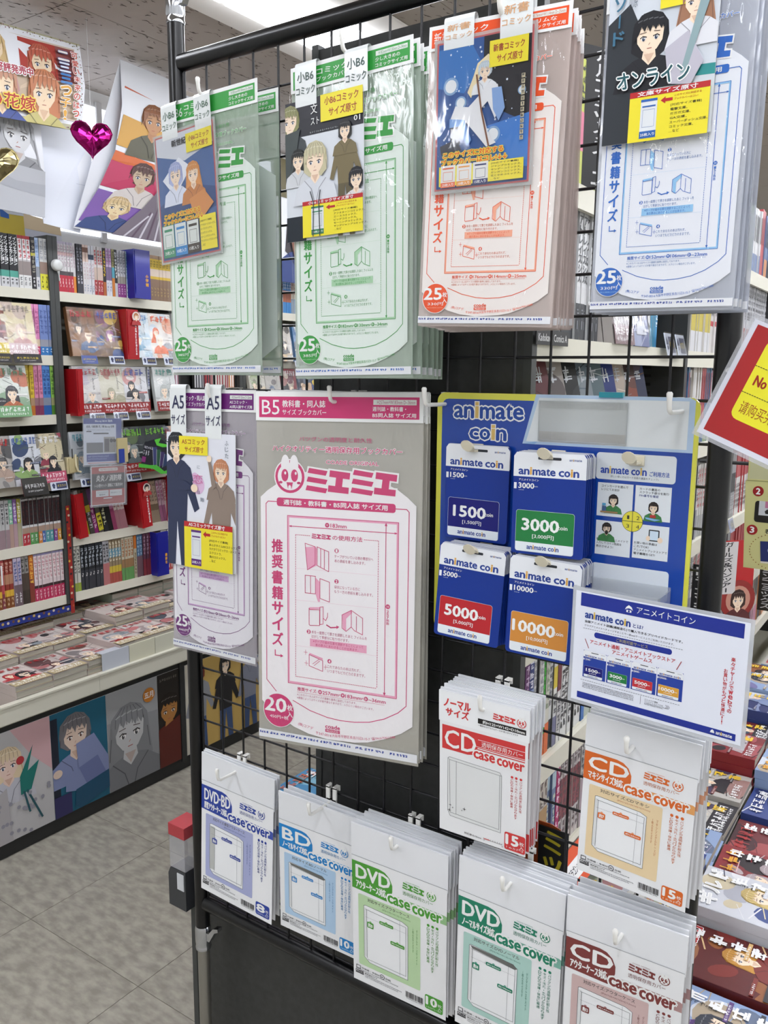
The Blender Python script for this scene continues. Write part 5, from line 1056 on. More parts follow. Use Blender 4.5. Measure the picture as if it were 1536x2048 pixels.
# bay B
yb = books('middle bay', XS, .826, LV[5], [(5, .0118, 'white pastel with red foot', '#cdcaca', [(.0, .05, '#a8a0b0'), (.2, .27, '#c9a9a6'), (.58, .66, '#4a4448'), (.66, 1, '#b3263a')], (.06, .5, '#a9909c', None, None), (.72, .9, '#e8c8c8')), (1, .0122, 'white pastel with orange foot', '#cdcaca', [(.66, 1, '#d98a3a')], (.06, .5, '#a9909c', None, None), None), (2, .0125, 'navy and black', '#26262c', [(.6, 1, '#3a3a42')], (.06, .56, '#8a8c96', None, None), (.62, .8, '#c0c0c8')), (2, .0118, 'salmon and cream', '#cbb3a6', [(.05, .15, '#6a4636'), (.34, 1, '#c9c6c6')], (.36, .7, '#b9a0a4', None, None), (.8, .95, '#7a88a0')), (2, .0118, 'white with navy tip', '#c8c8cc', [(.18, .28, '#2a3a52')], (.36, .7, '#b08a90', None, None), (.8, .95, '#7a88a0')), (3, .0122, 'white and crimson-titled', '#c6c0be', [(.42, .68, '#bca79a'), (.68, 1, '#9c2a2e')], (.07, .38, '#b02a30', None, None), (.72, .92, '#e8d0d0')), (1, .0125, 'black with yellow title', '#232022', [(.7, 1, '#a05a2c')], (.05, .6, '#cfae2c', None, None), None), (2, .0122, 'lilac', '#b7a0bb', [(.38, .66, '#6a5a78'), (.66, 1, '#c6c6cc')], (.04, .36, '#a05a98', None, None), (.7, .9, '#6a6a90')), (1, .0118, 'olive and orange', '#8f8a5a', [(.38, .6, '#4a90a0'), (.6, 1, '#b9702c')], (.04, .36, '#4a4830', None, None), None), (1, .0125, 'black and white striped', '#2c2c2e', [(.7, 1, '#b9b9bb')], (.05, .6, '#d8d8d8', None, None), None), (3, .0118, 'white with purple foot', '#c3c2c4', [(.55, .7, '#9a9488'), (.7, 1, '#8a3f80')], (.05, .5, '#5a6068', None, None), (.74, .94, '#d8b8d4')), (1, .012, 'teal and white', '#a8bcc2', [(.7, 1, '#c9ccd0')], (.05, .6, '#3a6a78', None, None), (.75, .95, '#3a3a44'))], 5)
books('middle bay', XS, 1.212, LV[5], [(11, .0158, 'yellow and brown', '#a5886c', [(.08, .30, '#d2b23a'), (.30, .46, '#c9b8a8'), (.46, .52, '#c9a83a'), (.52, 1, '#7d6450')], (.12, .28, '#a08a30', None, None), (.7, .9, '#a08858')), (6, .0150, 'pink-titled cream', '#c9bcb0', [(.0, .3, '#b85a6a'), (.6, 1, '#a8806a')], (.32, .58, '#8a5a50', None, None), None)], 5)
books('middle bay', XS, 1.17, LV[3], [(3, .0125, 'white with blue crest and red foot', '#c6c8cc', [(.5, .72, '#4a4a50'), (.72, 1, '#8f2a2c')], (.06, .45, '#3a4a8a', None, None), (.75, .95, '#d8d8d8'))], 3)
def leaning(runs, y, shelf, lean, dx=0):
    return books('middle bay', XS + dx, y, LV[shelf], runs, shelf, lean=lean)
leaning([(1, .016, 'white and grey leaning', '#b8b6b0', [(.5, 1, '#4a4438')], (.06, .5, '#5a5a60', None, None), None), (1, .016, 'yellow-footed leaning', '#6a6452', [(.7, 1, '#b9b53a')], (.06, .6, '#c0b890', None, None), None), (1, .02, 'dark mottled leaning', '#4a4640', [(.35, .5, '#c9b93a')], (.5, .9, '#c8c8cc', None, None), None), (1, .019, 'magenta leaning', '#8f2a70', [(.0, .3, '#6a4a70')], (.35, .9, '#e0b8d0', None, None), None), (1, .021, 'grey and yellow leaning', '#5a5650', [(.55, .95, '#cfc23a')], (.6, .9, '#3a3420', None, None), None), (1, .019, 'black leaning', '#232224', [(.8, 1, '#2a2a30')], (.45, .85, '#c9c9a0', None, None), None), (1, .022, 'deep black leaning', '#161618', [], (.1, .3, '#5a5a60', None, None), None), (1, .018, 'rose leaning', '#a86a88', [(.5, 1, '#8a3a5c')], (.05, .4, '#e0c0d0', None, None), None), (3, .0165, 'cream and rose leaning', '#c2b4ae', [(.55, 1, '#9a6a72')], (.06, .5, '#9a5a60', None, None), None)], .872, 1, -11)
leaning([('gap', 0), (2, .0145, 'white leaning', '#cfcfcc', [(.6, 1, '#3a3a40')], (.06, .5, '#a0a0a0', None, None), None), (3, .0150, 'tan leaning', '#a8937e', [(.55, .7, '#6a5a48'), (.7, 1, '#8a7a68')], (.06, .5, '#6a5a50', None, None), None), (2, .0150, 'mauve leaning', '#b49aa6', [(.6, 1, '#8f5a78')], (.06, .5, '#8a3a60', None, None), None), (8, .0150, 'maroon and white leaning', '#a87a80', [(.5, 1, '#c0b8b4')], (.06, .5, '#e0d0d0', None, None), None)], 1.165, 1, -9)
books('middle bay', XS, .826, LV[0], [(2, .014, 'lime and white', '#bdbdb4', [(.8, 1, '#8a9a3c')], (.06, .6, '#2a2a2c', None, None), None), (6, .0155, 'black', '#25282c', [(.55, 1, '#34363c')], (.06, .5, '#a0a8b0', None, None), (.6, .7, '#c8c8c8')), (2, .015, 'black and white zebra', '#9a9a9e', [(.5, 1, '#a86a6a')], (.04, .48, '#202022', None, None), None), (4, .0135, 'multicoloured', '#8a7a60', [(.2, .4, '#5a8aa0'), (.6, .75, '#b9a23a'), (.75, 1, '#9a4a40')], (.05, .5, '#d0c8b0', None, None), None), (4, .014, 'white and gold', '#b7b09a', [(.5, .7, '#8a6a4a'), (.7, 1, '#5a8a50')], (.05, .45, '#9a5a2c', None, None), None), (1, .014, 'orange-headed', '#b96a2c', [(.3, 1, '#a8a08a')], (.4, .9, '#6a5a40', None, None), None), (2, .015, 'blue-grey', '#4a6a8a', [(.5, 1, '#6a5058')], (.05, .5, '#a0b8c8', None, None), None), (2, .015, 'plum', '#5a3a48', [(.6, 1, '#7a3038')], (.05, .5, '#a88898', None, None), None), (2, .015, 'wine red', '#7a2f34', [(.6, 1, '#8a3a38')], (.05, .5, '#c89898', None, None), None)], 0)
books('middle bay', XS, 1.236, LV[0], [(12, .0150, 'white with yellow badge and red foot', '#c2c0be', [(.45, .6, '#8f8a80'), (.6, .72, '#b8aa3c'), (.72, 1, '#a83a38')], (.06, .4, '#5a6a8a', None, None), (.76, .94, '#e0d0c8'))], 0)
# bay C and D glimpsed through the grid
for sh, y0 in ((5, 1.745), (2, 1.745)):
    books('far bay', XS, y0, LV[sh], [(6, .0145, 'pale blue', '#b4c6d0', [(.5, .8, '#8aa0b0')], (.05, .5, '#5a7a90', None, None), None), (6, .0145, 'white and red', '#c9c4c2', [(.6, 1, '#a84a4c')], (.05, .5, '#5a5a64', None, None), None), (5, .0145, 'white and black', '#c4c6c8', [(.7, 1, '#8a8a90')], (.05, .6, '#26262a', None, None), None), (4, .0145, 'sky blue', '#3a7ab4', [(.4, .7, '#9a5a40')], (.05, .4, '#d0e0f0', None, None), None), (6, .0145, 'cream', '#c9c0b0', [(.6, 1, '#7a8a9a')], (.05, .5, '#9a5a60', None, None), None)][:5 if sh == 5 else 3], sh)
# face-out comics: a cover leaning back on the shelf, with its page block
def face_mesh(w, h, t, pal, seed, title=None, band=None, tc='#b02020'):
    b = MB(); cm = P(pal[0])
    b.box((-w / 2, .0006, 0), (w / 2, t - .0006, h), page_m); b.box((-w / 2 - .0004, 0, -.0003), (w / 2 + .0004, .0007, h + .0004), cm); b.box((-w / 2 - .0012, 0, -.0003), (-w / 2 - .0002, t, h + .0004), cm); b.box((-w / 2, t - .0006, 0), (w / 2, t, h), cm)
    a = Art(w, h, None, h, -.0002, b); a.clip = True; cover_art(a, pal, seed, 1, title, band, tc)
    return b.mesh('face_out_comic')
shrink = film_mat('#ffffff', .0, .14, .35, 7, 2, refl=.4)
def face(label, y, z, pal, seed, w=.112, h=.172, t=.016, lean=9, x=-1.548, title=None, band=None, tc='#b02020', n=1, yaw=0, group=None, dx=.0):
    me = face_mesh(w, h, t, pal, seed, title, band, tc)
    for k in range(n):
        o = link('face_out_comic', me)
        o.matrix_world = Matrix.Translation((x + .038 - k * (t + .002), y + k * dx, z + .001)) @ Matrix.Rotation(R(90 + yaw), 4, 'Z') @ Matrix.Rotation(R(-lean), 4, 'X')
        tag(o, label if k == 0 else label.split(',')[0] + ', ' + ordi(k + 1) + ' copy behind the front one', 'book', group)
        if k == 0:
            s = MB(); s.box((-w / 2 - .002, -.0045, -.0005), (w / 2 + .002, -.0043, h + .002), shrink); s.build('shrink_wrap', o)
# bay A row 2, 3, 4
face('pale yellow face-out comic with drawn girl, left bay second shelf', .648, LV[4], ('#cbbf9a', '#c9b3a4', '#b9a79a', '#d2cdc4', '#b98a86'), 11, band='#c9b2b4', tc='#8a8078', w=.118)
face('red and white face-out comic at the left photo edge, second shelf', .548, LV[4], ('#a83a3c', '#c9b9b0', '#d0c8c0', '#5a2a30'), 12, band='#c9b43c', w=.112)
face('white and green face-out comic, left bay third shelf', .612, LV[3], ('#c9cfc6', '#4a7a4a', '#b96a4a', '#e0e0da', '#3a3a40'), 13, band='#7aa87a', tc='#3a7a4a', w=.118)
face('face-out comic with black-haired girl and flowers, left bay fourth shelf', .648, LV[2], ('#c9ccd2', '#26262e', '#8aa86a', '#d8dce4', '#3a4a6a'), 14, tc='#3a5a9a', w=.112)
face('face-out comic with dark uniform, left bay fourth shelf beside upright', .742, LV[2], ('#c2b89a', '#2c2c34', '#26262e', '#d2c8a8', '#8f3a4c'), 15, band='#b8506a', tc='#e0e0e0', w=.10)
face('grey face-out comic at the photo edge, left bay fourth shelf', .548, LV[2], ('#a8a4a0', '#5a5a5c', '#b09a8c', '#3a3a3e'), 16, w=.10)
# bay B row 2
br = ('#6b4a30', '#8a5f38', '#34507a', '#a87a48', '#4a3424')
face('brown face-out comic with blue-suited figure, second shelf', .898, LV[4], br, 21, tc='#a8282c', n=3, dx=.012, w=.11)
face('brown face-out comic with purple flowers, second shelf', 1.008, LV[4], ('#5c4030', '#8a4a80', '#2f4a80', '#7a5a3c', '#b89a4a'), 22, tc='#2c4a9a', n=2, dx=.012, w=.11)
face('white and sky blue face-out comic, second shelf behind red divider', 1.150, LV[4], ('#c9d2d6', '#8fb0c4', '#6a9ab4', '#d8dfd8', '#a8b8c0'), 23, tc='#2c70b0', n=2, dx=.014, w=.10)
face('white and orange face-out comic, second shelf near the green packs', 1.256, LV[4], ('#cfc9c2', '#d86a3a', '#b9c4cc', '#5a6270', '#dcd8d0'), 24, tc='#d0562c', n=2, dx=.014, w=.11)
# row 3
w3 = ('#c9c6c2', '#a8a2a0', '#d8d6d2', '#9a90a8', '#7a8a8c')
face('white face-out comic with red band and red title, third shelf, first', .908, LV[3], w3, 31, band='#8f2226', tc='#a8242c', w=.108, n=2, dx=.014)
face('white face-out comic with cream figure and red band, third shelf, second', 1.014, LV[3], ('#c8c5b4', '#b8b39a', '#d4d0c0', '#8a3a30', '#a8a48c'), 32, band='#8f2226', tc='#a8242c', w=.108, n=2, dx=.014)
face('white face-out comic with blue title and red band, third shelf, third', 1.122, LV[3], ('#c9c9cc', '#2a2a30', '#d6d4d4', '#b04a40', '#c8c0bc'), 33, band='#8f2226', tc='#3a4a9a', w=.112)
face('white face-out comic with teal title and red band, third shelf, fourth', 1.268, LV[3], ('#c9ccca', '#8a8f92', '#dcdcd8', '#b4b8b4', '#6a7a78'), 34, band='#8f2226', tc='#1f8a7a', w=.108)
# row 4
face('face-out comic with turquoise lettering, fourth shelf beside the upright', .880, LV[2], ('#b8bcc0', '#23303c', '#8a9aa4', '#c8c8cc', '#30343c'), 41, tc='#1f8a9a', w=.105)
face('dark grey-green face-out comic behind the folding card, fourth shelf', 1.098, LV[2], ('#3a4042', '#6a7476', '#8a9492', '#2a3032', '#5a6a4a'), 42, band='#a83a38', tc='#7ac23a', w=.12, h=.178)
face('second dark grey-green face-out comic, fourth shelf near the purple packs', 1.214, LV[2], ('#32383c', '#5a6468', '#7a8a6a', '#22282a', '#8a9a94'), 43, band='#c03a34', tc='#7ac23a', w=.115, h=.178)
face('brown and blue face-out comic, fourth shelf beside the office couple card', 1.302, LV[2], ('#8a7a70', '#4a6a8a', '#a89080', '#b03a34', '#c8a890'), 44, w=.09)
face('pink and white face-out comic behind the hanging acrylic sign, fourth shelf', 1.02, LV[2], ('#c8c0c0', '#b85a60', '#d8d0cc', '#a89a98'), 45, w=.08)
# far bays
for i, (y, sh, pal, tc) in enumerate(((1.98, 4, ('#b3aea4', '#4a4640', '#c9b08a', '#2c2a28'), '#2a2a2a'), (2.10, 4, ('#3f6f9c', '#2a2a30', '#c0a890', '#4a3a34'), '#d0d8e0'), (2.215, 4, ('#b9b4ac', '#6a4a3c', '#c9a88a', '#3a3430'), '#a83a3c'), (1.80, 3, ('#b4b0a4', '#8a9a70', '#c8b89a', '#5a5448'), '#8a3a30'), (1.905, 3, ('#a8a49c', '#3a3438', '#c0a890', '#5a6a80'), '#26262a'), (2.02, 3, ('#7a2c34', '#26262a', '#b0a090', '#4a4a50'), '#d8d0d0'), (2.13, 3, ('#4a5464', '#2c2a30', '#c0a082', '#8a8a90'), '#d0d0d8'), (2.235, 3, ('#3a4a7a', '#c9b03a', '#2a2a34', '#b8a890'), '#e0d870'), (2.34, 3, ('#2f3a5a', '#d0b83a', '#4a4650', '#a89a88'), '#e0d870'), (2.45, 3, ('#6a5a50', '#c0b040', '#3a3a4a', '#b0a090'), '#c03030'))):
    face('%s face-out comic from the left on the %s of the far bay' % (ordi((i + 1) if sh == 4 else i - 2), SHN[sh]), y, LV[sh], pal, 60 + i, tc=tc, w=.10)
# blue and red dividers
def divider(label, y, z, h, c, spread=.07, txt=None, tc='#d9a02c', x=-1.548, head=None, lean=0, out=.04, sc_txt=None):
    M = Matrix.Translation((x + .004, y, z)) @ Matrix.Rotation(R(lean), 4, 'X')
    t = thing('shelf_divider', label, 'shelf divider', M=M)
    b = MB(); pts = [(-.115, 0), (out, 0), (out + .006, h * .2), (out + .004, h * .97), (out - .01, h), (-.115, h)]
    n = len(pts); m = mat(c, .35, spec=.5, coat=.2)
    b.add([(p[0], 0, p[1]) for p in pts] + [(p[0], .0016, p[1]) for p in pts], [tuple(range(n)), tuple(range(n, 2 * n))[::-1]] + [(i, n + i, n + (i + 1) % n, (i + 1) % n) for i in range(n)], m)
    b.build('plate', t)
    f = MB(); f.box((out - .002, -.004, .0), (out + .002, spread, h), m) if spread else None
    if spread: f.build('front_flap', t)
    if txt and spread:
        g = MB(); a = Art(spread, h, 0, h, -.0003, g)
        for q, ch in enumerate(txt): a.text(ch, .68, .5 + q * .085, .86, .5 + q * .085 + .07, tc, .04, l=1)
        o = g.build('lettering', t); o.matrix_local = Matrix.Translation((out + .0022, 0, 0)) @ Matrix.Rotation(R(90), 4, 'Z')
    if head:
        g = MB(); g.tube([(out - .001, 0, 0), (out + .003, 0, 0)], .021, m, 24); o = g.build('round_head', t); o.location = (.003, spread * .75, h * .86)
        g = MB(); a = Art(.036, .036, None, .018, -.0002, g); a.circ(.5, .5, .5, '#d8cfc8', 0); bust(a, .5, .5, .3, head, '#a83a3a', l=1, seed=3, lng=-.2); o = g.build('portrait', t); o.matrix_local = Matrix.Translation((out + .0068, spread * .75, h * .86)) @ Matrix.Rotation(R(90), 4, 'Z')
    if sc_txt:
        g = MB(); a = Art(.014, h * .62, None, h * .70, -.0002, g); a.scrib(.2, 0, .8, 1, 11, WH, 1, True, wd=.1); o = g.build('lettering', t); o.matrix_local = Matrix.Translation((out + .0022, spread * .75, 0)) @ Matrix.Rotation(R(90), 4, 'Z')
    return t
divider('royal blue divider with orange lettering among top shelf comics', 1.122, LV[5], .178, '#161c86', .072, '小学館')
divider('royal blue divider with orange lettering on the lowest shelf', 1.358, LV[0] - .02, .178, '#161c86', .058, '講談社', out=.05) if False else divider('royal blue divider with orange lettering on the lowest shelf', 1.180, LV[0] - .002, .178, '#161c86', .056, '講談社')
divider('red divider with round portrait on the second shelf', 1.068, LV[4] - .006, .182, '#a0141c', .05, head='#b4764a', sc_txt=1, out=.052)
divider('thin red divider at the left end of the third shelf', .842, LV[3] - .004, .165, '#a0141c', .022, lean=0, out=.052)
divider('plain red divider at the left end of the fifth shelf', .838, LV[1] - .002, .165, '#a0141c', .034, lean=6, out=.03)
divider('red divider with dark-haired portrait on the fifth shelf', 1.120, LV[1] - .004, .182, '#a0141c', .045, head='#2a2226', sc_txt=1, lean=6, out=.036)
divider('red divider with auburn portrait on the fifth shelf, partly hidden', 1.270, LV[1] - .002, .190, '#a0141c', .045, head='#8a4a2c', lean=0, out=.036)
# recommendation cards clipped on the shelf lips
def lip_card(label, y, z, w=.066, h=.03, c1='#c9cfdc', c2='#26305a', c3='#c9b43c', txt='オススメ', whole=False, x=-1.500):
    t = thing('shelf_card', label, 'price card', M=Matrix.Translation((x, y, z)) @ Matrix.Rotation(R(90), 4, 'Z') @ Matrix.Rotation(R(-14), 4, 'X'))
    MB().box((-w / 2, 0, -h), (w / 2, .0012, 0), P(c1)).build('card', t)
    MB().box((-w / 2, -.0008, -h), (w / 2, -.0005, .002), film_mat('#ffffff', .0, .05, .05, 4, 1)).build('clear_holder', t)
    b = MB(); a = Art(w, h, None, 0, -.0001, b)
    if whole: a.rect(0, 0, 1, 1, c2, 0); a.scrib(.1, .35, .9, .6, 7, c3, 1, dens=5); a.scrib(.2, .7, .8, .8, 9, WH, 1)
    else: a.rect(.34, .14, .95, .84, c2, 0); a.text(txt, .4, .34, .90, .62, c3, .02, l=1); a.poly([(.08, .5), (.1, .3), (.18, .14), (.26, .3), (.28, .5)], c2, 0); a.circ(.18, .62, .07, c2, 0)
    b.build('printing', t)
for i, (y, sh, kw, lab) in enumerate(((.902, 4, dict(whole=True, c2='#4f5f9c'), 'slate blue shelf card under the first brown comic'), (1.020, 4, {}, 'shelf card with navy box under the second brown comic'), (1.170, 4, {}, 'shelf card under the sky blue comic'), (1.276, 4, {}, 'shelf card under the white and orange comic'), (.925, 3, {}, 'shelf card under the first red-banded comic'), (1.028, 3, {}, 'shelf card under the cream red-banded comic'), (1.132, 3, {}, 'shelf card under the blue-titled red-banded comic'), (.750, 2, {}, 'shelf card beside the dark upright, fourth shelf'), (.872, 2, {}, 'shelf card right of the cream clip, fourth shelf'), (1.075, 2, {}, 'shelf card right of the red hanging sign'), (.66, 4, dict(c2='#26242a', c1='#3a383e', whole=True, w=.1), 'black shelf card under the pale yellow comic'), (.575, 4, dict(c2='#26242a', c1='#3a383e', whole=True, w=.05), 'black shelf card at the photo edge'), (2.06, 4, {}, 'navy and white shelf card in the far bay'))): lip_card(lab, y, LV[sh] + .004, **kw)
t = lip_card('red and black shelf card on the left bay fourth shelf', .655, LV[2] + .028, w=.095, h=.062, c1='#8f2226', c2='#1c1a1c', c3=WH, whole=True)
# left bookcase: disc, clip and hanging acrylic signs
t = thing('round_alarm_disc', 'white round plastic disc with pin on the dark upright', 'sensor disc', (-1.536, .812, 1.858))
MB().tube([(0, 0, 0), (.012, 0, 0), (.016, 0, 0), (.0165, 0, 0)], [.0195, .0195, .016, .001], mat('#c9cbc9', .35), 28, False).build('disc', t)
MB().tube([(.006, .004, -.019), (.006, .006, -.03), (.006, .007, -.052)], [.005, .0022, .0018], mat('#c9cbc9', .35), 8).build('pin', t)
t = thing('cream_clip', 'cream plastic clip on the dark upright holding the acrylic signs', 'clip', (-1.536, .80, 1.165))
MB().box((0, -.002, -.028), (.022, .046, .030), mat('#cbbf98', .4)).box((.022, .004, -.024), (.026, .040, .026), mat('#b9ac84', .4)).build('body', t)
MB().tube([(.028, .030, .04), (.030, .030, 0), (.034, .034, -.02), (.036, .044, -.024)], .004, mat('#d2c8a6', .4), 8).build('hook', t)
MB().tube([(.024, .02, .06), (.024, .02, .02)], .002, gon2, 6).build('pin', t)
def acrylic_sign(label, y0, y1, z0, z1, x, art, yaw=0):
    W = y1 - y0; H = z1 - z0
    t = thing('hanging_sign', label, 'sign', M=Matrix.Translation((x, (y0 + y1) / 2, z1)) @ Matrix.Rotation(R(90 + yaw), 4, 'Z') @ Matrix.Rotation(R(2.5), 4, 'Y') if not yaw else Matrix.Translation((x, (y0 + y1) / 2, z1)) @ Matrix.Rotation(R(90 + yaw), 4, 'Z') @ Matrix.Rotation(R(2.5), 4, 'Y'))
    MB().box((-W / 2, 0, -H), (W / 2, .0015, 0), P('#c3c7d0')).build('sheet', t)
    MB().box((-W / 2 - .006, -.003, -H - .006), (W / 2 + .006, -.0015, .012), film_mat('#dfe4ea', .12, .04, .02, 3, 1)).build('acrylic_holder', t)
    b = MB(); a = Art(W, H, None, 0, -.0002, b); art(a); b.build('printed_front', t); return t
def sa(a):
    a.rect(0, 0, 1, 1, '#c3c9d6', 0); a.rect(0, 0, 1, .12, '#2f3f8c', 1); a.text('Blu-ray BOX 発売', .3, .03, .75, .09, '#cfd4e0', .02, l=2); a.rect(.85, .12, 1, .62, '#2f3f8c', 1)
    a.text('炎炎ノ消防隊 弐ノ章 Blu-ray 全巻', .07, .15, .8, .21, '#26262e', .03, l=2); a.rect(.25, .31, .65, .34, '#30323a', 2); a.rect(.07, .27, .2, .29, '#30323a', 2)
    a.rect(.07, .52, .5, .74, '#6a6c70', 2); a.rect(.52, .40, .82, .74, '#8f8c88', 2); a.rect(.54, .44, .66, .72, '#4a4648', 3); a.circ(.72, .48, .045, '#302c30', 3); a.circ(.8, .48, .04, '#302c30', 3)
    a.rect(.07, .77, .95, .93, '#2f3f8c', 2); a.scrib(.1, .80, .65, .84, 16, '#a8b0d0', 3); a.scrib(.1, .86, .6, .89, 16, '#a8b0d0', 3)
    a.scrib(.1, .24, .7, .26, 16, '#5a5c64', 2); a.rect(.1, .95, .9, .97, '#c08a8c', 2)
def sb(a):
    a.rect(0, 0, 1, 1, '#cdd0d4', 0); a.rect(.02, .02, .98, .98, '#a02c26', 1); a.rect(.02, .19, .98, .60, '#241e1e', 2); a.rr(.22, .05, .78, .13, '#c9c4c2', .03, 2); a.scrib(.26, .07, .74, .11, 11, '#8a2a24', 3)
    a.text('炎炎ノ消防隊', .14, .23, .88, .39, '#d8d4d0', .02, l=3, skew=.1); a.text('1~21巻セット 通販にて販売中!!', .1, .45, .92, .54, '#d8d4d0', .01, l=3)
    a.rect(.13, .62, .5, .78, '#c9cccf', 3); a.rect(.53, .62, .9, .78, '#c9cccf', 3); a.text('アニメイトオンラインにて', .16, .655, .47, .69, '#3a3234', 0, l=4); a.text('販売中!', .23, .71, .4, .75, '#3a3234', .02, l=4); a.text('詳細は店舗スタッフまで', .56, .675, .87, .715, '#3a3234', 0, l=4)
    a.rect(.35, .81, .6, .84, '#c9cccf', 3); a.scrib(.36, .90, .62, .92, 12, '#d8a8a0', 3)
acrylic_sign('blue and white acrylic sign hanging over the fourth shelf', .852, 1.016, 1.162, 1.330, -1.482, sa)
acrylic_sign('red and black acrylic sign hanging below the blue one', .872, 1.022, 1.012, 1.156, -1.480, sb)
t = thing('leaflet_stack', 'small beige leaflets in the corner of the blue hanging sign', 'leaflets', M=Matrix.Translation((-1.474, 1.01, 1.255)) @ Matrix.Rotation(R(90), 4, 'Z'))
MB().box((-.025, -.004, -.09), (.02, .004, 0), P('#b3a67c')).box((-.022, -.0046, -.092), (.004, -.004, -.04), P('#2c3f8c')).build('leaflets', t)
t = thing('folding_pop_card', 'black and green folding advert card leaning out of the fourth shelf', 'pop card', M=Matrix.Translation((-1.46, 1.175, 1.225)) @ Matrix.Rotation(R(90), 4, 'Z') @ Matrix.Rotation(R(14), 4, 'Y'))
b = MB(); a = Art(.15, .105, None, 0, -.001, b)
a.poly([(.0, .1), (.3, -.1), (.55, -.15), (1, .1), (1.02, .55), (.8, 1.0), (.0, .95)], '#20222a', 0); a.poly([(-.08, .88), (.3, .86), (.5, .8), (.78, .98), (1.0, .8), (.95, 1.02), (.7, 1.1), (.4, .97), (-.05, 1.02)], '#4aa83a', 1)
for k, c in enumerate(('#3a3f6a', '#27503a', '#3a2f5a', '#2a3a5a')): a.poly([(.28 + .14 * k, .2 + .05 * k), (.42 + .14 * k, .16 + .06 * k), (.52 + .1 * k, .75), (.40 + .1 * k, .85)], c, 2); a.line([(.28 + .14 * k, .2 + .05 * k), (.40 + .1 * k, .85)], .008, '#c8ccd0', 3)
a.scrib(.02, .2, .3, .3, 5, '#d0d0d8', 3, dens=5); a.scrib(.0, .35, .22, .55, 3, '#c0c0c8', 3, dens=5); a.poly([(.3, -.08), (.5, -.2), (.45, .0), (.7, -.02), (.9, .02), (.6, .12), (.4, .1)], '#56b83a', 3); a.rect(.0, .6, .12, .8, '#7a2c6a', 3)
b.box((-.07, -.0008, -.1), (.07, .0, -.005), P('#20222a')); b.build('card', t)
# strip of bright stickers down the upright, blue festoon tape on the lowest lip
b = MB(); a = Art(.016, .40, None, 0, -.0006, b); a.rect(0, 0, 1, 1, '#8f2a26', 0)
for k in range(16): a.circ(.5 + .25 * math.sin(k * 2.2), .03 + .06 * k, .28, ('#c9a23a', '#c8bca4', '#26242a', '#b04a2c')[k % 4], 1, 9)
t = thing('sticker_strip', 'red patterned sticker strip down the dark upright', 'sticker strip', M=Matrix.Translation((-1.536, .805, 1.02)) @ Matrix.Rotation(R(90), 4, 'Z')); b.build('strip', t)
b = MB(); a = Art(.28, .022, None, 0, -.0006, b); a.rect(0, 0, 1, 1, '#1f2f7a', 0)
for k in range(14): a.circ(.04 + .07 * k, .4 + .2 * math.sin(k * 3), .018, ('#b89a50', '#c8bca4', '#6a4a3a')[k % 3], 1, 9)
t = thing('garland_strip', 'blue patterned paper strip under the lowest left shelf', 'paper strip', M=Matrix.Translation((-1.538, .66, .652)) @ Matrix.Rotation(R(90), 4, 'Z')); b.build('strip', t)
# ------------------------------------------------------------------ stacks of flat comics
def flat_mesh(w, h, t, pal, seed, band, tc, title=None):
    """a comic lying down, cover up (+Z), top of the cover towards -X, spine towards the aisle side left"""
    b = MB(); b.box((-w / 2 + .001, .0006, .001), (w / 2 - .001, t - .0006, h - .001), page_m)
    cm = P(pal[0]); b.box((-w / 2, 0, 0), (w / 2, .0006, h), cm); b.box((-w / 2, t - .0006, 0), (w / 2, t, h), cm); b.box((-w / 2 - .0005, 0, 0), (-w / 2, t, h), cm)
    a = Art(w, h, None, h, -.0002, b); a.clip = True; cover_art(a, pal, seed, 1, title, band, tc); return b.mesh('stacked_comic')
FLAT = Matrix.Rotation(R(90), 4, 'Z') @ Matrix.Rotation(R(-90), 4, 'X')
RD = [('#c2b4b0', '#a02830', '#3a3438', '#c9c2bf', '#8a9298'), ('#c9bdb8', '#b02c34', '#2c2a30', '#7a6a6c', '#cfc8c4'), ('#bdb2ae', '#a62a30', '#4a5058', '#cfc6c2', '#5a3a3c'), ('#c4b8b2', '#9c2a32', '#6a4a44', '#2c2c34', '#d0c8c4')]
def pile(x, y, ztop, zbot, pal, seed, desc, rot=0, tc='#a8242c', band='#b8a884', w=.126, h=.180, title=None, mx=9, t=None, grp='stacked comics on the left table'):
    n = max(1, min(mx, round((ztop - zbot) / .0165))); t = (ztop - zbot) / n
    me = flat_mesh(w, h, t - .0004, pal, seed, band, tc, title); pl = flat_mesh(w, h, t - .0004, pal, seed, None, tc) if False else me
    rn = random.Random(seed)
    for k in range(n):
        o = link('stacked_comic', me); o.matrix_world = Matrix.Translation((x + rn.uniform(-.002, .002), y + rn.uniform(-.002, .002), ztop - k * t)) @ Matrix.Rotation(R(rot + rn.uniform(-1, 1)), 4, 'Z') @ FLAT @ Matrix.Translation((0, 0, -h / 2))
        tag(o, '%s comic down, %s' % (ordi(k + 1), desc), 'book', grp); PILE.append((o, grp))
ys = [.235 + .1285 * k for k in range(9)]
tops = {0: [.54, .545, .548, .553, .575, .575, .58, .585, .585], 1: [.565, .570, .575, .572, .580, .61, .612, .59, .6], 2: [.585, .59, .592, .595, .60, .602, .64, .64, .645]}
seed = 100
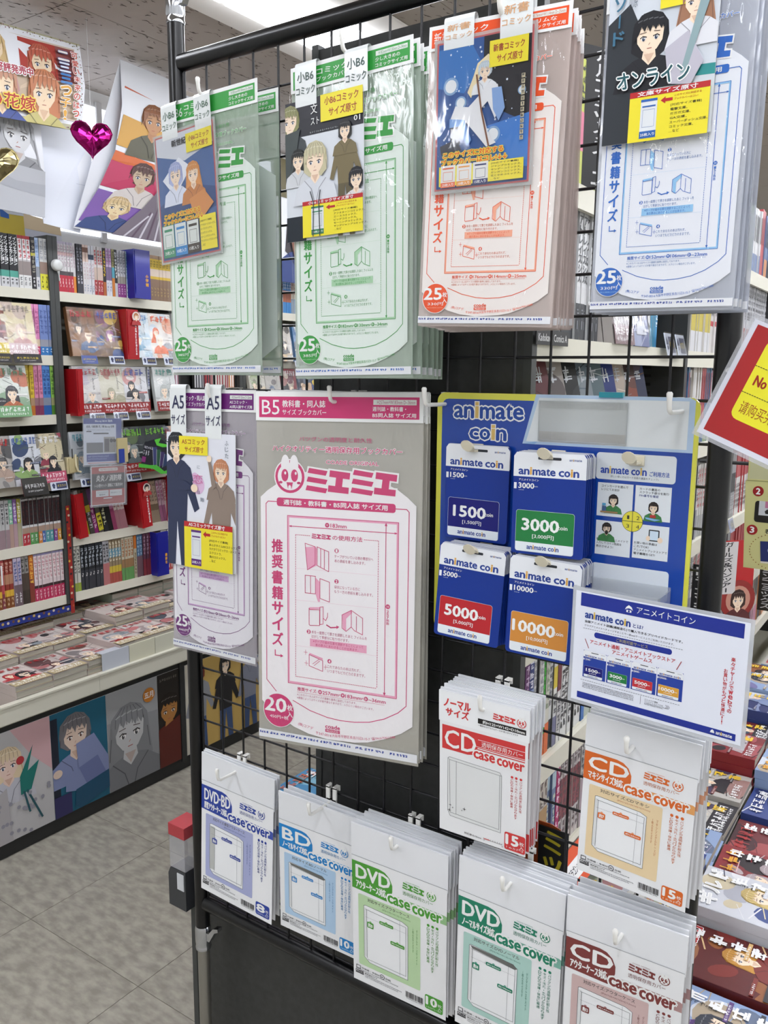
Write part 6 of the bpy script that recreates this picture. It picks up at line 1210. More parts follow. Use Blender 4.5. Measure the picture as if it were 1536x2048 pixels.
for r in range(3):
    for k, y in enumerate(ys):
        seed += 1; x = -1.295 - .184 * r
        if r == 0 and k < 1: continue
        green = (k >= 6 and r == 2)
        pal = ('#aab4a4', '#5a8a5a', '#b08a5a', '#c0c8c4', '#3a4a5a') if green else RD[(k + 2 * r) % 4]
        pile(x, y + .064, tops[r][k], .4605 + .0, pal, seed, '%s-row pile %s, left table' % (['front', 'middle', 'back'][r], ['at the left end', 'second from left', 'third from left', 'fourth from left', 'fifth from left', 'sixth from left', 'seventh from left', 'eighth from left', 'ninth from left'][k]), tc='#4a8a4a' if green else '#a8242c', band='#9aa8a0' if green else '#b3a480')
for k, (y0, y1, c) in enumerate(((.672, .782, '#b9bdc6'), (.784, .895, '#c9c7b2'), (.897, .985, '#c6c5b4'))):
    t = thing('cardboard_divider', ('pale grey upright card before the stacked comics', 'ivory upright card before the stacked comics, middle one', 'ivory upright card nearest the purple packs')[k], 'card', (-1.2005, y0, .4605))
    MB().box((0, 0, 0), (.002, y1 - y0, .106), P(c)).box((-.03, 0, .104), (0, y1 - y0, .106), P(c)).build('panel', t)
# ------------------------------------------------------------------ island gondola behind the wire panel
isl = thing('island_gondola', 'dark grey island shelving whose end panel stands behind the wire panel', 'shelving unit', (.42, .05, 0))
def ip(b, n): o = b.build(n, isl); o.location = (-.42, -.05, 0); return o
ip(MB().box((.237, .05, .506), (.590, .062, 1.978), dark), 'end_panel')
ip(MB().box((.590, .048, .506), (.602, .064, 1.985), gon), 'end_trim')
ip(MB().box((.225, .048, .506), (.237, .064, 1.985), gon), 'end_trim')
ip(MB().box((-.088, .05, .004), (.985, .064, .505), dark), 'base_end_panel')
ip(MB().box((-.101, .046, .0), (-.088, .068, .508), gon), 'base_trim')
ip(MB().box((.41, .062, .02), (.43, 3.9, 1.975), mat('#8f8c80', .6)), 'centre_panel')
for x0, x1, nm in ((-.088, .42, 'table_top'), (.42, .98, 'table_top')): ip(MB().box((x0, .065, .44), (x1, 3.9, .46), ivory2), nm)
ip(MB().box((-.101, .07, .445), (-.089, 3.9, .506), ivory), 'front_lip'); ip(MB().box((.98, .066, .445), (.992, 3.9, .506), ivory), 'front_lip')
ip(MB().box((-.075, .066, 0), (-.07, 3.9, .44), gon2), 'side_panel'); ip(MB().box((.95, .066, 0), (.955, 3.9, .44), gon2), 'side_panel')
for k, (ya, yb_) in enumerate(((.064, .80), (.80, 1.72), (1.72, 2.64), (2.64, 3.56))):
    for z in LV:
        ip(MB().box((.43, ya + (.0 if k == 0 else .018), z - .02), (.592, yb_, z), ivory2).box((.592, ya + (.0 if k == 0 else .018), z - .032), (.600, yb_, z + .002), ivory), 'shelf_board')
    ip(MB().box((.43, yb_, .46), (.604, yb_ + .018, 1.955), gon2), 'upright')
for z in LV: ip(MB().box((.25, .064, z - .02), (.41, 3.56, z), ivory2), 'shelf_board')
b = MB()
for k in range(46):
    z = 1.10 + .018 * k
    for yy in (.7985,): b.box((.50, yy - .0004, z), (.535, yy + .0001, z + .006), mat('#0c0c0d', .8))
ip(b, 'slot_row')
# books on the island's right-hand face
XI = .588
wd_ = lambda n, w, base, bands, title, foot=None, t=.015: (n, t, w, base, bands, title, foot)
books('island face', XI, .075, LV[5], [wd_(6, 'red and white', '#b84a4c', [(.5, 1, '#c9c4c0')], (.05, .45, WH, None, None)), wd_(8, 'lime and pink', '#b9c060', [(.4, .7, '#d07a90')], (.05, .35, '#4a4a50', None, None)), wd_(20, 'white', '#c9c9cc', [(.7, 1, '#8a8a94')], (.05, .6, '#4a5060', None, None))], 5, h=.18)
books('island face', XI, .075, LV[4], [wd_(15, 'white with black foot', '#cfd0d2', [(.60, .72, '#c6c6c8'), (.72, 1, '#2f3136')], (.10, .58, '#3a3c42', 'アトレイスシス', None), (.76, .92, '#7a7c84'), .0165)], 4, h=.205)
books('island face', XI, .56, LV[4], [wd_(3, 'dark', '#34363a', [(.3, .5, '#b8b8ba')], (.55, .9, '#8a8c90', None, None)), wd_(2, 'white and teal', '#c4c9cc', [(.5, 1, '#2c7a9c')], (.05, .4, '#3a4a5a', None, None)), wd_(1, 'sky blue', '#2f86b8', [], (.1, .8, '#d8e8f0', None, None))], 4, h=.19)
books('island face', XI, .83, LV[4], [wd_(14, 'white, red and yellow', '#c9c6c2', [(.5, .75, '#b9a83c'), (.75, 1, '#c4c4c8')], (.05, .45, '#a83a40', None, None)), wd_(12, 'white and red', '#c6c2c0', [(.6, .66, '#b03038')], (.05, .55, '#5a5a62', None, None)), wd_(30, 'white and slate', '#bcbcc0', [(.6, 1, '#8a4a4c')], (.05, .5, '#4a4a52', None, None))], 4, h=.19)
books('island face', XI, .075, LV[2], [wd_(20, 'grey', '#a9a8ac', [(.6, 1, '#5a4a58')], (.05, .5, '#3a3a42', None, None)), wd_(24, 'teal and grey', '#7a8c90', [(.6, 1, '#9a8a80')], (.05, .5, '#26303a', None, None))], 2, h=.18)
TL = .205
books('island face', XI, .095, LV[1], [wd_(1, 'purple and gold', '#6a3f70', [(.4, .7, '#b09a3c'), (.7, 1, '#4a3a5a')], (.05, .35, '#c8b0d0', None, None), None, .017), wd_(1, 'indigo', '#33407a', [(.3, .7, '#8a9ac0')], (.05, .3, '#d0d0e0', None, None), None, .02), wd_(2, 'white', '#cfcfcf', [], (.08, .7, '#9a9aa0', None, None), None, .016), wd_(1, 'bright green', '#3fae3a', [(.8, 1, '#c05a28')], (.05, .6, '#2a6a28', None, None), None, .015), wd_(1, 'cream with orange foot', '#c6c4b8', [(.72, 1, '#c8602c')], (.05, .6, '#8a9a80', None, None), None, .015), wd_(1, 'white with black foot', '#c9cac8', [(.72, 1, '#26272a')], (.05, .6, '#6a6a70', None, None), None, .015), wd_(1, 'white with yellow patch', '#c9cac8', [(.25, .45, '#c9b43c'), (.72, 1, '#6a6a86')], (.5, .7, '#4a4a50', None, None), None, .015), wd_(1, 'white and maroon', '#c4c2c2', [(.2, .5, '#6a3038')], (.55, .9, '#4a4a50', None, None), None, .015), wd_(6, 'white with black lettering', '#cccccc', [], (.08, .9, '#303034', None, None), None, .0155), wd_(1, 'cobalt blue', '#2f62a8', [], (.1, .8, WH, None, None)), wd_(10, 'white and pale green', '#c4c9c4', [(.7, 1, '#a8b0a8')], (.05, .6, '#5a5a60', None, None))], 1, h=.182)
books('island face', XI, .105, LV[0] - .0, [wd_(3, 'white with brown sketches', '#c6c2bc', [(.5, .6, '#8f7a9a')], (.05, .9, '#8a5a48', None, None), None, .0165), wd_(1, 'purple-edged', '#5a3484', [(.5, 1, '#9c8a80')], (.1, .5, '#b8a0d0', None, None), None, .014), wd_(2, 'white and tan', '#c4beb4', [(.4, .7, '#a88a60')], (.05, .4, '#6a5a58', None, None), None, .0155), wd_(2, 'slate blue', '#6a7a9c', [(.15, .3, '#a8bcc8'), (.7, 1, '#8a8a90')], (.35, .65, '#c8d0c0', None, None), None, .016), wd_(1, 'magenta', '#a81f62', [], (.08, .9, '#e8c8d8', None, None), None, .016), wd_(6, 'white and maroon patterned', '#c6bfbe', [(.3, .7, '#8a4a50')], (.05, .95, '#5a4a4c', None, None), None, .0155), wd_(12, 'pale patterned', '#bcb8b4', [(.5, 1, '#9a8a90')], (.05, .5, '#5a5a60', None, None))], 0, h=.186)
for sh in (2, 1, 0):
    books('island far face', XI, .83, LV[sh], [wd_(14, 'white and grey', '#c2c2c4', [(.6, 1, '#7a7a84')], (.05, .5, '#3a3a42', None, None)), wd_(14, 'white with red lettering', '#c6c4c2', [(.7, 1, '#9a9a9c')], (.05, .6, '#b03038', None, None)), wd_(12, 'black and white', '#8f8f92', [(.3, .6, '#26262a')], (.65, .95, '#c8c8c8', None, None)), wd_(12, 'red and white', '#a8484c', [(.4, 1, '#c2c0be')], (.5, .9, '#5a4a4c', None, None))], sh, h=.178)
def iface(label, y, z, pal, seed, **k): face(label, y, z, pal, seed, x=.565, **k)
iface('white promotional leaflet comic face-out, island second shelf', .415, LV[4], ('#b9b3b0', '#5a4a4c', '#c8c4c0', '#4a3a3c'), 71, w=.10, h=.15, band='#6a4248', tc='#3a3438', n=2)
iface('navy and white face-out comic with yellow lettering, island second shelf', .515, LV[4], ('#3a4a86', '#d0d4dc', '#c8ccd8', '#2a3468'), 72, w=.085, h=.15, tc='#d2c23c', n=2)
dk = [('#6a3a40', '#c9b8b8', '#3a3036', '#8a5a60'), ('#a39c9a', '#4a4446', '#c4b4ae', '#6a6264'), ('#2c2e30', '#4a4c4e', '#3a3c3e'), ('#6a7884', '#aab4bc', '#3a4450', '#8a949c'), ('#5f7078', '#a8b4b8', '#c8ccd0', '#3a464e'), ('#28387a', '#4a8ac0', '#c8d0e0', '#1c2450'), ('#a8a29c', '#c9b4a4', '#6a4a44', '#8a8280'), ('#8a4a3c', '#4a3a38', '#b09a88', '#5a4a58'), ('#3a4468', '#a06a4a', '#26283a', '#7a5a48')]
for k, pal in enumerate(dk):
    o = link('face_out_comic', face_mesh(.122, .176, .014, pal, 80 + k, tc='#d0d4dc'))
    o.matrix_world = Matrix.Translation((.588 - .012, .125 + .058 * k, LV[3] + .001)) @ Matrix.Rotation(R(90 - 28), 4, 'Z') @ Matrix.Rotation(R(-12), 4, 'X') @ Matrix.Rotation(R(-6), 4, 'Y')
    tag(o, '%s leaning dark comic from the left on the shelf above the coin board' % ordi(k + 1), 'book', 'leaning comics above the coin board')
for k, y in enumerate((.66, .735)): lip_card(('left', 'right')[k] + ' navy and white price card on the island second shelf lip', y, LV[4] + .03, w=.06, h=.045, x=.606)
for k, y in enumerate((1.12, 1.22, 1.34)): lip_card(('first', 'second', 'third')[k] + ' blue price card right of the right pole, island fourth shelf', y, LV[2] + .01, w=.05, h=.035, x=.606, c1='#8f9ac4')
# publisher signs
def blade(label, y, z0, z1, x0, x1, txt, c='#19191b', tc='#d0d0d0', hz=False, name='publisher_sign'):
    """a vertical plate across the aisle direction, facing the camera side (-Y)"""
    W = x1 - x0; H = z1 - z0; t = thing(name, label, 'sign', M=Matrix.Translation(((x0 + x1) / 2, y, z1)))
    MB().box((-W / 2, 0, -H), (W / 2, .002, 0), mat(c, .4)).build('plate', t)
    b = MB(); a = Art(W, H, None, 0, -.0002, b); n = len(txt)
    if hz: a.text(txt, .06, .2, .94, .8, tc, .02, l=1)
    else:
        for q, ch in enumerate(txt): a.text('|' if ch == 'ー' else ch, .2, .03 + .95 * q / n, .8, .03 + .95 * (q + .82) / n, tc, .02, l=1)
    b.build('lettering', t); return t
blade('tall black sign with white lettering between orange and blue packs', .21, 1.772, 1.965, .556, .620, '角川コミックス') if False else None
t = thing('publisher_sign', 'tall black sign with white vertical lettering between orange and blue packs', 'sign', M=Matrix.Translation((.604, .262, 1.972)) @ Matrix.Rotation(R(62), 4, 'Z'))
MB().box((-.046, 0, -.198), (.046, .002, 0), mat('#151517', .4)).build('plate', t)
b = MB(); a = Art(.092, .198, None, 0, -.0002, b)
for q, ch in enumerate('角川コミックス・エ'): a.text(ch, .32, .01 + .108 * q, .72, .01 + .108 * q + .09, '#c9c9c9', .02, l=1)
b.build('lettering', t)
t = thing('publisher_sign', 'small black label below the orange packs on the shelf lip', 'sign', M=Matrix.Translation((.607, .10, 1.560)) @ Matrix.Rotation(R(90), 4, 'Z'))
MB().box((-.05, 0, -.02), (.06, .002, 0), mat('#151517', .4)).build('plate', t)
b = MB(); a = Art(.11, .02, -.05, 0, -.0002, b); a.text('Kadokawa Comics A', .05, .25, .95, .75, '#c9c9c9', .02, l=1); b.build('lettering', t)
blade('black vertical sign with white lettering left of the right pole', .98, .868, 1.065, .605, .645, 'ドラゴンコミック', '#151517')
blade('black vertical sign with white lettering at the right photo edge', 1.78, .77, .97, .615, .66, 'アクションコミックス', '#24231f')
blade('black sign with yellow lettering beside the red case cover packs', .115, .640, .815, .612, .660, 'ミックス', '#141312', '#c9b82c')
t = divider('orange-brown divider among the island lowest comics', .118, LV[0] - .02, .15, '#a84a1c', 0, x=.588, out=.05)
t = thing('shelf_label', 'orange shelf label with white name tag, below the red packs', 'label', M=Matrix.Translation((.607, .27, .698)) @ Matrix.Rotation(R(90), 4, 'Z') @ Matrix.Rotation(R(-35), 4, 'X'))
MB().box((-.07, 0, -.055), (.075, .002, 0), P('#d1502a')).build('card', t); b = MB(); a = Art(.145, .055, -.07, 0, -.0002, b); a.rr(.12, .3, .93, .78, '#e6e6e6', .04, 0); a.text('ドラゴンコミックスエイジ', .17, .42, .88, .66, '#20202a', .02, l=1); b.build('lettering', t)
t = thing('series_divider', 'red and white series divider right of the right pole', 'shelf divider', M=Matrix.Translation((.617, 1.335, 1.065)) @ Matrix.Rotation(R(50), 4, 'Z'))
b = MB(); b.box((-.075, 0, -.15), (.075, .002, 0), mat('#b01c20', .35)); b.tube([(.03, -.001, -.165), (.03, .003, -.165)], .055, mat('#8a2420', .4), 24); b.build('plate', t)
b = MB(); a = Art(.15, .15, None, 0, -.0014, b); a.circ(.70, 1.10, .26, '#c08a78', 0); bust(a, .70, 1.10, .15, '#3a2620', '#5a2a2a', l=1, seed=4, lng=.1); a.rect(0, .02, .62, .98, '#c9c6c6', 0)
for q, ch in enumerate('ガールズ&パンツァー'): a.text('|' if ch == 'ー' else ch, .33, .03 + .093 * q, .52, .03 + .093 * q + .078, '#1c1a1c', .03, l=1)
b.build('lettering', t)
# the pale green AR notice
t = thing('ar_notice_board', 'pale green notice board with numbered red dots, right photo edge', 'sign', M=Matrix.Translation((.723, .9, 1.345)) @ Matrix.Rotation(R(-1), 4, 'Z'))
b = MB(); prism(b, [(0, 0), (.001, -.062), (-.003, -.068), (.006, -.255), (.20, -.255), (.20, 0)], 0, .004, P('#cbc88c')); b.build('board', t)
b = MB(); a = Art(.2, .255, 0, 0, -.0003, b); a.rect(.02, .02, 1, .24, '#c3c29a', 0); a.line([(.0, .255), (1, .25)], .006, '#8f8c5c', 1)
for n_, u, v in (('2', .12, .34), ('3', .09, .67)): a.circ(u, v, .055, '#9c2024', 1, 24); a.text(n_, u - .02, v - .025, u + .02, v + .025, WH, .04, l=2)
a.text('"表紙', .22, .30, .36, .34, '#a83028', .03, l=1); a.text('タップ', .22, .36, .38, .40, '#26262a', .02, l=1); a.text('表紙を', .22, .65, .40, .69, '#26262a', .02, l=1)
a.rr(.10, .42, .6, .6, '#1f1d1c', .03, 1); a.rect(.14, .42, .6, .54, '#c9ccd2', 2); a.rect(.2, .42, .6, .475, '#c07a9c', 3); a.text('AR', .24, .435, .33, .465, '#dfe04a', .03, l=4); a.poly([(.2, .505), (.225, .485), (.25, .505), (.24, .525), (.21, .525)], '#1f1d1c', 3)
for k in range(30):
    an = R(100 + 9 * k); a.circ(.34 + .26 * math.cos(an), .84 + .15 * math.sin(an), .006, '#8a5a2c', 1, 6)
a.poly([(.18, .76), (.5, .74), (.5, .92), (.2, .93)], '#23306a', 2); a.poly([(.2, .93), (.5, .92), (.5, .935), (.2, .945)], '#d8d4c8', 2); a.ell(.33, .83, .07, .035, '#c9ccd8', 3)
b.build('printing', t)
MB().tube([(-.10, .0, -.03), (.0, .006, -.03), (.1, .006, -.03)], .004, gon2, 8).build('arm', t)
# magazines and books on the island table
PAL2 = [('#8fa4c8', '#5a3f78', '#c9d0dc', '#3a3f4a', '#b0a08a'), ('#5a1c1c', '#c08a3a', '#2a1614', '#d8b070', '#7a2a24'), ('#c9cbd2', '#c9b070', '#3f4f86', '#8a8a96', '#dcdce0'), ('#8a2a30', '#c07a80', '#2a2226', '#6a2a2e', '#b0a0a4'), ('#6a2428', '#1f2228', '#a04a4c', '#3a4a5a', '#8a3034'), ('#3a4a86', '#c8d0dc', '#2a3468', '#7a8ab0', '#d8d8dc')]
nm_ = ['nearest', 'second', 'third', 'fourth', 'fifth', 'sixth', 'seventh', 'eighth', 'ninth', 'tenth', 'eleventh']
for k in range(11):
    y = .135 + .137 * k
    for c_ in range(2):
        x = .695 + .187 * c_; pal = PAL2[k % 6] if c_ else PAL2[(k + 3) % 6]
        if c_ == 0 and k in (4, 5): pal = ('#b8b4ae', '#7a3a34', '#26262c', '#c9c4bc', '#4a3f5a')
        if c_ == 0 and k in (0, 1): pal = ('#b6c0a8', '#c05a70', '#c9ccd0', '#7a9a6a', '#d8c8b8')
        zt = [.585, .595, .625, .60, .59, .60, .64, .62, .65, .66, .64][k] + (.0 if c_ else .02)
        pile(x, y, zt, .461, pal, 200 + k * 2 + c_, '%s %s-column pile from the panel, right table' % (nm_[k], ('inner', 'outer')[c_]), tc=('#e0a030', '#b03030', '#e0e0e0')[k % 3], band=(None, '#26242a', None)[k % 3], w=.131, h=.183, grp='stacked comics on the right island table', title={(2, 1): 'ギルド', (1, 1): 'go hard'}.get((k, c_)))
for k in range(5):
    pile(.008, .20 + .137 * k + (.0), .58 + .012 * (k % 2), .461, (('#9a8ab4', '#c9b070', '#4a3f78', '#c8c0d0'), ('#3f86b4', '#23283a', '#7ab0c8', '#d8dce0'), ('#d2c23c', '#c05a50', '#26262a', '#e0dca0'), ('#4a90b8', '#1c2230', '#a8c8d0', '#d0d8dc'), ('#b0b4b8', '#5a6a80', '#c9b8a0'))[k], 300 + k, '%s pile from the panel, left island table' % nm_[k], tc='#c0582c', band=('#b8b4c8', None, '#d2c23c', None, None)[k], w=.131, h=.183, grp='stacked comics on the left island table')
# small red-topped box and black leaflet holder on the island corner, left of the pole
t = thing('acrylic_case', 'small clear acrylic box with red lid beside the left pole', 'case', (-.080, .020, .546))
MB().box((-.022, -.022, .0005), (.02, .024, .068), film_mat('#c6c8ce', .35, .06, .02, 4, 1)).build('clear_body', t); MB().box((-.023, -.023, .068), (.021, .025, .092), mat('#b23a42', .25, alpha=.92)).build('red_lid', t)
t = thing('leaflet_holder', 'dark plastic holder with small white label below the clear box', 'holder', (-.080, .020, .475))
b = MB(); prism(b, [(-.028, -.012), (-.028, .056), (-.022, .069), (.02, .070), (.02, -.012)], -.022, .025, mat('#34363a', .4)); b.build('body', t); MB().box((-.002, -.0236, .030), (.016, -.0222, .064), P('#c9ccd0')).build('label', t)
# ------------------------------------------------------------------ above the left bookcase: hung posters, balloons, added glowing wall panel
w1 = MB(); w1.box((XL, .2, 2.02), (XL + .004, 3.2, 2.50), mat('#eef2ff', .5, emit=1.6)); o = w1.build('glow_panel_1'); o['kind'] = 'structure'  # added glowing panel, stands in for the brightly lit white wall
for k, y in enumerate((.2, 1.2, 2.2, 3.2)): q = MB().box((XL, y - .012, 2.0), (XL + .012, y + .012, 2.52), mat('#c9c9c6', .5)).build('glow_panel_bar', o)  # bars added across the glowing panel
def banner(label, pts, art, name='hanging_poster', thick=.0008):
    """a curved sheet: pts = rows of (left xyz, right xyz) from top to bottom; the art is wrapped on it"""
    t = thing(name, label, 'poster', pts[0][0]); O = Vector(pts[0][0]); m = P('#dfe1e6'); b = MB(); vs = []
    for l, r in pts: vs += [Vector(l) - O, Vector(r) - O]
    n = len(pts); nr = (Vector(pts[0][1]) - Vector(pts[0][0])).cross(Vector(pts[0][0]) - Vector(pts[-1][0])).normalized()
    vs2 = [v - nr * thick for v in vs]
    b.add(vs + vs2, [(2 * i, 2 * i + 2, 2 * i + 3, 2 * i + 1) for i in range(n - 1)] + [(2 * n + 2 * i, 2 * n + 2 * i + 1, 2 * n + 2 * i + 3, 2 * n + 2 * i + 2) for i in range(n - 1)], m, True); b.build('sheet', t)
    g = MB(); W = (Vector(pts[0][1]) - Vector(pts[0][0])).length; H = sum((Vector(pts[i + 1][0]) - Vector(pts[i][0])).length for i in range(n - 1))
    a = Art(W, H, 0, 0, 0, g); a.clip = True
    nrm = nr
    def pt(u, v, l):
        s_ = min(max(v, 0), .9999) * (n - 1); i = int(s_); f = s_ - i
        L_ = Vector(pts[i][0]).lerp(Vector(pts[i + 1][0]), f); R_ = Vector(pts[i][1]).lerp(Vector(pts[i + 1][1]), f)
        p = L_.lerp(R_, u) - O + nrm * (.0006 + l * .0006); return (p.x, p.y, p.z)
    a.pt = pt; art(a)
    if nrm.x < 0: print('banner faces away', label)
    g.build('printed_front', t); return t
def ba(a):
    a.rect(0, 0, 1, 1, '#aaa68a', 0); a.rect(0, .08, .93, .90, '#c9b8a8', 1)
    rn = random.Random(2)
    for k in range(120):
        s_ = rn.random(); u, v = (rn.random(), rn.choice((.03, .97)) + rn.uniform(-.02, .02)) if s_ < .7 else (rn.uniform(.95, .99), rn.random()); a.circ(u, v, rn.choice((.004, .006)), rn.choice(('#5a3a2a', '#8a5a6a', '#6a6a30')), 1, 6)
    a.rect(.35, .1, .72, .5, '#a83a30', 2); a.rect(.72, .1, .92, .5, '#8a4a48', 2); a.rect(.0, .5, .93, .88, '#b9a48c', 2)
    bust(a, .10, .28, .12, '#c9ac7a', '#b98a8a', '#e0c8a8', 3, 1); bust(a, .56, .34, .13, '#b45a44', '#c9b49a', '#e0c8a8', 3, 2); bust(a, .14, .66, .15, '#b8866a', '#3a4a8a', '#e0c8a8', 12, 3); bust(a, .56, .66, .15, '#b9744c', '#b9b070', '#e0c8a8', 12, 4)
    a.text('大好評発売中', .02, .44, .44, .53, '#a83a4a', .04, WH, .12, l=22)
    a.text('の花嫁', .0, .74, .46, .89, '#a82420', .02, '#e0c84a', .1, l=24)
    for q, (ch, c) in enumerate((('二', '#e8e0d8'), ('三', '#d8e0e8'), ('三', '#3a7ab8'), ('っ', '#d8a03a'), ('子', '#d8a03a'), ('!', '#d8a03a'))): a.text(ch, .72, .16 + q * .13, .83, .26 + q * .13, c, .04, '#5a6a9a' if q < 3 else WH, .08, l=22)
    for q, ch in enumerate('可愛い未来のはっ'): a.text(ch, .86, .14 + q * .093, .925, .21 + q * .093, '#c04a3a', .03, WH, .1, l=22)
banner('pastel anime-style poster with girls and beige dotted border, top left', [((-1.35, .47, 2.50), (-1.35, .812, 2.527)), ((-1.345, .475, 2.37), (-1.335, .815, 2.40)), ((-1.35, .478, 2.235), (-1.35, .805, 2.262))], ba)
def bb_(a): a.rect(0, 0, 1, 1, '#b9babd', 0); bust(a, .55, .25, .30, '#a4a5a8', '#8a8b8e', '#c6c7c9', 2, 6, lng=1.4, eye='#4a4b50'); a.rect(0, .55, 1, 1, '#adafb4', 9); a.poly([(0, .62), (.5, .7), (1, .68), (1, .8), (.4, .78), (0, .74)], '#a0a2a8', 10)
banner('monochrome drawn poster with long-haired figure under the pastel one', [((-1.40, .50, 2.30), (-1.40, .688, 2.29)), ((-1.41, .50, 2.15), (-1.40, .695, 2.14)), ((-1.42, .50, 1.99), (-1.41, .690, 1.985))], bb_)
def bw(a): a.rect(0, 0, 1, 1, '#d8dce6', 0); a.line([(0, .52), (1, .55)], .004, '#aab0bc', 1)
banner('plain white paper sheet hanging beside the monochrome poster', [((-1.45, .705, 2.285), (-1.45, .925, 2.30)), ((-1.46, .700, 2.13), (-1.45, .905, 2.14)), ((-1.45, .715, 1.975), (-1.46, .86, 1.965))], bw)
def bz(a): a.rect(0, 0, 1, 1, '#bfa93a', 0); a.rect(.15, 0, .32, .4, '#2a5a9c', 1); a.rect(.4, .2, .62, .42, '#2a5a9c', 1); a.poly([(.25, 0), (1, 0), (1, .25), (.6, .3), (.4, .2), (.25, .25)], '#c3c5c6', 2)
banner('torn yellow and blue paper behind the top left comics', [((-1.60, .60, 2.06), (-1.60, .74, 2.045)), ((-1.60, .60, 1.93), (-1.60, .745, 1.925))], bz)
def bo(a): a.rect(0, 0, 1, 1, '#c9cad0', 0); a.rect(0, .0, 1, .5, '#d6c09a', 1)
banner('white sheet with peach strip above the top shelf comics', [((-1.62, .745, 2.03), (-1.60, .88, 2.01)), ((-1.62, .76, 1.93), (-1.60, .89, 1.93))], bo)
def bd(a):    # generic stand-in panels in orange, crimson and violet
    a.rect(0, 0, 1, 1, '#d4d6dc', 0); a.poly([(.06, .14), (1, .22), (1, .50), (.0, .47)], '#b9583c', 1); a.poly([(.04, .30), (1, .36), (1, .50), (.0, .47)], '#c99a4a', 2)
    bust(a, .55, .30, .2, '#8a5a3c', '#5c5a4a', '#b98a62', 3, 1, lng=-.3)
    a.poly([(.0, .50), (.9, .54), (.95, .74), (.0, .72)], '#b23a5c', 1); a.poly([(.0, .50), (.9, .54), (.92, .6), (.0, .56)], '#c9683a', 2); bust(a, .5, .62, .18, '#5c4440', '#c3bcb8', '#b9a48c', 3, 2, lng=-.2)
    a.poly([(.0, .74), (.6, .76), (.6, .95), (.0, .95)], '#7a5aa0', 1); bust(a, .3, .83, .15, '#c9b084', '#3a4a7a', '#d8c49c', 3, 3, lng=-.2)
    a.poly([(.95, .5), (1, .5), (1, 1), (.35, 1), (.6, .8), (.8, .65)], '#6f6670', 12)
    for k in range(7): a.line([(.98 - .05 * k, .55 + .05 * k), (.95 - .08 * k, 1)], .02, ('#b8b4bc', '#5a4a58')[k % 2], 13)
banner('long curved poster with orange, crimson and violet panels behind the left pole', [((-1.40, 1.01, 2.585 - .035), (-1.40, 1.24, 2.545)), ((-1.385, 1.0, 2.40), (-1.37, 1.24, 2.41)), ((-1.40, .975, 2.25), (-1.39, 1.235, 2.25)), ((-1.42, .91, 2.11), (-1.42, 1.24, 2.11)), ((-1.44, .82, 1.975), (-1.44, 1.25, 1.975))], bd)
def be(a): a.rect(0, 0, 1, 1, '#c6bdb4', 0); [a.poly([(.05 + .14 * k, .1), (.17 + .14 * k, .1), (.15 + .14 * k, .9), (.08 + .14 * k, .9)], ('#a83a38', '#b9a060', '#b8445a', '#8a3a6a')[k % 4], 1) for k in range(6)]
banner('orange and red patterned poster seen behind the panel top bar', [((-1.42, 1.26, 2.54), (-1.42, 1.70, 2.52)), ((-1.42, 1.26, 2.30), (-1.42, 1.70, 2.30)), ((-1.44, 1.26, 1.97), (-1.44, 1.70, 1.97))], be)
def bk(a): a.rect(0, 0, 1, 1, '#2b2c3a', 0); a.rect(0, 0, 1, .3, '#5f562c', 1); bust(a, .4, .5, .22, '#3a3438', '#30427a', '#8a6a50', 2, 4); a.poly([(.2, .6), (.8, .5), (.9, .8), (.3, .85)], '#7a4a38', 12); a.circ(.7, .9, .2, '#1c1c20', 13); a.scrib(.5, .86, .9, .93, 3, '#c9c9cc', 14, dens=5)
banner('dark painterly poster seen between the two green pack stacks', [((-1.46, 1.86, 2.42), (-1.46, 2.32, 2.42)), ((-1.46, 1.86, 2.15), (-1.46, 2.32, 2.15)), ((-1.47, 1.86, 1.90), (-1.47, 2.32, 1.90))], bk)
def balloon(label, loc, s, col, rot=0, metal=1):
    n = 28; b = MB(); fr = []; m = mat(col, .16, metal=metal)
    for k in range(n):
        t = 2 * math.pi * k / n; x = 16 * math.sin(t) ** 3 / 17; z = (13 * math.cos(t) - 5 * math.cos(2 * t) - 2 * math.cos(3 * t) - math.cos(4 * t)) / 17; fr.append((x, z + .1))
    vs = []; rn = random.Random(3)
    rings = ((1.06, 0), (1.0, .0), (.93, .10), (.7, .24), (.35, .33))
    for sd in (1, -1):
        for sc_, dp in rings:
            for k, (x, z) in enumerate(fr): q = 1 + .05 * math.sin(k * 2.7) * (sc_ < .98) + (.02 * (k % 2) if sc_ > .99 else 0); vs.append((x * s * sc_ * q, -sd * dp * s * (1 + .15 * rn.random()), z * s * sc_ * q))
        vs.append((0, -sd * .34 * s, .1 * s))
    fs = []; per = len(rings) * n + 1
    for sd in (0, 1):
        o_ = sd * per
        for r in range(len(rings) - 1):
            for k in range(n): f = (o_ + r * n + k, o_ + r * n + (k + 1) % n, o_ + (r + 1) * n + (k + 1) % n, o_ + (r + 1) * n + k); fs.append(f if sd else f[::-1])
        for k in range(n): f = (o_ + (len(rings) - 1) * n + k, o_ + (len(rings) - 1) * n + (k + 1) % n, o_ + per - 1); fs.append(f if sd else f[::-1])
    t = thing('foil_balloon', label, 'balloon', M=Matrix.Translation(loc) @ Matrix.Rotation(R(60 + rot), 4, 'Z')); b.add(vs, fs, m, False); b.build('heart', t)
    MB().tube([(0, 0, s * 1.0), (0, .002, CEIL - loc[2] - .004)], .0006, mat('#c9c9c9', .4), 4).build('string', t); return t
balloon('magenta foil heart balloon hanging left of the long curved poster', (-1.22, .744, 2.207), .062, '#a81f74')
balloon('gold foil heart balloon at the left photo edge', (-1.22, .420, 2.068), .060, '#b0a47a')
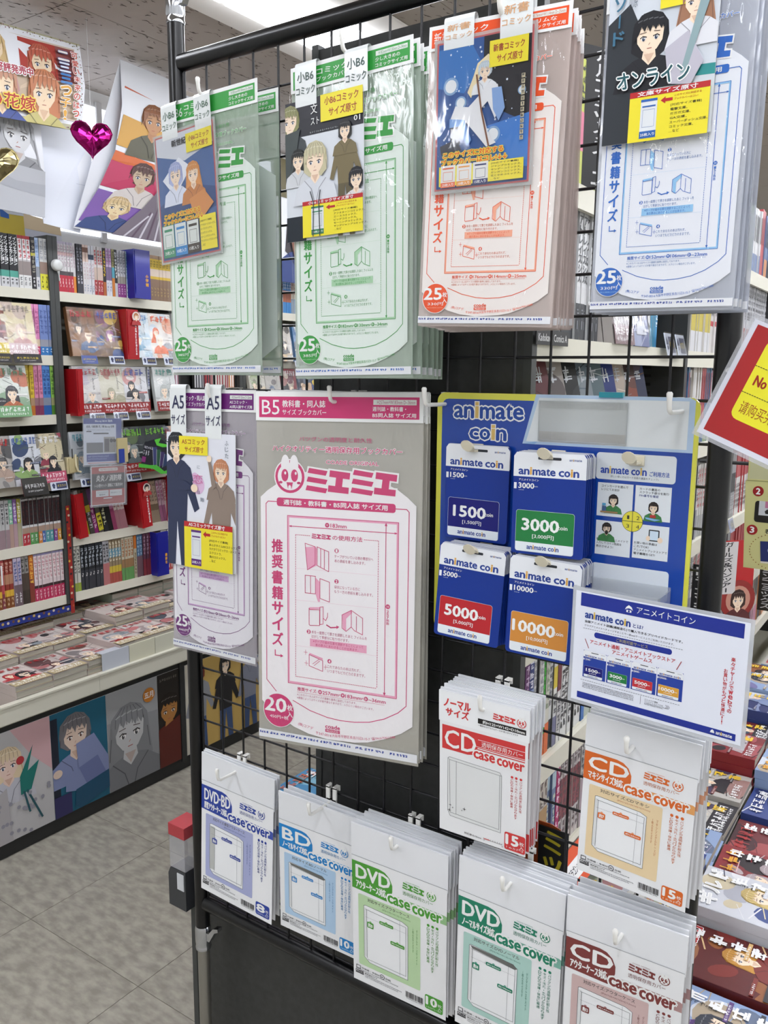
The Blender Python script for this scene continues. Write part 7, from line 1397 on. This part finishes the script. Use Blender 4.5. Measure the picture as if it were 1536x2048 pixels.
# ------------------------------------------------------------------ strings for the dark poster; hidden comics become one mass
for o in list(COL.objects):
    if o.get('label', '').startswith('dark painterly poster'):
        for y in (.03, .43): MB().tube([(0, y, 0), (0, y, CEIL - 2.42)], .0008, mat('#c9c9c9', .4), 4).build('string', o)
bpy.context.view_layer.update()
dg = bpy.context.evaluated_depsgraph_get()
CLEAR = ('front_film', 'glossy_film', 'shrink_wrap', 'acrylic_holder', 'laminate', 'clear_pocket', 'tray_body', 'clear_body', 'clear_holder')
org = cam_o.matrix_world.translation.copy(); Mi = cam_o.matrix_world.inverted(); fx = 1672.1
def seen(o):
    bb = [Vector(c) for c in o.bound_box]; lo = Vector([min(c[i] for c in bb) for i in range(3)]); hi = Vector([max(c[i] for c in bb) for i in range(3)])
    for fz in (.06, .3, .55, .8, .96):
        for fxx in (.15, .5, .85):
            for fy in (0, 1):
                if fy == 1 and fz < .9 and fxx != .5: continue
                p = o.matrix_world @ Vector((lo.x + (hi.x - lo.x) * fxx, lo.y + (hi.y - lo.y) * fy, lo.z + (hi.z - lo.z) * fz))
                q = Mi @ p
                if q.z > -.05: continue
                px = 768 + fx * q.x / -q.z; py = 1024 - fx * q.y / -q.z
                if not (-6 < px < 1542 and -6 < py < 2054): continue
                dr = (p - org); L = dr.length; dr.normalize(); st = org.copy(); rem = L
                for _ in range(8):
                    h, loc, nr, idx, ob, mm = sc.ray_cast(dg, st, dr, distance=rem + .02)
                    if not h or ob.name == o.name or (loc - p).length < .004: return True
                    if ob.name.split('.')[0] in CLEAR: adv = (loc - st).length + .0005; st = loc + dr * .0005; rem -= adv; continue
                    break
    return False
bins = {}; ns = 0
for o, g in PILE:
    if seen(o): ns += 1
    else: bins.setdefault(g, []).append(o)
print('SEEN comics', ns, 'hidden', {k: len(v) for k, v in bins.items()})
for g, lst in bins.items():
    b = MB()
    for o in lst:
        me = o.data; mw = o.matrix_world; base = len(b.v); b.v += [tuple(mw @ v.co) for v in me.vertices]
        for p in me.polygons:
            if g != 'shelf' and len(me.polygons) > 60 and False: continue
            b.f.append(tuple(base + i for i in p.vertices)); b.m.append(b.mi(me.materials[p.material_index])); b.sm.append(False)
        bpy.data.objects.remove(o)
    q = b.build('comic_mass'); tag(q, {'stacked comics on the left table': 'comics underneath the visible ones on the left table', 'stacked comics on the right island table': 'comics underneath the visible ones on the right island table', 'stacked comics on the left island table': 'comics underneath the visible ones on the left island table'}.get(g, 'further hidden ' + g), 'books', kind='stuff')

# ------------------------------------------------------------------ the rows go on beyond what the photograph shows
FC = ['#c4c4c6', '#b8b2aa', '#2c2e34', '#a8484c', '#6a7a9c', '#c9b43c', '#8a9a70', '#b07a90', '#d0cdc6', '#4a6a8a', '#c98a5a', '#7a3a48']
def fill(name, label, rows):
    b = MB(); rn = random.Random(len(label))
    for x, y0, y1, z in rows:
        y = y0
        while y < y1 - .016:
            n = rn.randint(2, 7); c1, c2 = rn.choice(FC), rn.choice(FC); hh = rn.choice((.168, .172, .18)); tc = rn.choice(('#303036', '#8a3038', '#e0e0e0'))
            for _ in range(n):
                if y > y1 - .016: break
                xx = x + rn.uniform(-.004, .001); b.box((xx - .12, y, z + .0005), (xx, y + .0145, z + hh), P(c1))
                for za, zb, c in ((0, hh * .32, c2), (hh * .5, hh * .9, tc)): q = .0004 if c == c2 else .0006; ww = 0 if c == c2 else .004; b.add([(xx + q, y + ww, z + za + .001), (xx + q, y + .0145 - ww, z + za + .001), (xx + q, y + .0145 - ww, z + zb), (xx + q, y + ww, z + zb)], [(0, 1, 2, 3)], P(c))
                y += .0152
    o = b.build(name); tag(o, label, 'books', kind='stuff')
fill('comic_rows', 'rows of comics further along the left bookcase bays', [(XS, -.07, (.56, .48, .49, .49, .50, .56)[5 - s] if s != 5 else .57, LV[s]) for s in range(6)] + [(XS, 1.42 if s in (5, 0) else 1.34, 1.69, LV[s]) for s in range(6)] + [(XS, 1.745 if s in (0, 1) else 2.16 if s in (5, 2) else 2.52 if s == 3 else 2.3, 2.61, LV[s]) for s in range(6)] + [(XS, 1.745, 1.92, LV[4])] + [(XS, 2.665, 3.53, LV[s]) for s in range(6)])
fill('comic_rows', 'rows of comics further along the island shelving', [(XI, 1.75, 2.6, LV[s]) for s in range(6)] + [(XI, 2.67, 3.5, LV[s]) for s in range(6)] + [(XI, .83, 1.69, LV[s]) for s in (3, 5)])
b = MB(); rn = random.Random(9)
for (x0, nx, ya, yb_) in ((-1.295, 3, 1.42, 2.8), (-1.295, 3, -.08, .22), (.695, 2, 1.62, 3.7), (.008, 1, .92, 3.7)):
    for i in range(nx):
        y = ya
        while y < yb_ - .12:
            xx = x0 + (-.184 if x0 < -1 else .187) * i; t_ = rn.uniform(.06, .14)
            for k in range(4): b.box((xx - .09, y, .461 + t_ * k / 4), (xx + .09, y + .126, .461 + t_ * (k + .9) / 4), page_m if k < 3 else P(rn.choice(FC)))
            b.box((xx - .08, y + .02, .4605 + t_ * .975), (xx - .02, y + .10, .4616 + t_ * .975), P(rn.choice(FC))); y += .132
o = b.build('comic_piles'); tag(o, 'piles of comics further along the display tables', 'books', kind='stuff')
